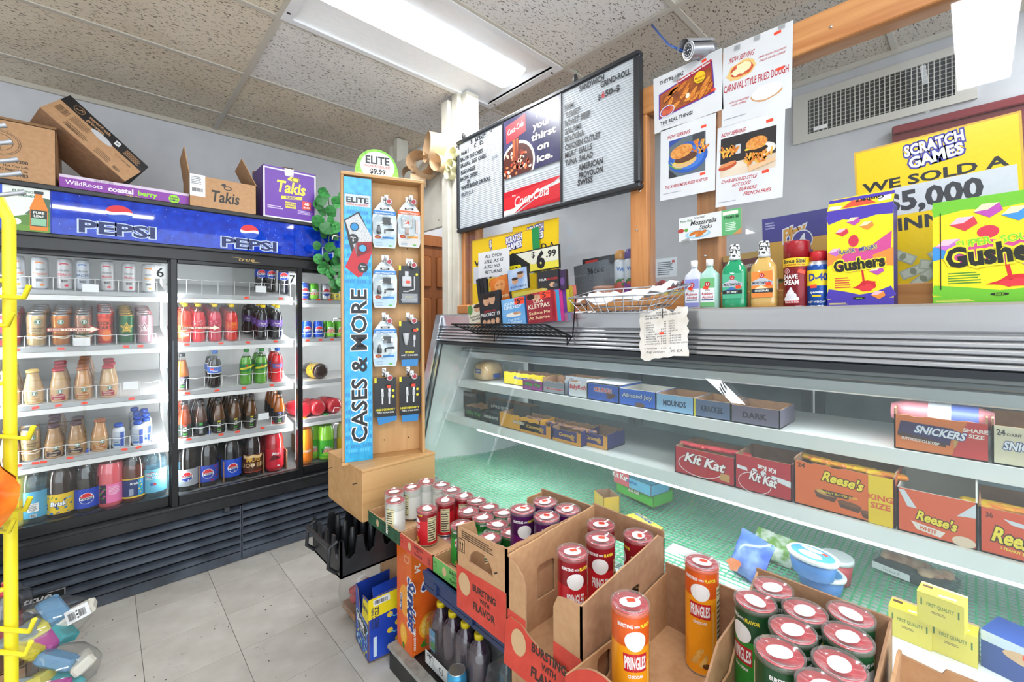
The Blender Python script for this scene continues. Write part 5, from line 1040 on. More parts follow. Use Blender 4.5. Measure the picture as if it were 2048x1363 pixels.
sheet('food_poster', 'taped poster of a burger on a blue plate', 'poster', (1320, 402), (1430, 380), (1319, 262), a)
a = Art(202, 264); a.text('NOW SERVING', 12, 230, 13, RD_, bold=.02, shear=.3, w=76); a.rect(12, 96, 168, 128, '2a2628'); a.rect(12, 96, 168, 44, M2('c9b49a', 'e2d6c4', 10, .5)); a.ell(136, 160, 44, 22, 'dcd8d2', n=22); a.ell(136, 162, 34, 15, 'eceae6', n=20); a.ell(124, 152, 32, 13, bun); a.ell(124, 164, 34, 11, '2a1812', 0, 16); a.ell(122, 172, 32, 7, 'd8c03c', 4, 12, .2); a.ell(124, 184, 32, 20, bun, 4); a.rect(60, 164, 16, 30, 'c9ccd0'); fries(a, 18, 156, 46, 44, 18, 6); fries(a, 96, 112, 80, 50, 26, 7); a.poly([(104, 98), (180, 116), (180, 128), (100, 112)], 'e0b890', lay=10); a.ell(36, 130, 30, 11, 'b8502c', 12, 16); a.ell(36, 136, 28, 6, 'd88a5a', 12, 14)
for i, (t, x, w) in enumerate((('CHAR-BROILED STYLE', 16, 110), ('HOT DOGS', 52, 56), ('BURGERS', 74, 52), ('FRENCH FRIES', 88, 80))): a.text(t, x, 76 - i * 17, 11, RD_, bold=.02, shear=.3, w=w)
a.small(8, 12, 74, 5, 1, '9a9fa8'); a.sticker(150, 238, 20, 10, 4); a.sticker(142, 84, 20, 10, 4)
sheet('food_poster', 'taped poster of a burger with french fries', 'poster', (1431, 415), (1565, 394), (1431, 258), a)
a = Art(218, 88); a.rect(0, 0, 218, 88, 'dcdfe0'); a.rect(154, 0, 64, 88, '5fae72'); a.poly([(190, 0), (218, 0), (218, 20)], 'c8905a'); a.text('Farm Rich', 6, 70, 8, '2f6a3c', bold=.02, shear=.2); a.text('breaded', 58, 76, 8, '2a2c30', bold=.01, shear=.2); a.text('Mozzarella', 44, 54, 17, '1d1f22', bold=.02, shear=.25, w=92); a.text('Sticks', 76, 36, 15, '1d1f22', bold=.02, shear=.25, w=44)
a.ell(70, 20, 46, 15, '9ac4dc'); a.ell(70, 21, 38, 11, 'c9dfea')
for x, y, r_ in ((54, 24, 20), (70, 26, 8), (88, 24, 18), (76, 16, 12)): a.ell(x, y, 16, 6, fry2, r_, 12)
a.ell(8, 40, 12, 8, 'b03a2c'); a.ell(28, 40, 8, 6, '5a9a3a', 0, 8, .3); a.rect(158, 70, 50, 12, 'e2e4d8'); a.text('PREMIUM', 186, 56, 10, '1d4a30', 'c', bold=.03, w=46); a.small(166, 14, 40, 30, 5, 'cfe8d4')
slab('snack_carton', 'flattened mozzarella sticks carton front taped to the acrylic', 'carton', (1358, 484), (1483, 466), (1353, 438), .003, CARD, a, x=SX - .002)
# lottery posters behind the acrylic
YEL = M('e8c41c', .3)
def lotto(words, seed=0):
    a = Art(330, 390); a.rect(0, 0, 330, 390, 'c9a23a'); a.rect(5, 5, 320, 380, YEL); a.rect(10, 200, 308, 72, 'c3c8d2')
    a.text('SCRATCH', 172, 350, 27, 'e4e6ee', 'c', bold=.04, rot=4, w=118, out='3b3a94', outw=.11); a.text('GAMES', 176, 319, 27, 'e4e6ee', 'c', bold=.04, rot=6, w=108, out='3b3a94', outw=.11)
    a.text('WE SOLD A', 16, 274, 25, '1d1f26', bold=.03, w=290); a.text(words, 60, 212, 48, '33363e', bold=.04, w=200); a.text('WINNING', 30, 160, 32, '33363e', bold=.03, w=250); return a
a = lotto('$5,000')
for i, (x, y, r_) in enumerate(((90, 40, 20), (130, 50, -15), (150, 84, 30), (70, 80, -30), (110, 20, 40), (180, 40, 10))): a.rect(x, y, 56, 24, 'a9b0a4', r_); a.rect(x + 4, y + 3, 48, 18, 'c3c8bc', r_); a.ell(x + 28, y + 12, 7, 9, '8a917f', r_)
sheet('lottery_poster', 'large yellow lottery poster behind the sweets boxes', 'poster', (1722, 590), (2064, 568), (1698, 308), a, YEL, PX - .004, .003, 'lottery posters')
b = lotto('$1,000'); sheet('lottery_poster', 'yellow lottery poster at the far left, mostly covered', 'poster', (945, 660), (1060, 662), (940, 482), b, YEL, PX - .003, .003, 'lottery posters')
b = lotto('$1,000'); sheet('lottery_poster', 'yellow lottery poster in front at the left pane', 'poster', (984, 640), (1074, 640), (979, 475), b, YEL, PX - .013, .003, 'lottery posters')
b = lotto('$1,000'); sheet('lottery_poster', 'yellow lottery poster beside the green card', 'poster', (1025, 635), (1117, 635), (1022, 455), b, YEL, PX - .0075, .003, 'lottery posters')
a = Art(10, 30); a.text('0', 5, 4, 6, 'e6f0e8', 'c'); sheet('green_card', 'narrow green card between the yellow lottery posters', 'card', (1068, 545), (1082, 542), (1066, 456), a, M('1f8a4a', .4), PX - .016, .002)
a = Art(200, 160); a.rect(0, 0, 200, 160, '403a94'); a.rect(0, 0, 200, 96, 'e0a83a'); a.poly([(0, 96), (200, 110), (200, 160), (0, 160)], '403a94'); a.text('Play', 96, 100, 30, 'e0a03c', 'c', bold=.04, rot=15, shear=.3, out='eceaf2', outw=.08); a.ell(118, 92, 30, 26, 'eceaf2'); a.ell(118, 92, 27, 23, '403a94'); a.text('4', 118, 78, 30, 'f2f2f6', 'c', bold=.03); a.text('WILD BALL', 112, 58, 13, '4a3aa0', 'c', bold=.05, rot=8, w=70, out='e87a3a', outw=.05); a.text('DAY', 120, 30, 22, '403a94', bold=.05); a.small(10, 130, 34, 20, 3, 'b3b0d8')
sheet('lottery_poster', 'purple and orange lottery poster behind the mouthwash', 'poster', (1528, 560), (1668, 548), (1535, 437), a, M('403a94', .3), PX + .03, .003, 'lottery posters')
a = Art(220, 110); a.rect(0, 0, 220, 110, 'c9a050'); a.rect(0, 66, 220, 30, '6a2428'); a.text('Roasted Breast Fillets', 60, 76, 11, 'e8e0d4', bold=.02, w=130); a.ell(190, 40, 30, 14, bun); a.ell(190, 32, 28, 6, '4a8a34', 0, 10, .3); a.ell(190, 24, 28, 9, fry2); a.text('Fully Cooked', 100, 16, 9, 'd8c84a', bold=.02); a.text('C', 54, 60, 16, 'e8d23c', bold=.05)
sheet('food_carton', 'brown chicken fillet carton behind the mouthwash bottles', 'carton', (1452, 605), (1592, 592), (1452, 512), a, M('c9a050', .5), PX + .04, .03)
a = Art(60, 60); a.rect(0, 0, 60, 60, 'dfe4e8'); a.small(6, 6, 48, 44, 7, '5a6068'); a.rect(46, 44, 8, 8, 'c84a4a'); sheet('notice', 'small typed notice behind the acrylic near the wooden post', 'notice', (1311, 555), (1354, 552), (1311, 518), a, None, PX + .02)
# strips of clear tape
tp = clear('tape', 'f0f0f0', 1, .1, .1, film=.12)
for i, (x, y, w, h) in enumerate(((1345, 155, 14, 10), (1468, 92, 12, 10), (1508, 72, 12, 10), (1556, 50, 14, 10), (1846, 130, 12, 40), (1852, 205, 8, 22), (1365, 480, 16, 12))):
    slab('tape_strip', f"strip of clear tape {['above the mozzarella poster', 'at the joint of the two upper posters', 'above the fried dough poster, left strip', 'above the fried dough poster, right strip', 'over the air grille', 'above the yellow lottery poster', 'under the mozzarella carton'][i]}", 'tape', (x, y + h), (x + w, y + h - w * .38), (x, y), .0003, tp, x=SX - .004, group='tape on the acrylic', body='tape')
# ================================================================== bullet camera with its blue cable
cm = thing('security_camera', 'silver bullet security camera above the food posters', 'camera', P(1394, 100, x=1.50)); q = Matrix.Rotation(radians(150), 4, 'Z') @ Matrix.Rotation(radians(100), 4, 'Y')
b = MB(); b.lathe([(.026, -.06), (.030, -.04), (.030, .03), (.031, .035)], M('9a9ca2', .3, .7), 20, q); b.build('barrel', cm)
MB().lathe([(.026, .0352), (.027, .037), (.021, .0375), (.021, .036), (.001, .036)], M('dfe1e4', .3), 20, q, cap=False).build('bezel', cm); MB().lathe([(.0205, .0345), (.0205, .0362), (.001, .037)], M('4a5058', .1, .3), 20, q).build('lens_window', cm)
for i in range(10): MB().ball(tuple(q @ Vector((.015 * cos(i * pi / 5), .015 * sin(i * pi / 5), .0372))), .0025, .0025, .0025, M('c9ccd2', .2), 6).build('led', cm)
b = MB()
n = 10; vs = []
for i in range(n + 1):
    a_ = radians(-70 + 140 * i / n) + pi; vs += [q @ Vector((.036 * cos(a_), .036 * sin(a_), -.05)), q @ Vector((.036 * cos(a_), .036 * sin(a_), .055))]
b.add(vs, [(2 * i, 2 * i + 1, 2 * i + 3, 2 * i + 2) for i in range(n)], M('b9bcc2', .3, .6), True); b.build('sun_shield', cm)
MB().tube([(.02, 0, -.02), (.04, .0, -.035), (.05, 0, -.05)], .008, M('8a8d92', .4, .6), 8).build('bracket', cm)
p0_ = P(1304, 50, z=CZ); p1_ = P(1361, 100, x=1.47)
MB().tube([p0_, p0_ * .66 + p1_ * .34 + Vector((0, 0, -.012)), p0_ * .35 + p1_ * .65 + Vector((0, 0, -.02)), p1_, p1_ + Vector((.06, -.02, .01))], .004, M('2f62b8', .4), 6).build('camera_cable', None, label='blue network cable running from the ceiling to the camera', cat='cable')
# ================================================================== goods standing on the case
TZ = 1.4325
def on_top(px, x=1.42): q = P(px, 600, x=x); return (x, q.y, TZ)
def alc(label, px, c1, c2):
    t = thing('alcohol_bottle', label, 'bottle', on_top(px), R90)
    MB().lathe([(.026, 0), (.029, .003), (.029, .095), (.026, .112), (.011, .128), (.009, .134), (.009, .140)], M(c1, .25, 0, .5), 24, sx=1.06, sy=.62, sq=1.5).build('bottle', t); MB().lathe([(.011, .138), (.011, .158), (.010, .160)], WHITE, 16).build('cap', t)
    a = Art(46, 92); a.rect(0, 0, 46, 92, 'e9edf2'); a.rect(0, 60, 46, 32, c2); a.ell(23, 72, 9, 9, 'b8242c'); a.text('U', 23, 67, 10, 'f2e9e9', 'c'); a.text('50%', 23, 50, 7, '5a6068', 'c'); a.text('Rubbing', 23, 38, 8, 'b8344c', 'c', bold=.03); a.text('Alcohol', 23, 27, 8, 'b8344c', 'c', bold=.03); a.rect(4, 20, 38, 4, '5a6a8a'); a.rect(0, 0, 46, 14, c2); a.sticker(10, 56, 16, 9, -15)
    a.plane('label', t, (-.0225, -.0192, .008), UC, VC, .045)
alc('white rubbing alcohol bottle with a lilac label', 1389, 'c9cfdd', '8f93d0'); alc('pale green rubbing alcohol bottle', 1420, 'a8d0c6', '6fb87a')
def mouth(label, px, c, lc, words):
    t = thing('mouthwash_bottle', label, 'bottle', on_top(px), R90)
    MB().lathe([(.030, 0), (.034, .004), (.035, .02), (.034, .03), (.035, .04), (.035, .105), (.033, .122), (.017, .146), (.0145, .150)], M(c, .06, 0, .6, 1), 24, sx=1.0, sy=.62, sq=2).build('bottle', t); MB().lathe([(.0155, .148), (.0160, .152), (.0135, .192), (.012, .196)], M2('eef0f2', '2a2c30', 160, .4, 2, .5, .53), 18).build('cap', t); MB().lathe([(.016, .1485), (.0165, .152), (.0165, .157)], M('c9ccd0', .3), 18).build('collar', t)
    a = Art(56, 76); a.rect(0, 0, 56, 76, lc); a.rect(0, 14, 56, 12, '22252a'); a.poly([(0, 46), (28, 60), (56, 46), (56, 36), (0, 36)], 'b9bfc8'); a.ell(28, 64, 7, 7, 'b8242c'); a.text('U', 28, 60, 8, 'f2e9e9', 'c'); a.text('MOUTHWASH', 28, 39, 8, '1d2026', 'c', bold=.03, w=50); a.poly([(8, 26), (26, 36), (44, 26)], '3f6fb0' if lc != 'e8873c' else 'f2d8b0'); a.text(words, 28, 17, 6, 'e6ece8', 'c', bold=.03); a.sticker(38, 30 if lc != 'e8873c' else 34, 15, 9, 3)
    a.plane('label', t, (-.028, -.0222, .030), UC, VC, .056)
mouth('green mouthwash bottle with a white printed cap', 1470, '0f9a6a', '4fb08a', '2X MINT'); mouth('amber mouthwash bottle with an orange label', 1529, 'd2ad62', 'e8873c', 'ORIGINAL')
t = thing('shave_cream_can', 'dark red shave cream can with a yellow band', 'can', on_top(1594), R90)
MB().lathe([(.031, 0, CHROME), (.0325, .003, M('7d1a22', .25, .3)), (.0325, .135), (.031, .138)], M('7d1a22', .25, .3), 24).build('can', t); MB().lathe([(.0318, .137), (.0318, .180), (.030, .184)], M('9c1a24', .3), 24).build('cap', t)
a = Art(); a.rect(-60, 112, 120, 24, 'e8c41c'); a.text('Bonus Size!', 0, 122, 11, '1d1f22', 'c', bold=.04, w=58); a.text('30% MORE FREE ON 10oz', 0, 114.5, 4.5, 'a02020', 'c', bold=.03, w=54); a.ell(-18, 100, 8, 7, 'e9dede'); a.ell(-18, 100, 7, 6, '8c1a22'); a.text('U', -18, 96.5, 7, 'f2e6e6', 'c'); a.text('SHAVE', -10, 78, 13, 'f0eaea', 'c', bold=.03, w=40); a.text('CREAM', -9, 62, 13, 'f0eaea', 'c', bold=.03, w=42); a.ell(-8, 22, 21, 10, 'eceaf0'); a.ell(-8, 32, 15, 9, 'e2e0e8'); a.ell(-8, 41, 9, 7, 'eceaf0'); a.ell(-7, 48, 4, 6, 'e6e4ec'); a.rect(-24, 10, 36, 7, 'b82c38'); a.text('REGULAR SKIN', -6, 11.5, 4, 'f2e6e6', 'c', bold=.03); a.sticker(10, 92, 18, 10, -14); a.cyl('print', t, .0327, 0, .001)
t = thing('lubricant_can', 'blue spray can with a red cap and yellow shield', 'can', on_top(1638), R90)
MB().lathe([(.028, 0, CHROME), (.0295, .003, M('1d4fa0', .25, .2)), (.0295, .105), (.028, .112, M('c9ccd2', .3, .7)), (.022, .122, M('c9ccd2', .3, .7)), (.021, .124)], M('1d4fa0', .25, .2), 22).build('can', t); MB().lathe([(.0215, .123), (.0215, .146), (.019, .150)], M('c8242e', .35), 20).build('cap', t)
a = Art(); a.poly([(-26, 56), (26, 56), (26, 98), (-26, 98)], 'f0d21c'); a.text('D-40', 4, 70, 19, '1a3f9a', 'c', bold=.04, w=44); a.sticker(-14, 50, 15, 9, 2); a.text('specialist', 0, 36, 6, 'f2f4f6', 'c', bold=.03); a.rect(-10, 26, 20, 5, 'e8c41c'); a.text('NET WEIGHT', 0, 10, 5, 'e6eaf2', 'c', bold=.02); a.cyl('print', t, .0297, 0, .001)
# fruit snack cartons
def gush(a, w, h, top, edge, w1, w2, tcol):
    z = w / 150
    a.rect(0, 0, w, h, 'f0d81c'); a.path([(0, h * .9), (w * .25, h * .94), (w * .5, h * .91), (w * .75, h * .94), (w, h * .93)], h * .09, edge, lay=1); a.rect(0, h * .95, w, h * .05, edge, lay=2); a.path([(0, h * .13), (w * .25, h * .1), (w * .5, h * .06), (w * .75, h * .08), (w, h * .14)], h * .1, edge, lay=1); a.rect(0, 0, w, h * .07, edge, lay=2)
    a.ell(w * .42, h * .66, w * .08, h * .06, 'c8324a', lay=3); a.poly([(w * .1, h * .40), (w * .36, h * .60), (w * .6, h * .56), (w * .98, h * .72), (w * .96, h * .5), (w * .7, h * .38), (w * .4, h * .34)], 'c84a8c', lay=3); a.poly([(0, h * .56), (w * .2, h * .6), (w * .25, h * .48), (0, h * .42)], tcol, lay=4); a.poly([(w * .7, h * .5), (w, h * .56), (w, h * .38), (w * .76, h * .40)], tcol, lay=4)
    a.ell(w * .6, h * .2, w * .17, h * .045, 'c8242e', 10, 14, .3, 3, lay=4); a.ell(w * .62, h * .18, w * .11, h * .04, 'd8343e', 0, 12, .2, 4, lay=5); a.line(w * .55, h * .36, w * .58, h * .2, w * .03, 'c8242e', lay=5)
    for i, (x, y, c) in enumerate(((.42, .86, 'b04aa8'), (.24, .76, 'c83a4a'), (.62, .80, tcol), (.13, .56, 'b86ac0'), (.76, .34, 'b04aa8'), (.78, .1, tcol))):
        a.poly([(w * x - 16 * z, h * y), (w * x - 6 * z, h * y + 11 * z), (w * x + 12 * z, h * y + 10 * z), (w * x + 16 * z, h * y - 2 * z), (w * x + 2 * z, h * y - 12 * z)], c, lay=6); a.poly([(w * x - 16 * z, h * y), (w * x - 6 * z, h * y + 11 * z), (w * x + 12 * z, h * y + 10 * z), (w * x, h * y + z)], M('f0b8c8' if i % 2 else 'f2dcb0', .4), lay=7)
    a.text(w1[0], w * .32, h * .54, w * .075, w1[1], 'c', bold=.03, rot=6, w=w * .26, out='f0e23a', outw=.06, lay=8); a.text(w1[2], w * .64, h * .555, w * .075, w1[1], 'c', bold=.03, rot=6, w=w * .26, out='f0e23a', outw=.06, lay=8)
    a.text('Gushers', w * .5, h * .37, w * .21, '1d1f1a', 'c', bold=.045, rot=4, w=w * .78, out='e8dc2c', outw=.075, lay=10); a.small(w * .12, h * .2, w * .3, h * .12, 5, w2, lay=8) if 0 else a.small(w * .12, h * .18, w * .28, h * .12, 5, w2)
    a.ell(w * .5, h * .075, 26, 6, '1d1f1a', lay=9); a.text('PUSH IN', w * .5, h * .068, 5, '8fd02f', 'c', bold=.03, lay=10); a.small(8, 6, w * .35, 10, 2, 'e8dc6a'); return a
g1 = thing('snack_box', 'purple and yellow fruit snack carton beside the spray can', 'carton', (1.385, P(1655, 600, x=1.385).y, TZ), R90 - .04)
w_ = .132; MB().box(0, w_, 0, .055, 0, .245, M('3f3a9a', .4)).build('carton', g1); MB().add([(0, 0, .245), (w_, 0, .245), (w_ - .006, .03, .285), (.006, .03, .282), (0, .004, .245), (w_, .004, .245), (w_ - .006, .034, .285), (.006, .034, .282)], [(0, 1, 2, 3), (7, 6, 5, 4), (0, 3, 7, 4), (3, 2, 6, 7), (2, 1, 5, 6), (1, 0, 4, 5)], M('e8cf2c', .4)).build('top_flap', g1)
a = gush(Art(264, 490 * .99), 264, 490, 0, '4a3aa8', ('FLAVOR', '3a3a9a', 'MIXERS'), 'c8503a', 'e88a3a'); a.plane('print', g1, (0, 0, 0), UC, VC, w_, .245)
a = Art(264, 84); a.rect(0, 0, 264, 84, 'e8cf2c'); a.rect(0, 60, 264, 24, '4a3aa8'); a.rect(8, 10, 50, 24, 'eef0f2', -4); a.rect(206, 24, 48, 34, 'eef0f2', 4); a.text('Gushers', 170, 60, 24, '1d1f1a', 'c', bold=.04, rot=183, w=110); a.poly([(60, 10), (100, 60), (170, 50), (200, 14)], 'd8503a', lay=1); a.plane('flap_print', g1, (0, -.0002, .246), UC, (0, .03, .039), w_)
g2 = thing('snack_box', 'large green and yellow fruit snack carton at the right edge', 'carton', (1.36, P(1866, 598, x=1.36).y, TZ), R90 - .05)
w_ = .20; MB().box(0, w_, 0, .07, 0, .225, M('5aa82c', .4)).build('carton', g2); a = gush(Art(400, 450), 400, 450, 0, '6ab82c', ('SUPER', '7ac82c', 'SOUR'), '4a8a2a', '3a8ad0'); a.plane('print', g2, (0, 0, 0), UC, VC, w_, .225)
MB().box(.012, .0135, -.0016, -.0008, .03, .2, BLACK).build('tear_slit', g2)
MB().box(0, .28, 0, .06, 0, .003, CARD_IN).build('card_sheet', None, loc=(1.385, P(1385, 600, x=1.385).y, TZ - .0003), rz=R90, label='torn cardboard strip under the mouthwash bottles', cat='cardboard')
# condiment jugs behind the acrylic
for i, (px, x) in enumerate(((1325, 1.66), (1345, 1.68), (1372, 1.7), (1318, 1.72))):
    p = P(px, 580, x=x); t = thing('syrup_jug', f"yellow and red jug behind the acrylic, {['left one', 'second one', 'by the first alcohol bottle', 'rear one'][i]}", 'jug', (p.x, p.y, 1.4325))
    MB().lathe([(.032, 0), (.036, .004), (.036, .06), (.030, .085), (.018, .10)], M('dccf3a', .3), 16).build('jug', t); MB().lathe([(.02, .098), (.02, .115), (.012, .125), (.006, .128)], M('b8242c', .35), 14).build('cap', t); MB().lathe([(.0305, .084), (.022, .098)], M('c83a3a', .35), 16, cap=False).build('neck_band', t)
# ================================================================== wire rack of films and paperbacks in front of the case
wk = M('1a1b1e', .35, .5)
FX, FZ, BX, BZ = 1.15, 1.384, 1.30, 1.336        # front rail and back rail of the sloping tray
ya, yb = P(903, 657, x=FX).y, P(1092, 642, x=FX).y
rk = thing('wire_rack', 'black wire shelf rack of films and paperbacks on the case', 'rack', (FX, (ya + yb) / 2, FZ)); L2 = (ya - yb) / 2; DXr, DZr = BX - FX, BZ - FZ
def rw(pts, r=.0022): MB().tube(pts, r, wk, 5).build('wire', rk)
rw([(0, -L2, 0), (0, L2, 0)], .003); rw([(DXr, -L2, DZr), (DXr, L2, DZr)], .003)
for s_ in (-1, 1): rw([(0, s_ * L2, 0), (DXr, s_ * L2, DZr), (DXr + .02, s_ * L2, DZr + .16)], .003)
for k in range(22): y = -L2 + (k + .5) * 2 * L2 / 22; rw([(0, y, 0), (DXr, y, DZr)], .0017)
for k in (.35, .7): rw([(DXr * k, -L2, DZr * k), (DXr * k, L2, DZr * k)], .002)
for y in (-L2 * .99, L2 * .45): rw([(DXr * .98, y, DZr), (DXr * .8, y, DZr - .03), (DXr * .8, y, DZr * .8)], .0026)
rw([(DXr + .02, -L2, DZr + .16), (DXr + .02, -L2 - .05, DZr + .16), (DXr + .02, -L2 - .05, DZr + .07), (DXr + .02, -L2, DZr + .07)], .0024); rw([(DXr + .02, -L2, DZr + .12), (DXr + .02, -L2 - .05, DZr + .12)], .0022)
DV = M('191a1d', .3); GR = 'films and paperbacks in the wire rack'
def cover(bg, words, seed=0, blobs=(), band=None):
    a = Art(100, 140); a.rect(0, 0, 100, 140, bg); rd = random.Random(seed)
    for (x, y, rx, ry, c) in blobs: a.ell(x, y, rx, ry, c, n=14, jit=.08, seed=seed)
    if band: a.rect(0, band[0], 100, band[1], band[2])
    for (t, x, y, h, c, w) in words: a.text(t, x, y, h, c, 'c', bold=.02, w=w)
    return a
skin = M2('b88a6a', 'd2a888', 30, .5)
def film(label, bl, br, tl, art, x, th=.014, side=DV, name='film_case', cat='film case'): return slab(name, label, cat, bl, br, tl, th, side, art, GR, x=x)
film('orange tinted film case at the back of the rack', (985, 608), (1020, 598), (1012, 548), cover(M2('b8581c', 'e88a3c', 6, .35), (('HIGH SPEED', 50, 20, 14, 'f0e0c0', 90),), 1, ((54, 88, 30, 34, M2('c8783c', 'e8a86a', 10, .4)), (40, 96, 6, 3, '4a2410'), (64, 96, 6, 3, '4a2410'))), 1.31)
film('blue and white film case leaning at the back', (1018, 583), (1056, 575), (1042, 535), cover(M2('5a8ac8', 'cfdcea', 8, .3), (('SCREEN', 50, 16, 12, '2a4a8a', 80),), 2, ((36, 60, 16, 22, skin), (66, 92, 16, 22, skin), (36, 76, 17, 10, '3a2418'), (66, 108, 17, 10, '4a3424'))), 1.30)
film('black film case with red and white title', (1076, 582), (1118, 577), (1080, 543), cover('2c2c30', (('FOUR', 26, 70, 16, 'e6e8ea', 36), ('BROTHERS', 70, 70, 16, 'c8242c', 50), ('', 50, 90, 8, 'e', None)), 3, ((70, 36, 14, 18, skin), (84, 30, 12, 14, '5a5a60'))), 1.30)
film('dark film case at the right back of the rack', (1118, 580), (1133, 578), (1120, 540), cover('3a2a4a', (('', 5, 5, 5, 'f', None),), 4, ((50, 60, 30, 30, '6a4a8a'),)), 1.305)
for i, (px, c, w) in enumerate(((957, '22252a', 6), (964, '1c1d20', 6), (971, '2a2c30', 6), (979, 'c8a82c', 12))):
    film(['leftmost black case in the upright row', 'second black case in the upright row', 'third black case in the upright row', 'yellow comic case in the upright row'][i], (px, 603), (px + w, 601), (px, 557), cover(c, (('KING', 50, 90, 30, 'b03028', 80),) if i == 3 else (), i), 1.32)
film('cream paperback at the left end of the rack', (940, 657), (968, 650), (953, 607), cover('d9d6c4', (('Something', 50, 60, 15, '2a2c30', 90), ('Gotta', 50, 42, 15, '2a2c30', 60)), 5, ((70, 110, 26, 22, skin), (70, 124, 28, 12, '3a2a1c'), (16, 112, 18, 30, '5a8a4a'), (60, 12, 30, 14, skin))), 1.245, .02, M('e2dcc8', .6), 'paperback', 'book')
film('tilted black action film case in the front row', (962, 656), (1003, 650), (984, 582), cover('26262a', (('PRECINCT 13', 50, 44, 13, 'e6e6e8', 92), ('ASSAULT ON', 50, 60, 7, 'b8242c', 60)), 6, ((36, 106, 16, 20, skin), (64, 108, 15, 20, skin), (36, 122, 17, 10, '2a1c14'), (64, 124, 16, 9, '1c1410'), (20, 20, 9, 12, skin), (42, 18, 9, 12, skin), (62, 20, 9, 12, skin), (84, 22, 9, 12, skin))), 1.235)
film('sky blue paperback with an orange price tag', (1006, 654), (1052, 648), (1020, 597), cover(M2('3a8ad0', '9accee', 5, .35), (('JOHANNA', 50, 106, 15, 'e6f0f6', 76), ('LINDSEY', 50, 88, 15, 'e6f0f6', 76), ('CAPTIVE', 50, 26, 10, 'cfe2f0', 50), ('MY DESIRES', 50, 12, 10, 'cfe2f0', 70)), 7, ((50, 56, 34, 12, 'e6e2dc'), (66, 62, 18, 8, skin))).rect(58, 104, 42, 34, STICK).text('5', 76, 108, 26, '1d1f22', 'c', bold=.03).text('$', 64, 122, 11, '1d1f22', 'c').text('99', 91, 120, 11, '1d1f22', 'c'), 1.24, .02, M('2f7ac0', .4), 'paperback', 'book')
film('crimson romance paperback with an orange price tag', (1056, 648), (1106, 641), (1066, 586), cover(M2('7a1828', 'b02c3c', 6, .35), (('LISA', 50, 92, 14, 'e8dcc8', 40), ('KLEYPAS', 50, 68, 20, 'e8dcc8', 86), ('Seduce Me', 50, 40, 14, 'e8c89a', 84), ('At Sunrise', 48, 18, 14, 'e8c89a', 84)), 8, ((40, 118, 24, 14, skin), (20, 124, 16, 14, '2a1210'))).rect(58, 108, 40, 30, STICK).text('5', 74, 111, 24, '1d1f22', 'c', bold=.03).text('$', 63, 124, 10, '1d1f22', 'c').text('99', 89, 122, 10, '1d1f22', 'c'), 1.235, .02, M('8c1c2c', .4), 'paperback', 'book')
for i, c in enumerate(('c83a3c', '3a9ac8', 'c8388a', '6a3a9a', 'd8d23c', 'b8a83c', 'd87a6a')):
    film(f"paperback spine in the stack behind the crimson one, {ORD[i] if i < 6 else 'last'}", (1059 + i * 7, 648 - i * .3), (1109 + i * 7, 641), (1069 + i * 7, 588 - i * 2), None, 1.256 + i * .021, .019, M(c, .45), 'paperback', 'book')
film('yellow paperback lying on the crimson and blue ones', (1028, 594), (1085, 584), (1029, 586), cover('c8b84a', (), 9), 1.27, .09, M('d6c96a', .5), 'paperback', 'book')
a = Art(66, 56)
for i, (t, w) in enumerate((('ALL DVDs', 36), ('SELL AS IS', 40), ('ALSO NO', 34), ('RETURNS', 36))): a.text(t, 14 - i + 3 * (i == 3), 42 - i * 11.5, 6.8, '2a2c30', bold=.02, shear=.2, w=w)
slab('paper_sign', 'white typed paper sign about film sales', 'sign', (957, 556), (1019, 548), (969, 504), .001, WH, a, x=1.36, body='paper')
a = Art(130, 40); a.rect(0, 0, 130, 40, '1c1d20'); a.rect(2, 2, 126, 36, 'e4d84a'); a.poly([(2, 2), (2, 38), (40, 38), (70, 16), (70, 2)], '1c1d20'); a.poly([(40, 38), (74, 14), (128, 14), (128, 38)], 'dcdccc'); a.text('OFFER', 4, 4, 14, 'e8d81c', bold=.05, w=50); a.text('$', 74, 26, 10, '1c1d20', bold=.03); a.text('6', 84, 6, 28, '1c1d20', bold=.05, w=18); a.text('.99', 104, 22, 11, '1c1d20', bold=.04, w=20)
slab('price_sign', 'black and yellow price sign behind the films', 'sign', (1000, 555), (1120, 535), (1006, 512), .006, BLACK, a, x=1.40, body='board')
# small wooden shelf end under the first post, terracotta
MB().box(0, .10, 0, .10, 0, .05, wood('b5703a', 'c98a50', 'y'), bev=.006).build('wood_bracket', None, loc=(1.40, 1.83, 1.433), label='small wooden block at the end of the partition sill', cat='block')
# grey box, tub and two spray cans behind the acrylic
a = Art(100, 60); a.rect(0, 0, 100, 60, M2('5a6068', '7a8088', 200, .4)); a.text('36', 40, 38, 12, '1d1f22', bold=.03); a.text('CANS', 58, 38, 8, '1d1f22', bold=.02)
slab('drinks_carton', 'grey drinks carton behind the acrylic left of the post', 'carton', (1152, 592), (1222, 580), (1152, 532), .15, M('5a6068', .5), a, x=1.62, body='carton')
slab('dark_lid', 'black and red lid on the grey drinks carton', 'lid', (1165, 532), (1228, 522), (1165, 519), .12, M('1f2023', .4), Art(100, 20).rect(10, 2, 40, 12, 'd8322c'), x=1.63, body='lid')
t = thing('food_tub', 'round peach plastic tub behind the acrylic', 'tub', P(1212, 590, x=1.60)); t.location.z = 1.491; MB().lathe([(.045, 0), (.05, .004), (.054, .04)], M('d89a7c', .35), 24).build('tub', t); MB().lathe([(.056, .04), (.056, .05), (.05, .054)], M('dca084', .35), 24).build('lid', t)
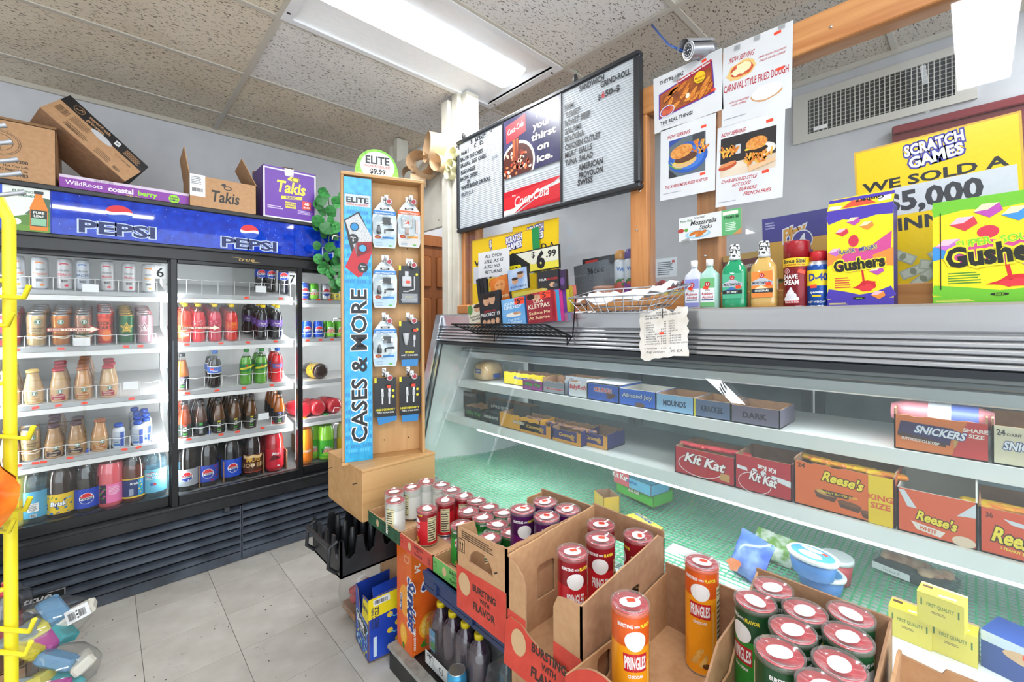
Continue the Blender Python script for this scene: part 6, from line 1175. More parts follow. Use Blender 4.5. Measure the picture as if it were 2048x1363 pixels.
for px, c, c2, lab in ((1241, 'c8882c', 'c8503a', 'air freshener can with an orange cap'), (1261, '4a2a8a', '8a3aa0', 'air freshener can with a purple cap')):
    p = P(px, 590, x=1.58); t = thing('spray_can', lab, 'can', (p.x, p.y, 1.491)); MB().lathe([(.023, 0), (.025, .003), (.025, .15), (.021, .16)], M('d2d6dc', .3), 18).build('can', t); MB().lathe([(.022, .158), (.024, .165), (.023, .185), (.016, .198), (.008, .2)], M(c, .35), 16).build('cap', t)
    a = Art(); a.rect(-40, 0, 80, 60, c2); a.ell(0, 62, 24, 16, '4a7a3a', 0, 12, .3); a.ell(-8, 56, 10, 8, 'd84a4a'); a.ell(10, 66, 8, 7, 'e89ab0'); a.text('Wiz', 0, 108, 16, '2f72c0', 'c', bold=.03); a.cyl('print', t, .0252, .002, .001, a0=radians(220))
# wire basket with crumpled paper
bk = thing('wire_basket', 'shallow chrome wire basket tilted on the steel edge', 'basket', P(1235, 605, x=1.30)); bm_ = M('c3c6cc', .25, .35)
rim = [(-.05, .18, .02), (-.05, -.17, .02), (.09, -.22, .055), (.09, .16, .055)]; bot = [(-.03, .13, -.035), (-.03, -.13, -.035), (.07, -.16, -.01), (.07, .12, -.01)]
MB().tube(rim, .003, bm_, 6, closed=True).build('rim_wire', bk); MB().tube(bot, .0022, bm_, 6, closed=True).build('base_wire', bk)
def lerp(a_, b_, t): return tuple(p + (q - p) * t for p, q in zip(a_, b_))
for s in range(4):
    for k in range(0, 9 if s % 2 == 0 else 4):
        f = k / (9 if s % 2 == 0 else 4); MB().tube([lerp(rim[s], rim[(s + 1) % 4], f), lerp(bot[s], bot[(s + 1) % 4], f)], .0015, bm_, 4).build('wire', bk)
for k in range(1, 9): f = k / 9; MB().tube([lerp(bot[0], bot[1], f), lerp(bot[3], bot[2], f)], .0013, bm_, 4).build('wire', bk)
for f in (.33, .66): MB().tube([lerp(rim[s], bot[s], f) for s in range(4)], .0015, bm_, 4, closed=True).build('wire', bk)
rd = random.Random(3); vs = []; n = 9
for i in range(n):
    for j in range(n): vs.append((-.04 + .13 * i / (n - 1), -.19 + .34 * j / (n - 1), .005 + rd.uniform(-.012, .016) + .035 * (i / (n - 1)) + (.025 if j < 2 else 0)))
p = bk.location; MB().add([(x + p.x, y + p.y, z + p.z) for x, y, z in vs], [(i * n + j, i * n + j + 1, (i + 1) * n + j + 1, (i + 1) * n + j) for i in range(n - 1) for j in range(n - 1)], M('e6e8ec', .5), True).build('paper_sheet', None, label='crumpled white paper lying in the wire basket', cat='paper')
# stained price list hanging on the ribbed edge
a = Art(110, 112); a.text('FOR SALE', 52, 102, 4, '4a4c50', 'c', bold=.02); a.text('FRUITS,VEGETABLE AND CHEESE LIST', 12, 96, 4, '4a4c50', bold=.02, w=84); a.text('ARE BELLOW', 12, 90, 4, '4a4c50', bold=.02)
for i, (t, p_, e_) in enumerate((('1 APPLE', '.99', 'EACH'), ('2 ORANGE', '.99', 'EACH'), ('3 BANANA', '.50', 'EACH'), ('4 LETUCE', '$ 2.49', 'EACH'), ('5 TOMATO', '$ 1.99', 'LB EACH'), ('6 CHEESE AMUR', '$ 6.99', 'LB'), ('7 MONTEREY JACK', '$ 5.99', 'LB 8 OZ 3.99'), ('8 MUENSTER', '$ 6.99', 'LB 8 OZ 3.49'), ('9 MOZZARELLA', '$ 6.99', 'LB 8 OZ 3.49'), ('10 FROZEN JUICE', '$ 3.49', '12 OZ CAN CONC'), ('', '', ''), ('11 POTATOES', '$ 1.99', 'LB'))):
    y = 80 - i * 5.6
    if t: a.text(t, 10, y, 3.6, '54565a', bold=.01); a.text(p_, 62, y, 3.6, '54565a', 'r', bold=.01); a.text(e_, 68, y, 3.6, '54565a', bold=.01)
a.text('Big onion   .99 EA', 14, 10, 5.5, '2a2c34', bold=.0, shear=.3, w=84); a.sticker(46, 52, 11, 6)
pl = ob('price_list', None, label='torn stained price list hanging on the ribbed steel edge', cat='notice'); mtx, w_, h_ = frame_of(P(1281, 715, x=1.262), P(1377, 712, x=1.262), P(1285, 622, x=1.285)); pl.matrix_world = mtx
rd = random.Random(12); pts = []
for i in range(10): pts.append((w_ * i / 10, rd.uniform(-.004, .004) - (.012 if i in (1, 2) else 0)))
for i in range(10): pts.append((w_ + rd.uniform(-.004, .005), h_ * i / 10))
for i in range(10): pts.append((w_ * (1 - i / 10), h_ + rd.uniform(-.004, .004) - (.012 if i in (3,) else 0)))
for i in range(10): pts.append((rd.uniform(-.005, .004), h_ * (1 - i / 10)))
b = MB(); n = len(pts); b.add([(x, 0, z) for x, z in pts] + [(x, .0008, z) for x, z in pts], [tuple(range(n)), tuple(range(2 * n - 1, n - 1, -1))] + [((i + 1) % n, i, n + i, n + (i + 1) % n) for i in range(n)], M2('d2ccc2', 'e2dfda', 14, .6, 4, .35, .6)); b.build('paper', pl); a.plane('print', pl, (0, 0, 0), UC, VC, w_, h_)
MB().tube([(w_ * .5, -.004, h_), (w_ * .5, -.003, h_ - .03)], .0015, BLACK, 5).build('clip', pl)
# ================================================================== inside the deli case
# green plastic mesh liner lying over the case floor: real strands in one woven sheet
def zl(x, y): return .628 + .018 * (.5 + .5 * sin(x * 9 + y * 4)) * (1 if y > .3 else .4) + .05 * max(0, (y - 1.55) / .4) * max(0, (1.5 - x) / .4)
gm1 = M2('4fbf86', '74d6a2', 6, .5, 3)
b = MB()
for k in range(118):
    y = -.35 + k * .0195; pts = [(x, y, zl(x, y)) for x in [1.17 + .06 * i for i in range(13)]]
    for p, q in zip(pts, pts[1:]): b.add([(p[0], p[1] - .0027, p[2]), (q[0], q[1] - .0027, q[2]), (q[0], q[1] + .0027, q[2]), (p[0], p[1] + .0027, p[2])], [(0, 1, 2, 3)], gm1)
for k in range(38):
    x = 1.17 + k * .0195; pts = [(x, y, zl(x, y) + .0012) for y in [-.35 + .115 * i for i in range(21)]]
    for p, q in zip(pts, pts[1:]): b.add([(p[0] - .0027, p[1], p[2]), (p[0] + .0027, p[1], p[2]), (q[0] + .0027, q[1], q[2]), (q[0] - .0027, q[1], q[2])], [(0, 1, 2, 3)], gm1)
b.build('mesh_liner', None, label='green plastic mesh liner spread over the deli case floor', cat='liner', kind='stuff')
MB().box(1.16, 1.40, -.5, .70, .6225, .6455, M2('dfe3e6', 'eaedef', 6, .5)).build('white_tray', None, label='white plastic sheet lying at the front of the deli case floor', cat='sheet')
RG = 'sweet cartons in the deli case'
def cand(label, px0, px1, shelf, fh, d, out, art, inn=None, xin=.012, rz=0, bh=None, h=None, jag=0, closed=False, group=RG, seed=1, sh=None, z=None, x=None):
    x0, zz = (US, LS)[shelf] if shelf is not None else (x, z); x0 = x0 + xin if x is None else x; pym = int(700 + (1.4 - zz) * 500)
    ya, yb = P(px0, pym, x=x0).y, P(px1, pym, x=x0).y
    if art: art.fit = 1
    return carton('candy_carton', label, 'carton', (x0, ya, zz + .001), R90 + rz, ya - yb, d, h or fh, M(out, .4), inn or CARD_IN, art, fh=fh, bh=bh or h or fh, sh=sh or h or fh, group=group, jag=jag, closed=closed, seed=seed)
WI = M('c9c6c0', .6)
def word(bg, t, c, y=.4, h=.3, w=.8, out=None, W_=100, shear=.1, extra=None, rot=0):
    a = Art(W_, 60); 
    if bg: pass
    if extra: extra(a)
    a.text(t, W_ * .5, 60 * y - 2, 60 * h * .8, c, 'c', bold=.035, w=W_ * w, shear=shear, out=out, outw=.06, rot=rot); return a
# upper shelf, far end
t = thing('bread_loaf', 'bagged white bread loaf at the far end of the upper shelf', 'bread', (1.54, 1.83, US[1] + .001)); MB().lathe([(.04, 0), (.055, .012), (.058, .05), (.05, .085), (.02, .10)], M2('e0c090', 'c8985a', 14, .5), 18, sx=1.3, sy=1.0, sq=2).build('loaf', t); MB().lathe([(.043, -.0), (.059, .012), (.062, .05), (.054, .09), (.02, .106)], FILMP, 18, sx=1.3, sy=1.0, sq=2, cap=False).build('bag', t)
a = Art(40, 20); a.rect(0, 0, 40, 20, '2a4aa0'); a.text('WHITE', 20, 7, 7, 'f0e8d8', 'c', bold=.03); a.plane('bag_print', t, (-.076, .02, .04), UD, VC, .045); Art(40, 20).rect(0, 0, 40, 20, '2a4aa0').plane('bag_print', t, (-.02, -.0635, .012), UC, VC, .05)
cand('yellow carton with blue lettering on the upper shelf', 1008, 1095, 0, .062, .10, 'e8cf1c', word(0, 'Butterfinger', '2a3f9a', .55, .25, .5, 'f2f0e0', 140, .2, lambda a: (a.rect(76, 14, 44, 26, 'f0ecd8'), a.small(78, 16, 40, 20, 4, '8a8a7a'))), jag=.003, xin=.07)
cand('small magenta carton in front of the yellow one', 1046, 1086, 0, .044, .08, '9a3a8c', word(0, 'Milky Way', '5ab84a', .5, .4, .8, '3a1a3a', 80, .1), xin=.012)
cand('grey carton with a scalloped cut front', 1086, 1130, 0, .052, .10, '8f959e', word(0, '3 Musketeers', 'c8343c', .35, .22, .85, 'e6e8ea', 90, .15), jag=.005, xin=.014, h=.068)
cand('grey and white carton with blue script at the back', 1130, 1205, 0, .075, .08, '9aa0a8', word(0, '3 Musketeers', '2a4a9a', .6, .25, .7, 'e6e8ea', 120, .15), xin=.075)
cand('white carton with red lettering', 1137, 1175, 0, .062, .10, 'd6d8dc', word(0, 'BabyRuth', 'c8242c', .6, .35, .85, None, 80, .1, lambda a: a.rect(0, 0, 3, 60, '2a3f9a')), xin=.016)
cand('blue carton with a red crunch wordmark', 1175, 1238, 0, .066, .17, '1f52b4', word(0, 'CRUNCH', 'c8202c', .6, .3, .56, 'e6eaf2', 100, .0, lambda a: (a.ell(76, 22, 16, 8, '5a3424', 30), a.ell(70, 34, 12, 6, '6a4030', 30))), xin=.014, inn=WI, h=.07, jag=0)
MB().box(0, .16, 0, .16, 0, .002, M('dfe3ea', .5)).build('carton_lid', None, loc=(1.44, P(1172, 760, x=1.44).y, US[1] + .072), rz=R90, label='white cardboard lid lying over the blue cartons', cat='lid')
cand('blue carton with silver coconut bar lettering', 1238, 1312, 0, .062, .16, '2462c8', word(0, 'Almond Joy', 'b9c3d2', .55, .3, .82, '1a3a7a', 120, .05, lambda a: a.ell(70, 8, 16, 8, '6a4a34')), xin=.014, inn=WI)
cand('pale blue carton behind the wet glass', 1312, 1388, 0, .06, .15, '8ab4d8', word(0, 'MOUNDS', '2a3a5a', .4, .4, .6, None, 120, .0), xin=.014)
cand('blue carton with a yellow edge behind the wet glass', 1388, 1462, 0, .058, .15, '5a6a8a', word(0, 'KRACKEL', '22304a', .4, .4, .6, None, 120, 0, lambda a: a.rect(0, 0, 6, 60, 'd8c83c')), xin=.014)
cand('grey violet carton at the end of the wet glass', 1462, 1560, 0, .055, .15, '6a6478', word(0, 'DARK', '2a2434', .4, .4, .5, None, 120, 0), xin=.014)
# upper shelf, near end
def choc(a): a.poly([(66, 10), (96, 6), (98, 24), (70, 30)], '4a2a18'); a.poly([(66, 16), (80, 14), (80, 30), (66, 30)], 'c89a5a'); a.poly([(64, 2), (100, 2), (100, 60), (80, 60)], 'c83a3a'); a.text('SHARE', 88, 44, 6, 'f4e8e0', 'c', bold=.03); a.text('SIZE', 89, 35, 6, 'f4e8e0', 'c', bold=.03); a.poly([(4, 26), (62, 18), (66, 46), (8, 50)], '3a2a5a'); a.poly([(4, 24), (58, 14), (58, 20), (6, 30)], '4a2a1a'); a.text('BUTTERSCOTCH SCOOP', 30, 17, 4.6, 'f0e8e0', 'c', bold=.03, w=42, rot=-4)
cand('orange caramel bar carton at the near end of the upper shelf', 1788, 1976, 0, .085, .15, 'd8763a', word(0, 'SNICKERS', 'e9ecf2', .55, .26, .54, '2a3f8a', 100, .2, choc, -4), xin=.012, h=.10, jag=.002)
cand('cream carton marked 24 count at the right edge', 1984, 2140, 0, .085, .15, 'd9d0b4', word(0, 'SNICKERS', 'e9ecf2', .45, .26, .7, '2a3f8a', 100, .2, lambda a: (a.text('24', 6, 46, 9, '3a3a3a', bold=.03), a.text('COUNT', 20, 46, 4, '3a3a3a', bold=.03), a.text('ALMOND', 60, 8, 6, '5a4a3a', bold=.03))), xin=.012, h=.10)
t = thing('candy_pouch', 'pink and blue striped pouch lying in the orange carton', 'pouch', (1.50, P(1880, 860, x=1.50).y, US[1] + .085)); MB().lathe([(.02, -.09), (.03, -.06), (.03, .06), (.02, .09)], M('d88a94', .4), 12, Matrix.Rotation(pi / 2, 4, 'X')).build('pouch', t); MB().lathe([(.0305, -.02), (.0305, .02)], M('dfe2ea', .4), 12, Matrix.Rotation(pi / 2, 4, 'X'), cap=False).build('white_band', t); MB().lathe([(.0305, .02), (.0305, .065)], M('6a7ac8', .4), 12, Matrix.Rotation(pi / 2, 4, 'X'), cap=False).build('blue_band', t)
# lower shelf, far end
def hersh(a): a.rect(20, 40, 4, 8, 'b0b4b8')
cand('black and green carton at the far end of the lower shelf', 930, 966, 1, .058, .10, '1f1d1c', word(0, 'Milky Way', '4a8a4a', .35, .4, .8, None, 80, 0), jag=.004, xin=.02)
cand('tall black carton behind, lower shelf', 925, 955, 1, .10, .06, '241a1a', word(0, "HERSHEY'S", '8a8480', .8, .2, .8, None, 80, 0), xin=.13)
cand('dark grey carton with silver lettering, upper one of two', 976, 1026, 1, .092, .06, '3a3c3a', word(0, "HERSHEY'S", 'b9bcb8', .6, .2, .7, None, 90, 0), xin=.10)
cand('second dark grey carton beside the upper one', 1026, 1062, 1, .092, .06, '42453f', word(0, '', '42453f', .5, .2, .5, None, 90, 0), xin=.10)
cand('low dark grey carton in front with silver lettering', 965, 1000, 1, .048, .08, '2f302e', word(0, "HERSHEY'S", 'c3c6c2', .5, .3, .8, None, 80, 0), xin=.018, closed=True)
cand('yellow open carton marked 18 on the lower shelf', 999, 1080, 1, .066, .10, 'e0a01c', word(0, 'SNICKERS', 'e9dcc2', .5, .24, .28, '4a2a1a', 140, .1, lambda a: a.text('18', 80, 30, 12, '4a2a0a', bold=.04)), jag=.003, xin=.012)
def cad(lb, p0, p1, xi): cand(lb, p0, p1, 1, .050, .12, '33286a', word(0, 'Caramello', 'd8a83c', .55, .34, .56, None, 130, .2, lambda a: (a.rect(0, 0, 130, 14, 'd8952c'), a.ell(92, 26, 10, 6, 'c8882c', -30), a.rect(112, 0, 18, 60, 'd8952c'))), jag=.003, xin=xi, h=.06)
cad('purple and orange caramel carton, left one', 1040, 1102, .012); cad('purple and orange caramel carton, right one', 1106, 1162, .012); cad('purple and orange caramel carton, at the back right', 1160, 1215, .05)
# candy bars heaped in the purple cartons
brm = MB().lathe([(.002, -.055), (.010, -.048), (.011, .048), (.002, .055)], M2('33286a', 'd8952c', 40, .35), 8, Matrix.Rotation(pi / 2, 4, 'X'), sx=1, sy=.6).mesh('bar'); rd = random.Random(6)
def bars_in(n, px0, px1, lab, mesh, x0, z, shelfx, gr):
    for i in range(n):
        px = px0 + (px1 - px0) * (i + .5) / n; y = P(px, 850, x=shelfx).y
        o = ob('candy_bar', mesh, None, (shelfx + x0 + rd.uniform(-.01, .012), y, z + rd.uniform(0, .004)), rd.uniform(-.3, .3), label=f'{lab}, {ORDN[i]} from the left', cat='candy bar', group=gr)
ORDN = ['first', 'second', 'third', 'fourth', 'fifth', 'sixth', 'seventh', 'eighth']
bars_in(5, 1048, 1098, 'gold and purple bar in the left caramel carton', brm, .06, LS[1] + .052, LS[0], 'bars in the caramel cartons'); bars_in(4, 1112, 1158, 'gold and purple bar in the right caramel carton', brm, .06, LS[1] + .052, LS[0], 'bars in the caramel cartons')
# lower shelf, near end
RED_ = 'b8202c'
def kk(a): a.ring(44, 26, 38, 24, 1.5, 'e6dcdc'); a.poly([(76, 8), (92, 6), (92, 22), (78, 22)], 'c8985a')
cand('red wafer carton at the left of the near lower shelf', 1350, 1470, 1, .085, .14, RED_, word(0, 'Kit Kat', 'f4eeee', .5, .42, .66, '8c1420', 100, .15, kk, -6), xin=.012, h=.085)
cand('red wafer carton with a cut-away front', 1470, 1584, 1, .10, .15, RED_, word(0, 'Kit Kat', 'f4eeee', .35, .32, .48, '8c1420', 100, .15, lambda a: (a.ring(36, 16, 30, 18, 1.2, 'e6dcdc'), a.poly([(4, 42), (22, 40), (24, 34), (4, 36)], 'dfe2e6'), a.ell(36, 37, 5, 4, 'dfe2e6'), a.ell(52, 36, 5, 4, 'dfe2e6'), a.poly([(66, 36), (98, 32), (98, 22), (64, 30)], 'dfe2e6'), a.text('Kit Kat', 58, 48, 8, 'f4eeee', 'c', bold=.03, rot=176)), -6), xin=.012, h=.10)
def cups(a):
    for x, y in ((34, 16), (58, 10), (80, 4)): a.poly([(x - 12, y + 8), (x + 12, y + 5), (x + 9, y - 2), (x - 9, y)], '5a3420'); a.ell(x, y + 6.5, 12, 3, '7a4a2c', -6)
    a.ell(34, 24, 10, 3, 'c8985a', -6); a.text('24', 4, 52, 6, '5a2a10', bold=.03); a.rect(76, 0, 22, 60, 'e8c41c'); a.text('KING', 87, 30, 7, 'd8602c', 'c', bold=.04); a.text('SIZE', 87, 20, 7, 'd8602c', 'c', bold=.04); a.poly([(30, 28), (62, 28), (56, 22), (36, 22)], '3a2418'); a.text('4 PEANUT BUTTER CUPS', 46, 24, 2.6, 'e8c83c', 'c', bold=.03)
cand('orange peanut butter cup carton with a yellow end stripe', 1588, 1790, 1, .115, .16, 'e06a2c', word(0, "Reese's", 'f0d83c', .68, .26, .4, '4a2410', 100, .2, cups, -6), xin=.014, h=.12, jag=.003)
cand('orange carton with a folded white back flap', 1794, 1955, 1, .10, .16, 'dc5c34', word(0, "Reese's", 'f0d83c', .36, .26, .5, '4a2410', 100, .2, lambda a: (a.poly([(2, 58), (10, 58), (26, 36), (14, 36)], 'cfd4da'), a.poly([(98, 40), (98, 58), (76, 38)], 'cfd4da'), a.poly([(18, 18), (62, 12), (56, 4), (26, 8)], 'e6dcd4'), a.text('WHITE', 40, 8, 5, 'd8602c', 'c', bold=.03, rot=-6), a.ell(84, 6, 14, 7, 'e0c8b0')), -6), xin=.014, h=.10, inn=WI, bh=.165)
cand('orange carton marked 36 at the right edge of the lower shelf', 1958, 2130, 1, .095, .16, 'd8502c', word(0, "Reese's", 'f0d83c', .3, .4, .7, '4a2410', 100, .2, lambda a: (a.text('36', 8, 48, 7, '6a2410', bold=.03), a.poly([(30, 50), (100, 44), (100, 38), (40, 44)], 'cfd4da'), a.text('2 PEANUT BUTTER CUPS', 56, 8, 3.5, 'f0d83c', 'c', bold=.03, w=60, rot=-4)), -6), xin=.014, h=.10)
kb = MB().box(-.012, .012, -.045, .045, 0, .012, M2('b8202c', 'e0505a', 50, .3), bev=.004).mesh('bar'); rb_ = MB().box(-.014, .014, -.04, .04, 0, .011, M2('d8602c', 'e8c41c', 40, .3), bev=.004).mesh('bar')
bars_in(5, 1358, 1465, 'red wrapped wafer bar in the left red carton', kb, .06, LS[1] + .075, LS[0] + .012, 'bars in the red cartons'); bars_in(6, 1600, 1780, 'orange wrapped cup pack in the striped orange carton', rb_, .07, LS[1] + .10, LS[0] + .012, 'packs in the orange cartons'); bars_in(4, 1962, 2045, 'orange wrapped cup pack in the carton marked 36', rb_, .06, LS[1] + .08, LS[0] + .012, 'packs in the orange cartons')
# case floor
FZ_ = .646
def fl(label, name, cat, px, py, w, d, h, out, art, rz=0, closed=True, z=FZ_, group=None):
    p = P(px, py, z=z); return carton(name, label, cat, (p.x, p.y, z), R90 + rz, w, d, h, M(out, .4), CARD_IN, art, closed=closed, group=group)
fl('green wafer carton on the green mesh', 'candy_carton', 'carton', 1233, 982, .20, .12, .052, '5ab83a', word(0, 'Kit Kat', 'f4f6ee', .5, .4, .28, 'b8202c', 200, .1, lambda a: (a.text('24', 118, 30, 12, '2a6a1a', bold=.03), a.ell(76, 30, 12, 6, 'c8dca0')), 0), rz=-.2, z=.65)
fl('pink and blue wafer carton stacked on the green one', 'candy_carton', 'carton', 1228, 962, .20, .11, .045, '6ab0d8', word(0, 'BIRTHDAY CAKE', '2f5fa8', .4, .22, .3, None, 200, .0, lambda a: (a.rect(0, 0, 86, 60, 'e0606a'), a.text('Kit Kat', 36, 24, 22, 'f4f0f0', 'c', bold=.03), [a.ell(96 + 13 * i, 8 + 37 * (i % 2), 2, 2, 'e8d84a', n=6) for i in range(8)]), 0), rz=-.2, z=.7025)
fl('amber opened snack box in front of the green carton', 'snack_box', 'box', 1188, 1016, .085, .07, .075, 'd8a83a', word(0, '', 'd8a83a', .5, .3, .5, None, 100, 0, lambda a: a.ell(70, 20, 14, 14, 'e8c44a')), rz=-.5, closed=False, z=.632)
t = thing('candy_bag', 'yellow crumpled sweets bag on the white sheet', 'bag', P(1285, 1050, z=.66), R90 - .35)
b = MB(); n = 8; rd = random.Random(2); vs = []
for k_, s in ((1, 1), (-1, 0)):
    for i in range(n + 1):
        for j in range(5): e = sin(pi * i / n) ** .4 * sin(pi * j / 4) ** .6; vs.append((-.07 + .14 * i / n, -.035 + .07 * j / 4, .012 + k_ * .012 * e + rd.uniform(-.0015, .0015)))
m_ = (n + 1) * 5; b.add(vs, [(i * 5 + j, (i + 1) * 5 + j, (i + 1) * 5 + j + 1, i * 5 + j + 1) for i in range(n) for j in range(4)] + [(m_ + i * 5 + j + 1, m_ + (i + 1) * 5 + j + 1, m_ + (i + 1) * 5 + j, m_ + i * 5 + j) for i in range(n) for j in range(4)], M2('e8d23c', 'f0e070', 20, .3), True); b.build('bag', t)
a = Art(100, 40); a.text('EATS REAL', 50, 20, 13, '3a4a8a', 'c', bold=.04, out='f0f0e0', outw=.06); a.plane('bag_print', t, (-.05, -.02, .0245), UC, (0, 1, 0), .1)
# salad bag, tubs, packs
def pouch(label, px, py, w, h, mat, rz, tilt, art=None, z=FZ_, name='food_bag'):
    t = thing(name, label, 'bag', P(px, py, z=z), R90 + rz); b = MB(); n = 9; vs = []; rd = random.Random(px)
    for k_ in (1, -1):
        for i in range(n):
            for j in range(n): e = (sin(pi * i / (n - 1)) * sin(pi * j / (n - 1))) ** .5; vs.append((-w / 2 + w * i / (n - 1), (k_ * .028 * e + rd.uniform(-.003, .003)) + tilt * h * j / (n - 1), .002 + h * j / (n - 1)))
    q = n * n; b.add(vs, [(q + i * n + j, q + (i + 1) * n + j, q + (i + 1) * n + j + 1, q + i * n + j + 1) for i in range(n - 1) for j in range(n - 1)] + [(i * n + j + 1, (i + 1) * n + j + 1, (i + 1) * n + j, i * n + j) for i in range(n - 1) for j in range(n - 1)], mat, True); b.build('bag', t)
    if art: art.plane('bag_print', t, (-w * .35, -.034, .02), UC, (0, tilt, 1), w * .7)
    return t
pouch('blue zip bag of orange slices on the case floor', 1486, 1155, .12, .11, M2('4a6ad8', '9ab8ec', 14, .15, 3, .4, .6, c3='e8804a'), -.5, .5, Art(100, 60).ell(40, 25, 30, 20, M2('e8804a', 'f0b08a', 20, .3), 10, 14, .2), name='zip_bag')
pouch('clear salad bag behind the blue zip bag', 1540, 1120, .12, .07, M2('7aa84a', 'e6ece0', 30, .3, 3, .4, .6), -.2, .6, None, name='salad_bag')
for i, (px, py, z, c, lab) in enumerate(((1640, 1178, FZ_, '4a82c8', 'oval blue spread tub standing under the lidded one'), (1625, 1148, FZ_ + .062, '4a82c8', 'oval spread tub with a white and blue lid on top'))):
    t = thing('spread_tub', lab, 'tub', P(px, py, z=z), R90 - .3, 'spread tubs in the deli case'); MB().lathe([(.034, 0), (.037, .004), (.043, .048)], M(c, .35), 24, sx=1.35).build('tub', t); MB().lathe([(.046, .047), (.047, .055), (.044, .058), (.042, .0565)], M('e9ecf0', .35), 24, sx=1.35).build('lid', t)
    a = Art(100, 70); a.ell(50, 35, 48, 32, '4a92d0', n=26); a.ell(50, 26, 26, 14, 'e6ecf2', n=20); a.ell(40, 52, 26, 9, 'dcd8b8', 4, 14, .1); a.sticker(62, 48, 13, 9, -14); a.plane('lid_print', t, (-.056, -.039, .0568), UC, (0, 1, 0), .112)
t = thing('white_tub', 'white and red tub behind the oval spread tubs', 'tub', P(1672, 1160, z=FZ_), R90); MB().lathe([(.034, 0), (.04, .06)], M('c8424a', .4), 20).build('tub', t); MB().lathe([(.043, .06), (.043, .07), (.04, .072)], M('e9ecf0', .35), 20).build('lid', t)
p = P(1745, 1135, z=.634); t = thing('pastry_pack', 'cling-wrapped pastry tray with a handwritten label', 'tray', p, R90 - .25); MB().box(0, .17, 0, .10, 0, .03, M('2a2c30', .4), bev=.006).build('tray', t)
b = MB(); rd = random.Random(5)
for i in range(9): b.ball((.02 + .016 * i, .05 + rd.uniform(-.02, .02), .032), .02, .024, .016, M2('a86a4a', 'd8b08a', 40, .4), 8, jit=.1, seed=i)
b.build('pastry', t); MB().box(-.002, .172, -.002, .102, .0, .05, FILMP, bev=.008).build('cling_film', t); a = Art(100, 22); a.rect(0, 0, 100, 22, 'e9ecee'); a.text('Turkey B', 50, 7, 9, '8a8d94', 'c', bold=0, shear=.3); a.plane('label', t, (.0, -.0025, .004), UC, VC, .09)
# butter boxes
def butter(label, px, py, z, rz, open_=True):
    p = P(px, py, z=z); t = thing('butter_box', label, 'box', (p.x, p.y, z), R90 + rz, 'butter boxes'); MB().box(0, .075, 0, .055, 0, .068, M('e8d24a', .35)).build('carton', t)
    a = Art(75, 68); a.rect(0, 0, 75, 68, 'e6d45a'); a.text('1', 6, 40, 16, '4a7a3a', bold=.01); a.text('FIRST QUALITY', 38, 42, 8, '4a7a3a', 'c', w=44, bold=.01); a.text('1', 68, 36, 16, '4a7a3a', 'r', bold=.01); a.small(24, 28, 26, 6, 2, '8a7a3a'); a.plane('front_print', t, (0, 0, 0), UC, VC, .075)
    a = Art(75, 55); a.rect(0, 0, 75, 55, 'f0d83a'); a.rect(4, 30, 17, 12, '5a3424'); a.text('BUTTER', 30, 28, 12, 'c8b83a', bold=.01, rot=0, w=36); a.poly([(0, 46), (75, 46), (75, 55), (0, 55)], 'c8a88a'); a.rect(34, 10, 28, 7, 'e9ece0', 10); a.plane('top_print', t, (0, 0, .068), UC, (0, 1, 0), .075)
butter('left yellow butter box of the lower two', 1777, 1267, FZ_, -.04); butter('right yellow butter box of the lower two', 1859, 1297, FZ_, -.06); butter('yellow butter box stacked on top of the other two', 1834, 1239, FZ_ + .069, -.10)
t = thing('cream_cheese_box', 'blue boxed food pack at the lower right corner', 'box', P(1962, 1330, z=FZ_), R90 - .3); MB().box(0, .16, 0, .09, 0, .08, M('2a4a9a', .4)).build('carton', t); a = Art(100, 60); a.rect(0, 44, 100, 16, 'c9d6ea'); a.ell(50, 40, 30, 10, 'd8b08a'); a.sticker(38, 40, 18, 8); a.text('NO', 60, 8, 12, 'c9d3ea', bold=.03); a.plane('print', t, (0, 0, 0), UC, VC, .16, .08)
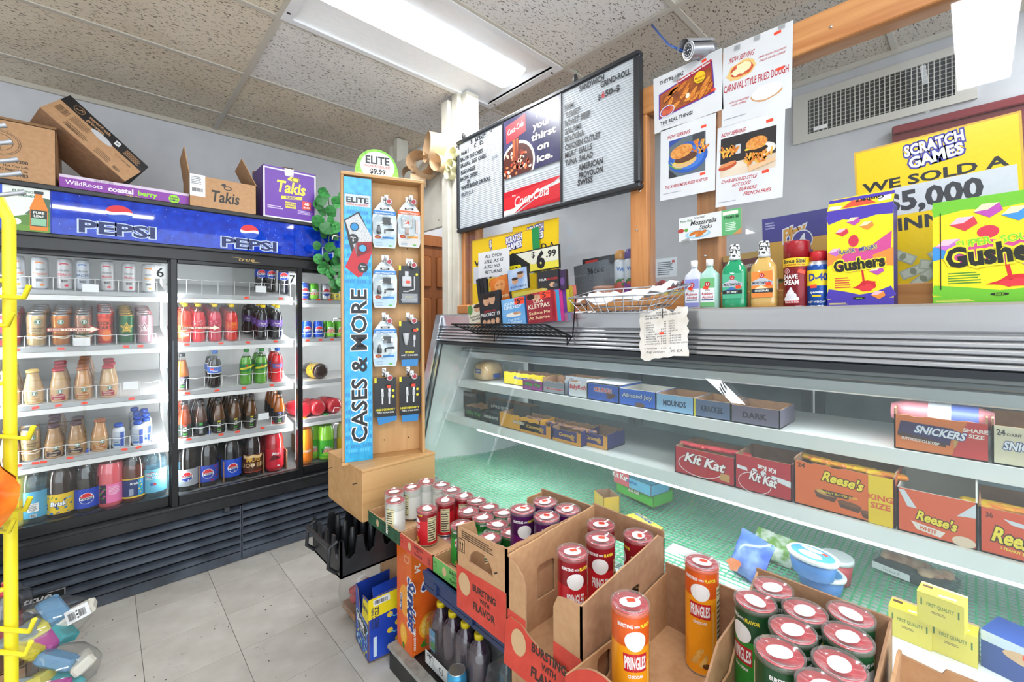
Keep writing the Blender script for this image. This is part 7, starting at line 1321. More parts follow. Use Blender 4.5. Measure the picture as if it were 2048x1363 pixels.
# ================================================================== crisps in their trays and boxes along the ledge
TZ0 = .602
CR, CL, CSH = .036, .240, .122
lidred = M('dc3a4a', .3); rimm = clear('lid_plastic', 'fbf4f4', 1.2, .05, .12, film=.14, hazec='eadfe0')
CRP = {}
def crisp(kind, big):
    """one can of each kind: foil base, printed body, plastic lid"""
    key = (kind, big)
    if key in CRP: return CRP[key]
    h = CL if big else CSH
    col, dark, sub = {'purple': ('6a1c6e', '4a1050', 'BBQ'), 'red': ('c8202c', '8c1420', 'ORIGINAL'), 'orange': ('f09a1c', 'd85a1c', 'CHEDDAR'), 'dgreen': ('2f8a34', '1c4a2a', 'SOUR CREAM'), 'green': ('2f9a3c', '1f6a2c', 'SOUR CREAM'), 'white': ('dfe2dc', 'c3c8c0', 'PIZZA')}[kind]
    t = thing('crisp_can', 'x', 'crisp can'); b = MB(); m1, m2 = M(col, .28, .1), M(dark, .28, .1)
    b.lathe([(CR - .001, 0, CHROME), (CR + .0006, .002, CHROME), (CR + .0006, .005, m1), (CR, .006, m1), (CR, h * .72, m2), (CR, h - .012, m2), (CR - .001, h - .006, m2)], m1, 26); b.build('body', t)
    l = MB(); l.lathe([(CR + .0012, h - .012), (CR + .0022, h - .010), (CR + .0022, h - .001), (CR + .001, h), (CR - .002, h), (CR - .003, h - .0025), (.001, h - .0025)], rimm, 26, cap=False); l.build('lid', t)
    s = MB(); s.lathe([(CR - .0015, h - .0045), (CR - .0015, h - .0035), (.0005, h - .0035)], lidred, 24, cap=False); s.build('seal', t)
    a = Art(70, 70); a.ell(0, 0, .021, .016, M('eceaea', .3), n=22); a.plane('seal_print', t, (0, 0, h - .0024), UC, (0, 1, 0), 70)
    H = h * 1000; a = Art()
    for off in ((0, 113) if big else (0,)):
        k = 1 if big else .72
        a.ell(off, H * .77 if big else H * .68, 21 * k, 19 * k, 'eceaea', n=24); a.text('BURSTING', off - 5 * k, H * .872 if big else H * .86, 7 * k, 'f2eeee', 'r', bold=.035, w=30 * k); a.text('WITH', off - 3 * k, H * .876 if big else H * .863, 4.5 * k, 'f2eeee', bold=.03, w=11 * k); a.text('FLAVOR', off + 10 * k, H * .872 if big else H * .86, 7 * k, 'f0d83c', bold=.04, w=26 * k)
        a.poly([(off - 24 * k, H * .67), (off + 24 * k, H * .67), (off + 22 * k, H * .53), (off - 22 * k, H * .53)] if kind in ('purple', 'orange') else [(off - 23 * k, H * .67), (off + 23 * k, H * .67), (off + 23 * k, H * .53), (off - 23 * k, H * .53)], {'purple': '8c1436', 'orange': 'c0202c', 'red': 'c8202c'}.get(kind, 'b8202c'))
        a.text('PRINGLES', off, H * .555 if big else H * .51, 23 * k if big else 11, 'f4f2f2', 'c', bold=.03, w=42 * k)
        a.text(sub, off, H * .48 if big else H * .42, 6 * k, 'f2ecec' if kind != 'white' else '5a5a5a', 'c', bold=.03, w=30 * k)
        for i in range(5): a.ell(off - 12 * k + 6 * k * i, H * (.12 + .05 * (i % 3)), 11 * k, 5.5 * k, M2('e0a040', 'f0c870', 90, .4), 20 + 14 * i, 12)
        a.ell(off + 14 * k, H * .10, 9 * k, 6 * k, '5a3a1c' if kind != 'green' else '2f7a2c', n=10)
    for off in ((56,) if big else (62,)):
        a.rect(off - 17, H * .12, 34, H * .70, 'd9d2a8'); a.text('Nutrition Facts', off, H * .775, 4.4, '1d1d1a', 'c', bold=.03, w=31); a.text('Datos de Nutricion', off, H * .74 if big else H * .70, 3.6, '1d1d1a', 'c', bold=.03, w=31); a.small(off - 15, H * .14, 30, H * .56, 12 if big else 8, '4a4a40')
        if big: a.rect(off - 30, H * .2, 6, H * .4, {'orange': 'f0b45a', 'red': 'e0763c'}.get(kind, 'e6d8b0'))
    a.cyl('print', t, CR, 0, .001)
    CRP[key] = t; t['used'] = 0; return t
def can(kind, big, x, y, rz, label, group, sticker=False, z=TZ0 + .004):
    p = crisp(kind, big); o = p
    if p['used']: o = dup(p)
    else: p['used'] = 1
    o.location = (x, y, z); o.rotation_euler = (0, 0, rz); o['label'] = label; o['group'] = group
    if sticker:
        h = CL if big else CSH; s_ = ob('price_sticker', STKM, o, (.003, .004, h - .0012)); s_.rotation_euler = (0, 0, random.uniform(-.6, .6) - rz + R90 * .5)
    return o
STKM = MB().box(-.008, .008, -.005, .005, 0, .0006, STICK).mesh('price_sticker')
for k in list(bpy.data.objects):
    pass
# turning the print to the viewer: the can's own front looks to -y; the camera looks along (+x, +y)
FACE = radians(-48)
def row(kind, big, pts, names, group, faces=None, stick=False):
    for i, (x, y) in enumerate(pts): can(kind, big, x, y, FACE + (faces[i] if faces else random.uniform(-.4, .4)), names[i], group, stick and i % 2 == 0)
for q in list(CRP.values()): q.pop('used', None)
row('white', False, ((.80, 1.50), (.835, 1.575), (.910, 1.57), (.985, 1.58), (1.01, 1.505), (1.01, 1.43)), [f'white short crisp can in the dark green tray, {s}' for s in ('nearest the aisle', 'second along the aisle side', 'middle of the back row', 'far corner by the glass', 'against the glass, middle', 'at the glass, right end')], 'short crisp cans', (-2.0, .6, -2.2, 1.9, .3, .8))
row('red', False, ((.845, 1.352), (.935, 1.368), (1.01, 1.352), (1.015, 1.280), (.940, 1.232), (1.015, 1.208)), [f'red short crisp can in the red tray, {s}' for s in ('standing alone at the front', 'second from the front', 'against the glass', 'against the glass, middle', 'beside the green cans', 'against the glass near the green cans')], 'short crisp cans', (-.9, -1.5, -1.6, .5, -2.1, .4))
row('green', False, ((.86, 1.163), (.945, 1.157), (1.02, 1.135), (1.02, 1.062), (.948, 1.085), (.945, 1.013), (.872, 1.035)), [f'green short crisp can in the light green tray, {s}' for s in ('front left corner', 'second in the left row', 'back left corner by the glass', 'back right by the glass', 'centre', 'right row middle', 'right row front')], 'short crisp cans', (0, .6, .3, .5, -.4, .8, -2.0))
row('purple', True, ((.90, .918), (.985, .905), (.915, .835), (.995, .825)), ['purple tall crisp can nearest the aisle in its box', 'purple tall crisp can at the back by the glass', 'purple tall crisp can low beside the carton wall', 'purple tall crisp can in the back right corner'], 'tall crisp cans', (.25, .9, .6, 1.0), True)
row('red', True, ((.82, .665), (.920, .655), (.985, .70), (1.005, .598)), ['red tall crisp can at the front of its box', 'red tall crisp can in the middle of its box', 'red tall crisp can behind the middle one', 'red tall crisp can in the back right corner'], 'tall crisp cans', (.15, -.15, .1, -1.8), True)
row('orange', True, ((.755, .468), (1.0, .432)), ['orange tall crisp can at the front of the near box', 'orange tall crisp can at the back of the near box'], 'tall crisp cans', (.1, -.45), True)
row('dgreen', True, ((.937, .300), (1.01, .290), (.973, .225), (1.025, .163), (.898, .226), (.948, .155), (.822, .226), (.862, .152), (.79, .158)), [f'dark green tall crisp can, {s}' for s in ('left corner of the near box', 'back corner by the glass', 'centre of the back', 'back right corner by the glass', 'second in the left row', 'middle of the right row', 'front of the left row', 'third in the right row', 'lowest at the frame edge')], 'tall crisp cans', (-1.2, .4, .6, -1.3, .5, .5, .1, .8, .4))
for q in CRP.values():
    if 'used' in q: del q['used']
for o in bpy.data.objects:
    if o.name.startswith('crisp_can') and 'used' in o: del o['used']
# printed trays and boxes
def bursting(w, h, y, s, c='241c18'):
    a = Art(w, h); return a
CB = 'd9b48c'
def btray(label, y0, y1, x0, x1, h, col, txtc):
    a = Art((y0 - y1) * 1000, h * 1000); W_ = a.w; a.rect(0, 0, W_, a.h, col); a.ell(W_ * .32, a.h * .5, 11, 14, M('cfae86', .6)); a.text('BURSTING', W_ * .46, a.h * .66, 9, txtc, bold=.04, w=W_ * .26); a.text('WITH', W_ * .52, a.h * .46, 6, txtc, bold=.03); a.text('FLAVOR', W_ * .47, a.h * .18, 9, txtc, bold=.04, w=W_ * .24); a.rect(6, a.h * .4, 13, 16, txtc); a.rect(8, a.h * .42, 9, 12, col); a.small(W_ * .86, a.h * .2, 20, 24, 4, txtc)
    return carton('crisp_tray', label, 'tray', (x0, y0, TZ0 - .002), R90, y0 - y1, x1 - x0, h + .006, M(col, .6), CARD, a, fh=h, sh=h, bh=h + .006, th=.004, group='shallow crisp trays')
btray('dark green cardboard tray of white crisp cans', 1.655, 1.405, .765, 1.075, .048, '2f5a40', '1a2f22'); btray('red cardboard tray of red crisp cans', 1.402, 1.192, .765, 1.075, .048, 'c8483a', '5a1c16'); btray('light green cardboard tray of green crisp cans', 1.189, .992, .765, 1.075, .048, '6ab05a', '244a20')
def up_marks(a, x, y, k=1): a.rect(x, y, 34 * k, 46 * k, '2a2018'); a.rect(x + 3 * k, y + 3 * k, 28 * k, 40 * k, M('c39a72', .7)); [(a.rect(x + (8 + 12 * i) * k, y + 10 * k, 4 * k, 20 * k, '2a2018'), a.poly([(x + (5 + 12 * i) * k, y + 28 * k), (x + (15 + 12 * i) * k, y + 28 * k), (x + (10 + 12 * i) * k, y + 38 * k)], '2a2018')) for i in range(2)]; a.rect(x + 6 * k, y + 6 * k, 22 * k, 2.5 * k, '2a2018')
def wallp(par, nm, pts, o, U, V, th, out, inn=None, holes=None):
    """a cut board panel: outline pts (and one optional hole) in the plane U, V from corner o"""
    U = Vector(U); V = Vector(V); N = U.cross(V); o = Vector(o); inn = inn or CARD_IN
    bm = bmesh.new(); loops = [pts] + ([holes] if holes else []); ed = []
    for lp in loops:
        vs = [bm.verts.new((x, y, 0)) for x, y in lp]; ed += [bm.edges.new((vs[i], vs[(i + 1) % len(vs)])) for i in range(len(vs))]
    bmesh.ops.triangle_fill(bm, use_beauty=True, edges=ed)
    b = MB(); bm.verts.ensure_lookup_table(); bm.verts.index_update(); V2 = [(v.co.x, v.co.y) for v in bm.verts]; Fs = []
    for f in bm.faces:
        ids = [v.index for v in f.verts]; Fs.append(ids if f.normal.z > 0 else ids[::-1])
    bm.free(); f3 = [o + U * x + V * y for x, y in V2]; b3 = [p - N * th for p in f3]
    b.add(f3, Fs, out); b.add(b3, [q[::-1] for q in Fs], inn)
    for lp in loops:
        n = len(lp); a3 = [o + U * x + V * y for x, y in lp]; c3 = [p - N * th for p in a3]; b.add(a3 + c3, [(i, n + i, n + (i + 1) % n, (i + 1) % n) for i in range(n)], inn)
    return b.build(nm, par)
def jagged(x0, y0, x1, y1, n, j, seed):
    rd = random.Random(seed); return [(x0 + (x1 - x0) * i / n + rd.uniform(-j, j) * .3, y0 + (y1 - y0) * i / n + rd.uniform(-j, j)) for i in range(1, n)]
REDP = M2('c03a2c', 'cc4636', 30, .6)
def rounded(x0, x1, y0, y1, r, n=5):
    p = []
    for cx, cy, a0 in ((x1 - r, y0 + r, -90), (x1 - r, y1 - r, 0), (x0 + r, y1 - r, 90), (x0 + r, y0 + r, 180)):
        p += [(cx + r * cos(radians(a0 + 90 * i / n)), cy + r * sin(radians(a0 + 90 * i / n))) for i in range(n + 1)]
    return p
def bigbox(name, label, y0, y1, x0, x1): return thing(name, label, 'carton', (x0, y0, TZ0), R90, 'cut-down crisp boxes')
def burst_art(W_, H_, redh, ex, ey, er, tx, ty, s):
    a = Art(W_, H_); a.ell(ex, ey, er, er * 1.15, M('c9a67e', .6), n=20); a.text('BURSTING', tx, ty, 15 * s, '33201a', bold=.04, w=82 * s); a.text('WITH', tx + 26 * s, ty - 18 * s, 11 * s, '33201a', bold=.03, w=34 * s); a.text('FLAVOR', tx + 2 * s, ty - 42 * s, 17 * s, '33201a', bold=.04, w=78 * s); return a
# box of the purple cans: tall front with a hand hole
w = .205; t = bigbox('crisp_box', 'brown and red box of purple crisp cans with a hand hole', .995, .79, .718, 1.07); d = .352; h = .225
hole = [(.155 - .05 + .05 * cos(radians(a_)) * (1 if 0 < a_ < 180 else 1), .145 + .045 * max(0, sin(radians(a_)))) for a_ in range(0, 181, 20)]
wallp(t, 'front_panel', [(0, 0), (w, 0), (w, h + .012)] + jagged(w, h + .012, .03, h, 9, .0015, 2) + [(.0, h)], (0, 0, 0), UC, VC, .005, CARD, holes=hole)
b = MB(); 
wallp(t, 'red_band', [(0, 0), (w, 0), (w, .128), (0, .118)], (0, -.0008, 0), UC, VC, .0007, REDP)
a = Art(205, 240); a.small(24, 200, 150, 22, 4, '5a4432'); up_marks(a, 10, 160, .8); a.line(46, 214, 54, 200, 3, '2a2018'); a.line(172, 166, 160, 158, 4, '2a2018'); q = burst_art(205, 240, 0, 36, 78, 26, 72, 78, 1.15); q.plane('front_print', t, (0, -.001, 0), UC, VC, .205); a.plane('upper_print', t, (0, -.0002, 0), UC, VC, .205)
wallp(t, 'side_panel', [(0, 0), (d, 0), (d, .235)] + jagged(d, .235, 0, h + .012, 16, .002, 4) + [(0, h + .012)], (w, 0, 0), (0, 1, 0), VC, .005, CARD)
wallp(t, 'side_panel', [(0, 0), (d, 0), (d, h), (.28, h), (.26, .08), (.10, .08), (.06, h - .005), (0, h)], (0, 0, 0), (0, 1, 0), VC, -.004, CARD_IN, CARD)
wallp(t, 'back_panel', [(0, 0), (w, 0), (w, .24), (0, .235)], (0, d - .005, 0), UC, VC, .005, CARD_IN); MB().box(0, w, 0, d, 0, .004, CARD).build('bottom_panel', t)
# box of the red cans: front cut into two tongues with a low red lip
w = .225; t = bigbox('crisp_box', 'red-lipped box of tall red crisp cans with a cut-out front', .785, .56, .718, 1.07); h = .232
wallp(t, 'front_tongue', [(0, 0), (.062, 0), (.062, .16)] + [(.062, .17), (.05, .195), (.03, .21), (0, .222)], (0, 0, 0), UC, VC, .004, CARD); wallp(t, 'front_tongue', [(.148, 0), (w, 0), (w, .205), (.195, .205), (.16, .196), (.148, .17)], (0, 0, 0), UC, VC, .004, CARD)
wallp(t, 'red_band', [(0, 0), (.062, 0), (.062, .095), (0, .095)], (0, -.0008, 0), UC, VC, .0006, REDP); wallp(t, 'red_band', [(.148, 0), (w, 0), (w, .095), (.148, .095)], (0, -.0008, 0), UC, VC, .0006, REDP)
lp = [(0, -.03), (w + .01, -.03), (w + .005, .03)] + jagged(w, .045, .09, .062, 8, .002, 5) + [(.075, .07), (.05, .082), (.012, .082), (0, .07)]
wallp(t, 'front_lip', lp, (0, -.012, 0), UC, Vector((0, .10, 1)).normalized(), .004, REDP)
q = burst_art(225, 120, 0, 46, 40, 25, 88, 44, 1.25); q.plane('lip_print', t, (0, -.0125, 0), UC, Vector((0, .10, 1)), .225)
wallp(t, 'side_panel', [(0, 0), (d, 0), (d, .245)] + jagged(d, .245, 0, .225, 16, .0015, 7) + [(0, .225)], (0, 0, 0), (0, 1, 0), VC, -.005, CARD_IN, CARD, holes=[(.10, .07), (.17, .07), (.17, .15), (.16, .16), (.11, .16), (.10, .15)])
wallp(t, 'side_panel', [(0, 0), (d, 0), (d, .225)] + jagged(d, .245, 0, .205, 12, .001, 8) + [(0, .205)], (w, 0, 0), (0, 1, 0), VC, .004, CARD_IN, CARD, holes=rounded(.16, .23, .10, .16, .012))
a = Art(352, 240); up_marks(a, 112, 150, 1.2); a.plane('side_print', t, (w - .0045, d, 0), (0, -1, 0), VC, .352)
wallp(t, 'back_panel', [(0, 0), (w, 0), (w, .245), (0, .25)], (0, d - .005, 0), UC, VC, .005, CARD_IN, holes=rounded(.07, .15, .07, .17, .02)); MB().box(0, w, 0, d, 0, .004, CARD).build('bottom_panel', t)
# box of the orange cans: arched red front, mostly empty
w = .215; t = bigbox('crisp_box', 'nearly empty box of orange crisp cans with an arched red front', .555, .34, .66, 1.07); d = .41
arc = [(w * i / 12, .045 + .105 * sin(pi * min(1, .12 + i / 12 * .95)) ** .7 * (1 if i < 9 else 1 - (i - 8) * .18)) for i in range(12, -1, -1)]
wallp(t, 'front_panel', [(0, 0), (w, 0)] + arc, (0, 0, 0), UC, VC, .004, CARD); wallp(t, 'red_band', [(0, .09)] + [(x, max(0, y - .045)) for x, y in arc[::-1]] + arc, (0, -.0008, 0), UC, VC, .0006, REDP)
a = Art(215, 150); a.small(16, 64, 24, 24, 5, '4a382a'); a.small(16, 24, 24, 30, 5, '4a382a'); a.plane('front_print', t, (0, -.0002, 0), UC, VC, .215)
wallp(t, 'side_panel', [(0, 0), (d, 0), (d, .14), (.18, .12), (.16, .09), (0, .10)], (0, 0, 0), (0, 1, 0), VC, -.004, CARD_IN, CARD, holes=rounded(.10, .15, .02, .08, .012)); wallp(t, 'side_panel', [(0, 0), (d, 0), (d, .17), (.33, .185), (.2, .175), (.12, .11), (.05, .085), (0, .075)], (w, 0, 0), (0, 1, 0), VC, .004, CARD, CARD_IN, holes=rounded(.28, .35, .07, .13, .02))
wallp(t, 'back_panel', [(0, 0), (w, 0), (w, .17), (0, .165)], (0, d - .005, 0), UC, VC, .005, CARD_IN); MB().box(0, w, 0, d, 0, .004, CARD).build('bottom_panel', t); wallp(t, 'divider', [(0, 0), (.12, 0), (.12, .06), (.05, .075), (0, .09)], (w * .62, .02, .004), (0, 1, 0), VC, .003, CARD)
# box of the dark green cans
w = .23; t = bigbox('crisp_box', 'brown box packed with dark green crisp cans', .338, .108, .70, 1.07); d = .37
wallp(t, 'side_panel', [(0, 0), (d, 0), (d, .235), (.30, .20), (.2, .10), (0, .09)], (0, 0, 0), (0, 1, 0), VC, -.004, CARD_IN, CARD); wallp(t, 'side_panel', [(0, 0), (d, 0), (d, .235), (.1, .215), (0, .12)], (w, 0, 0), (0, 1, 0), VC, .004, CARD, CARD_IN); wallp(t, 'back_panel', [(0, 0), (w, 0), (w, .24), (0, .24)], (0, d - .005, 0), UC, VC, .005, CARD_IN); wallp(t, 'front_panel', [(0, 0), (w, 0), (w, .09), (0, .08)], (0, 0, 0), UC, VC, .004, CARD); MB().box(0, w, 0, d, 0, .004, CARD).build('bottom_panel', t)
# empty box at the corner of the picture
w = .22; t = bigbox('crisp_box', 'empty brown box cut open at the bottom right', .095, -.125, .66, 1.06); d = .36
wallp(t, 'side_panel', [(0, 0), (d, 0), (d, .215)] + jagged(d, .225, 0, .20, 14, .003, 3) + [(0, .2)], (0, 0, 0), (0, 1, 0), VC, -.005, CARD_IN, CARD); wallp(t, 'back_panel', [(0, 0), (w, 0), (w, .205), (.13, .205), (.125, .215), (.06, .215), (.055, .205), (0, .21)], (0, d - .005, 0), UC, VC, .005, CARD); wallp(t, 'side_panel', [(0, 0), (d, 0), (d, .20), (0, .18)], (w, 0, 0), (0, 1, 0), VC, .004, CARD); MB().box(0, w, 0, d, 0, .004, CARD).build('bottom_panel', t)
# ================================================================== crates and packs under the ledge
def crate(name, label, x0, x1, y0, y1, z0, z1, mat, nx, ny):
    t = thing(name, label, 'crate', (x0, y0, z0)); L, D, H = x1 - x0, y1 - y0, z1 - z0
    MB().box(0, L, 0, D, 0, .008, mat).build('base', t)
    def wallc(nm, Ln, M4):
        n = max(2, int(Ln / .075)); pts = [(0, 0), (Ln, 0), (Ln, H * .95)]
        for i in range(n - 1, -1, -1):
            a_, b_ = Ln * i / n, Ln * (i + 1) / n; pts += [(b_ - (b_ - a_) * .14, H * .95), (b_ - (b_ - a_) * .28, H * .5), (a_ + (b_ - a_) * .5, H * .42), (a_ + (b_ - a_) * .28, H * .5), (a_ + (b_ - a_) * .14, H * .95)]
        pts += [(0, H * .95)]; b = MB(); m = len(pts); vs = [(x, 0, z) for x, z in pts] + [(x, .008, z) for x, z in pts]
        b.add(vs, [tuple(range(m)), tuple(range(2 * m - 1, m - 1, -1))] + [((i + 1) % m, i, m + i, m + (i + 1) % m) for i in range(m)], mat, False, M4); b.build(nm, t)
    wallc('long_wall', L, Matrix()); wallc('long_wall', L, Matrix.Translation((0, D - .008, 0))); wallc('end_wall', D, Matrix.Translation((.008, 0, 0)) @ Matrix.Rotation(pi / 2, 4, 'Z')); wallc('end_wall', D, Matrix.Translation((L, 0, 0)) @ Matrix.Rotation(pi / 2, 4, 'Z'))
    pm = MB().lathe([(.013, .008), (.012, H * .7), (.008, H * .98), (.004, H)], mat, 10).mesh('post')
    for i in range(1, nx):
        for j in range(1, ny): ob('post', pm, t, (L * i / nx, D * j / ny, 0))
    for y in (.03, D - .03): MB().tube([(.0, y, H * .9), (-.03, y, H * .8), (-.035, y, H * .3), (-.005, y, H * .1)], .008, mat, 6).build('handle_arm', t)
    MB().tube([(-.03, .03, H * .8), (-.033, D - .03, H * .8)], .009, mat, 6).build('handle_bar', t)
    return t
crate('bottle_crate', 'black plastic bottle crate jutting out beside the plinth', .655, 1.05, 1.66, 1.96, .415, .565, M2('1b1c1f', '26282c', 20, .4), 5, 4)
t = thing('bottle_crate', 'long navy plastic crate carrying the crisp boxes', 'crate', (.75, .20, .540)); nv = M2('16264e', '1e3260', 12, .4)
MB().box(0, .33, 0, 1.02, .0, .014, nv).build('base', t)
for x in (0, .32): MB().box(x, x + .010, 0, 1.02, .014, .058, nv, bev=.002).build('long_wall', t)
for y in (0, 1.01): MB().box(.01, .32, y, y + .010, .014, .058, nv).build('end_wall', t)
MB().box(-.004, 0, .0, 1.02, .044, .059, nv).build('rim', t)
for k in range(6): MB().box(-.006, 0, .04 + k * .18, .055 + k * .18, .01, .044, nv).build('rib', t)
a = Art(100, 20); a.text('PEPSI-COLA', 50, 3, 14, M('22386e', .5), 'c', bold=.02, w=90); a.plane('embossing', t, (-.001, .62, .015), UD, VC, .22)
# stacked drink cases behind carry the crates
a = Art(100, 60)
for i, (y, lab) in enumerate(((.25, 'plain brown drinks case under the near end of the crates'), (.62, 'plain brown drinks case under the middle of the crates'))): carton('drinks_case', lab, 'carton', (1.10 - .21, y + .34, .1025), R90, .33, .03, .43, CARD, CARD_IN, closed=True)
carton('drinks_case', 'plain brown drinks case under the black crate', 'carton', (.95, 1.93, .0), R90, .25, .03, .41, CARD, CARD_IN, closed=True)
# orange soda case standing on end
def drops(a, n, w, h, c, seed):
    rd = random.Random(seed)
    for i in range(n): a.ell(rd.uniform(2, w - 2), rd.uniform(2, h - 2), rd.uniform(.6, 2.2), rd.uniform(.8, 3), c, 20, 7, lay=1)
a = Art(112, 390); a.rect(0, 0, 112, 390, M2('e05a1c', 'ee7424', 6, .35)); drops(a, 60, 112, 390, 'f29a5a', 3); a.ell(60, 190, 40, 60, 'f0a03c', lay=2); a.text('Sunkist', 84, 292, 54, '1f3a8a', bold=.03, rot=-90, shear=.25, w=190, out='eef0f2', outw=.06, lay=3); a.text('Orange', 28, 210, 16, '1f3a8a', bold=.03, rot=-90, out='eef0f2', outw=.05, lay=3); a.ell(50, 58, 28, 42, 'e8941c', lay=3); a.ell(50, 58, 22, 35, 'f4b83c', lay=4); a.ell(50, 58, 3, 4, 'f8dc90', lay=5); a.ell(50, 14, 9, 12, '3a8a2c', 30, 10, .2, lay=4); a.rect(60, 340, 30, 26, 'f0c8a8', lay=3); a.rect(63, 343, 24, 20, 'e06a2c', lay=4)
sk = thing('soda_case', 'orange soda case standing on end under the trays', 'carton', (.862, 1.605, .103), R90); MB().box(0, .115, 0, .265, 0, .392, M('e0601c', .4)).build('carton', sk); a.plane('narrow_print', sk, (0, 0, 0), UC, VC, .115)
a = Art(265, 392); a.rect(0, 0, 265, 392, M2('e05a1c', 'ee7424', 6, .35)); drops(a, 90, 265, 392, 'f29a5a', 4); a.ell(190, 220, 90, 80, 'f0a03c', lay=2); a.text('Sunkist', 40, 240, 70, '1f3a8a', bold=.03, shear=.25, w=215, out='eef0f2', outw=.06, lay=3, rot=-6); a.text('Orange', 110, 180, 30, '1f3a8a', bold=.03, out='eef0f2', outw=.06, lay=3); a.ell(80, 90, 50, 50, 'f0a82c', lay=3); a.ell(80, 90, 40, 40, 'f7cf6a', lay=4)
for i in range(8): a.line(80, 90, 80 + 40 * cos(i * pi / 4), 90 + 40 * sin(i * pi / 4), 3, 'f0a82c', lay=5)
a.ell(56, 30, 20, 12, '3a8a2c', 30, 10, .2, lay=5); a.text('ORANGE SODA', 16, 20, 9, 'f6eee6', bold=.03, rot=90, lay=4); a.text('24', 14, 350, 24, 'f6eee6', bold=.03, lay=4, rot=-90); a.rect(40, 350, 46, 30, 'f0c8a8', lay=3); a.plane('wide_print', sk, (.115, 0, 0), (0, 1, 0), VC, .265)
# torn blue and yellow iced tea case lying before the crate
bc = thing('tea_case', 'torn blue and yellow iced tea case under the black crate', 'carton', (.80, 1.86, .012), R90 - .12); bl2 = M2('1f3fa8', '2a52c0', 8, .35)
wallp(bc, 'front_panel', [(0, 0), (.17, 0), (.17, .25), (.10, .24), (.085, .16), (.06, .14), (.03, .23), (0, .24)], (0, 0, 0), UC, VC, .003, bl2)
wallp(bc, 'side_panel', [(0, 0), (.22, 0), (.22, .27), (.05, .26), (0, .25)], (.17, 0, 0), (0, 1, 0), VC, .003, bl2); wallp(bc, 'back_panel', [(0, 0), (.17, 0), (.17, .27), (0, .26)], (0, .217, 0), UC, VC, .003, CARD_IN); wallp(bc, 'side_panel', [(0, 0), (.22, 0), (.22, .26), (0, .24)], (0, 0, 0), (0, 1, 0), VC, -.003, CARD_IN, bl2); MB().box(0, .17, 0, .22, 0, .003, CARD_IN).build('bottom_panel', bc)
wallp(bc, 'top_flap', [(.02, 0), (.22, 0), (.22, .07), (.03, .05)], (.17, 0, .255), (0, 1, 0), (-.9, 0, .35), .003, bl2)
a = Art(170, 250); a.poly([(86, 150), (170, 150), (170, 240), (104, 232)], 'e8d41c'); a.text('LEMON', 92, 190, 20, '1d2a4a', bold=.04, w=70); a.poly([(2, 128), (16, 148), (150, 134), (166, 120), (140, 92), (152, 66), (40, 72), (20, 96)], '9ad0e8'); a.poly([(8, 126), (20, 142), (146, 130), (156, 120), (132, 94), (144, 70), (44, 76), (26, 98)], '2a2f38'); a.text('Brisk', 22, 104, 28, 'f2f4f6', bold=.04, rot=-4, w=96, shear=.1); a.text('ICED TEA', 60, 82, 11, 'f2f4f6', bold=.04, w=70)
rd = random.Random(9)
for i in range(26): a.ell(rd.uniform(10, 160), rd.uniform(4, 62), rd.uniform(4, 12), rd.uniform(3, 8), rd.choice(('6ac0e0', 'e8d41c', '4aa83a', 'b8e0f0', '1a2f7a')), rd.uniform(0, 90), 8, .2, i, lay=1 + i % 2)
a.plane('front_print', bc, (0, 0, 0), UC, VC, .17)
a = Art(220, 260); a.poly([(0, 170), (220, 190), (220, 264), (0, 252)], 'e8d41c'); a.rect(20, 222, 70, 26, 'dfe6ea', 6); a.bars(26, 226, 56, 16); a.text('REFRESH THEN', 22, 130, 10, '2a3a6a', bold=.04, rot=90, w=84); a.text('RECYCLE', 42, 130, 16, '1d2a4a', bold=.04, rot=90, w=84); a.rect(20, 14, 14, 80, 'c9dcea')
for i in range(8): x, y = 90 + 34 * (i % 3), 30 + 22 * i; a.ell(x, y, 13, 11, 'e8c42c', n=12); a.path([(x, y), (x + 20, y - 14), (x + 44, y - 8)], 4, '6ac0e0'); a.ell(x + 40, y + 12, 10, 6, '4aa83a', 30, 9)
a.plane('side_print', bc, (.17, 0, 0), (0, 1, 0), VC, .22)
# bag of red bottles behind it
rb2 = thing('bottle_bag', 'clear bag of small red bottles beside the torn tea case', 'bag', (.83, 2.06, .01)); bm3 = MB().lathe([(.022, 0), (.024, .004), (.024, .09), (.012, .12), (.012, .135)], M('b8202c', .2, 0, .5, 1), 12).mesh('bottle')
for i, (x, y) in enumerate(((.02, -.06), (.06, -.09), (.07, -.03), (.11, -.06), (.03, -.01))): o = ob('bottle', bm3, rb2, (x, y, .09 + .03 * (i % 2))); o.rotation_euler = (.9, .2 * i, .5)
MB().ball((.07, -.05, .14), .11, .10, .14, FILMP, 12, jit=.08, seed=3).build('plastic_bag', rb2); MB().box(.0, .14, -.12, .02, .02, .05, CARD_IN).build('tray', rb2)
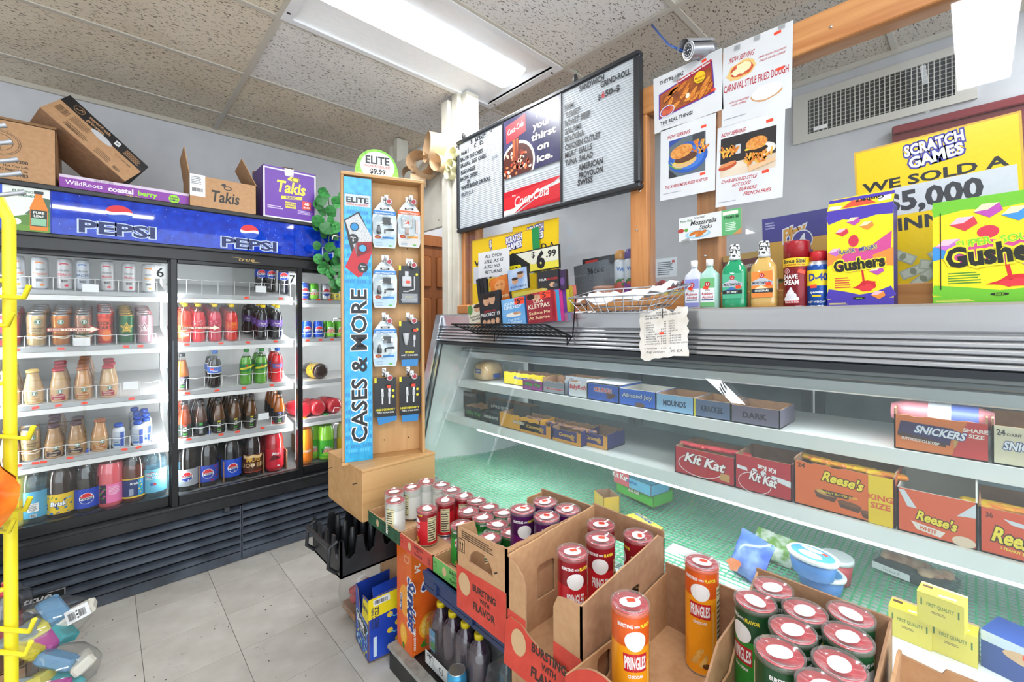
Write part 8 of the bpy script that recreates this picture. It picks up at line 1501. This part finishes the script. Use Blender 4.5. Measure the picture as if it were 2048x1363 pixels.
# wrapped juice bottles with yellow caps
jb = thing('juice_pack', 'shrink-wrapped purple juice bottles with yellow caps', 'drink pack', (.895, 1.44, .103)); jb.scale = (1, 1, .92); jm = MB().lathe([(.034, 0), (.037, .004), (.037, .17), (.028, .205), (.013, .225), (.013, .23)], M('3a2438', .1, 0, .6, 1), 16).mesh('bottle'); jc = MB().lathe([(.0165, .228), (.0165, .246), (.014, .249)], M('e0c81c', .35), 12).mesh('cap')
for i in range(2):
    for j in range(4): ob('bottle', jm, jb, (.04 + .077 * i, -.04 - .077 * j, 0)); ob('cap', jc, jb, (.04 + .077 * i, -.04 - .077 * j, 0))
wb_ = MB(); n = 14; rings = []; rd = random.Random(8)
for z, k in ((.0, 1), (.09, 1.0), (.17, .97), (.20, .85), (.212, .8)):
    rings.append([(.078 + .085 * k * (max(-1, min(1, 1.4 * cos(2 * pi * i / n))) + rd.uniform(-.05, .05)), -.155 + .165 * k * (max(-1, min(1, 1.4 * sin(2 * pi * i / n))) + rd.uniform(-.03, .03)), z) for i in range(n)])
wb_.add([p for r_ in rings for p in r_], [(j * n + i, j * n + (i + 1) % n, (j + 1) * n + (i + 1) % n, (j + 1) * n + i) for j in range(4) for i in range(n)], FILMP, True); wb_.build('shrink_film', jb)
a = Art(300, 60); a.rect(0, 0, 300, 60, 'd9dcdc'); a.path([(30, 10), (36, 30), (34, 44)], 3, '2a2c2e')
for i in range(6): a.path([(34, 44), (34 + 16 * cos(i * .9), 48 + 9 * sin(i * .9)), (34 + 24 * cos(i * .9), 40 + 9 * sin(i * .9))], 3, '2a2c2e', lay=2)
a.text('CJ', 90, 20, 22, '2a2c2e', bold=.01); a.text('JUICE', 150, 20, 22, '2a2c2e', bold=.01); a.plane('band_print', jb, (-.008, -.005, .002), UD, VC, .30, .055); Art(60, 100).rect(0, 0, 60, 100, '4a9ac8').ell(30, 26, 24, 20, '3a8a4a').rect(46, 0, 14, 100, '1c1d20').text('ISLAND', 26, 60, 9, 'e8f0f4', 'c').plane('bottle_label', jb, (-.0, -.02, .065), UD, VC, .05)
# bag of water bottles and a loose can at the bottom
wp = thing('bottle_pack', 'clear film pack of water bottles at the floor edge', 'drink pack', (.925, 1.10, .103)); wm_ = MB().lathe([(.03, 0), (.033, .004), (.033, .12), (.022, .165), (.011, .18), (.011, .19)], clear('water_fill', 'd3e8ee', 1.0, .06, .05, film=.16, haze=.2, hazec='b8d6e0'), 12).mesh('bottle'); lm_ = MB().lathe([(.0335, .06), (.0335, .11)], M('3a9ac0', .4), 12, cap=False).mesh('label')
for i in range(2):
    for j in range(8): ob('bottle', wm_, wp, (.04 + .07 * i, -.04 - .07 * j, 0)); ob('label', lm_, wp, (.04 + .07 * i, -.04 - .07 * j, 0))
b = MB(); n = 16; rings = []; rd = random.Random(18)
for z, k in ((.0, 1), (.1, 1.03), (.17, .98), (.21, .8), (.22, .4)): rings.append([(.075 + .085 * k * (max(-1, min(1, 1.4 * cos(2 * pi * i / n))) + rd.uniform(-.08, .06)), -.29 + .30 * k * (max(-1, min(1, 1.4 * sin(2 * pi * i / n))) + rd.uniform(-.03, .03)), z) for i in range(n)])
b.add([p for r_ in rings for p in r_], [(j * n + i, j * n + (i + 1) % n, (j + 1) * n + (i + 1) % n, (j + 1) * n + i) for j in range(4) for i in range(n)], FILMP, True); b.build('shrink_film', wp)
lc = can_proto('drink_can', .033, .122, '4aa8d8', simple([''], 'ffffff', 5, 50)); lc.location = (.864, 1.20, .103); lc['label'] = 'pale blue drink can standing in front of the film-wrapped bottles'; lc['category'] = 'can'
# ================================================================== yellow wire stand at the left edge
ys = thing('wire_stand', 'yellow wire display stand at the left edge of the picture', 'stand', (-.114, 1.10, 0)); ym = M2('d9c81c', 'e8da2c', 10, .4)
MB().tube([(-.35, .0, 1.62), (-.04, .0, 1.62), (-.012, 0, 1.605), (0, 0, 1.57), (0, 0, .0)], .0085, ym, 10).build('upright', ys)
for z in (1.47, 1.30, 1.12, .96, .80, .62, .47, .30): MB().tube([(-.35, 0, z), (0, .002, z)], .004, ym, 6).build('crossbar', ys)
for i, z in enumerate((1.445, 1.40, 1.215, 1.10, 1.07, .90, .865, .70, .66, .52, .40, .33)):
    x = (.0, -.018, .004)[i % 3]; MB().tube([(x - .02, 0, z), (x, -.02, z - .003), (x + .020, -.04, z - .004), (x + .026, -.046, z + .016)], .0038, ym, 6).build('hook', ys)
# grey peg hooks higher up
hm_ = M('9a9da2', .4, .5)
for i, (px, py) in enumerate(((12, 250), (24, 283), (36, 318), (43, 345), (50, 383))):
    p = P(px, py, y=1.05); v = Vector((0, 0, 0))
    MB().tube([v + Vector((-.12, .01, -.016)), v + Vector((-.03, 0, -.012)), v + Vector((-.008, 0, -.004)), v], [.0035, .0035, .0035, .0045], hm_, 8).build('display_hook', None, loc=p, label=f"grey metal display hook at the upper left edge, {ORDN[i]} from the top", cat='hook', group='grey display hooks')
# hanging snack bag
t = thing('snack_bag', 'orange glossy sweets bag hanging on the yellow stand', 'bag', (-.128, 1.03, 1.065)); b = MB(); n = 10; vs = []; rd = random.Random(4)
for k_ in (1, -1):
    for i in range(n):
        for j in range(n): e = (sin(pi * i / (n - 1)) * sin(pi * j / (n - 1))) ** .5; vs.append((-.10 + .13 * (i / (n - 1)) * (.72 + .28 * sin(pi * j / (n - 1))) + rd.uniform(-.003, .003), -k_ * .03 * e + rd.uniform(-.004, .004), .14 * j / (n - 1) + .012 * sin(pi * i / (n - 1))))
q = n * n; b.add(vs, [(i * n + j, (i + 1) * n + j, (i + 1) * n + j + 1, i * n + j + 1) for i in range(n - 1) for j in range(n - 1)] + [(q + i * n + j + 1, q + (i + 1) * n + j + 1, q + (i + 1) * n + j, q + i * n + j) for i in range(n - 1) for j in range(n - 1)], M2('c8541c', 'f08a2c', 18, .12, 3, .35, .6, c3='f8b86a'), True); b.build('bag', t)
a = Art(60, 80); a.poly([(0, 30), (50, 40), (40, 80), (0, 80)], 'e05a2c'); a.text('SLICES', 4, 56, 9, 'f6e9d8', bold=.03); a.small(6, 34, 30, 10, 2, '6a2a10'); a.plane('bag_print', t, (-.07, -.031, .05), UC, VC, .08)
# packs on the floor at the lower left
cp_ = thing('cola_pack', 'shrink-wrapped cola bottles with red labels behind the yellow stand', 'drink pack', (-.28, 2.56, .115)); cmh = MB().lathe([(.036, 0), (.04, .004), (.04, .15), (.03, .2), (.013, .23), (.013, .24)], M('1c1012', .12, 0, .6, 1), 14).mesh('bottle'); cl_ = MB().lathe([(.0405, .07), (.0405, .13)], M('b02434', .35), 14, cap=False).mesh('label'); cc_ = MB().lathe([(.0155, .238), (.0155, .255)], M('c83040', .35), 10).mesh('cap')
for i in range(3):
    for j in range(2): p = (-.17 + .083 * i, .083 * j, 0); ob('bottle', cmh, cp_, p); ob('label', cl_, cp_, p); ob('cap', cc_, cp_, p)
MB().lathe([(.15, -.01), (.155, .12), (.15, .2), (.11, .25)], FILMP, 16, Matrix.Translation((-.085, .04, 0)), sx=1, sy=.62, sq=3, cap=False).build('shrink_film', cp_); MB().box(-.22, .05, -.05, .13, -.03, .045, M('6a4a34', .8)).build('tray', cp_)
carton('drinks_case', 'brown drinks case under the wrapped cola bottles', 'carton', (-.52, 2.50, 0), 0, .30, .20, .084, CARD, CARD_IN, closed=True)
for i, (x, y, z, lab) in enumerate(((-.17, 2.52, .13, 'upper clear bag of pastel wrapped packs on the floor'), (-.15, 2.36, .01, 'lower clear bag of pastel wrapped packs on the floor'))):
    t = thing('tissue_bag', lab, 'bag', (x, y, z), .5, 'clear bags on the floor'); rd = random.Random(20 + i)
    for k in range(7):
        c = ('d8c83c', 'b8489a', '4ab0b8', 'e6e4d8', '8a9a9c', 'd8d05a', '6a9ac0')[k]; o = MB().box(-.035, .035, -.06, .06, -.02, .02, M(c, .4), bev=.008).build('pack', t); o.location = (-.07 + .05 * (k % 4), -.03 + .05 * (k // 4), .04 + .035 * (k // 3)); o.rotation_euler = (rd.uniform(-.5, .5), rd.uniform(-.5, .5), rd.uniform(-1, 1))
    MB().ball((0, 0, .075), .145, .125, .085, FILMP, 14, jit=.07, seed=i).build('plastic_bag', t)
    if i == 0: a = Art(60, 40); a.rect(0, 0, 60, 40, 'e9ecee'); a.bars(6, 8, 18, 22); a.bars(32, 8, 18, 22); a.small(26, 4, 6, 30, 3); a.plane('label', t, (.01, -.115, .09), UC, (0, .5, .85), .075)
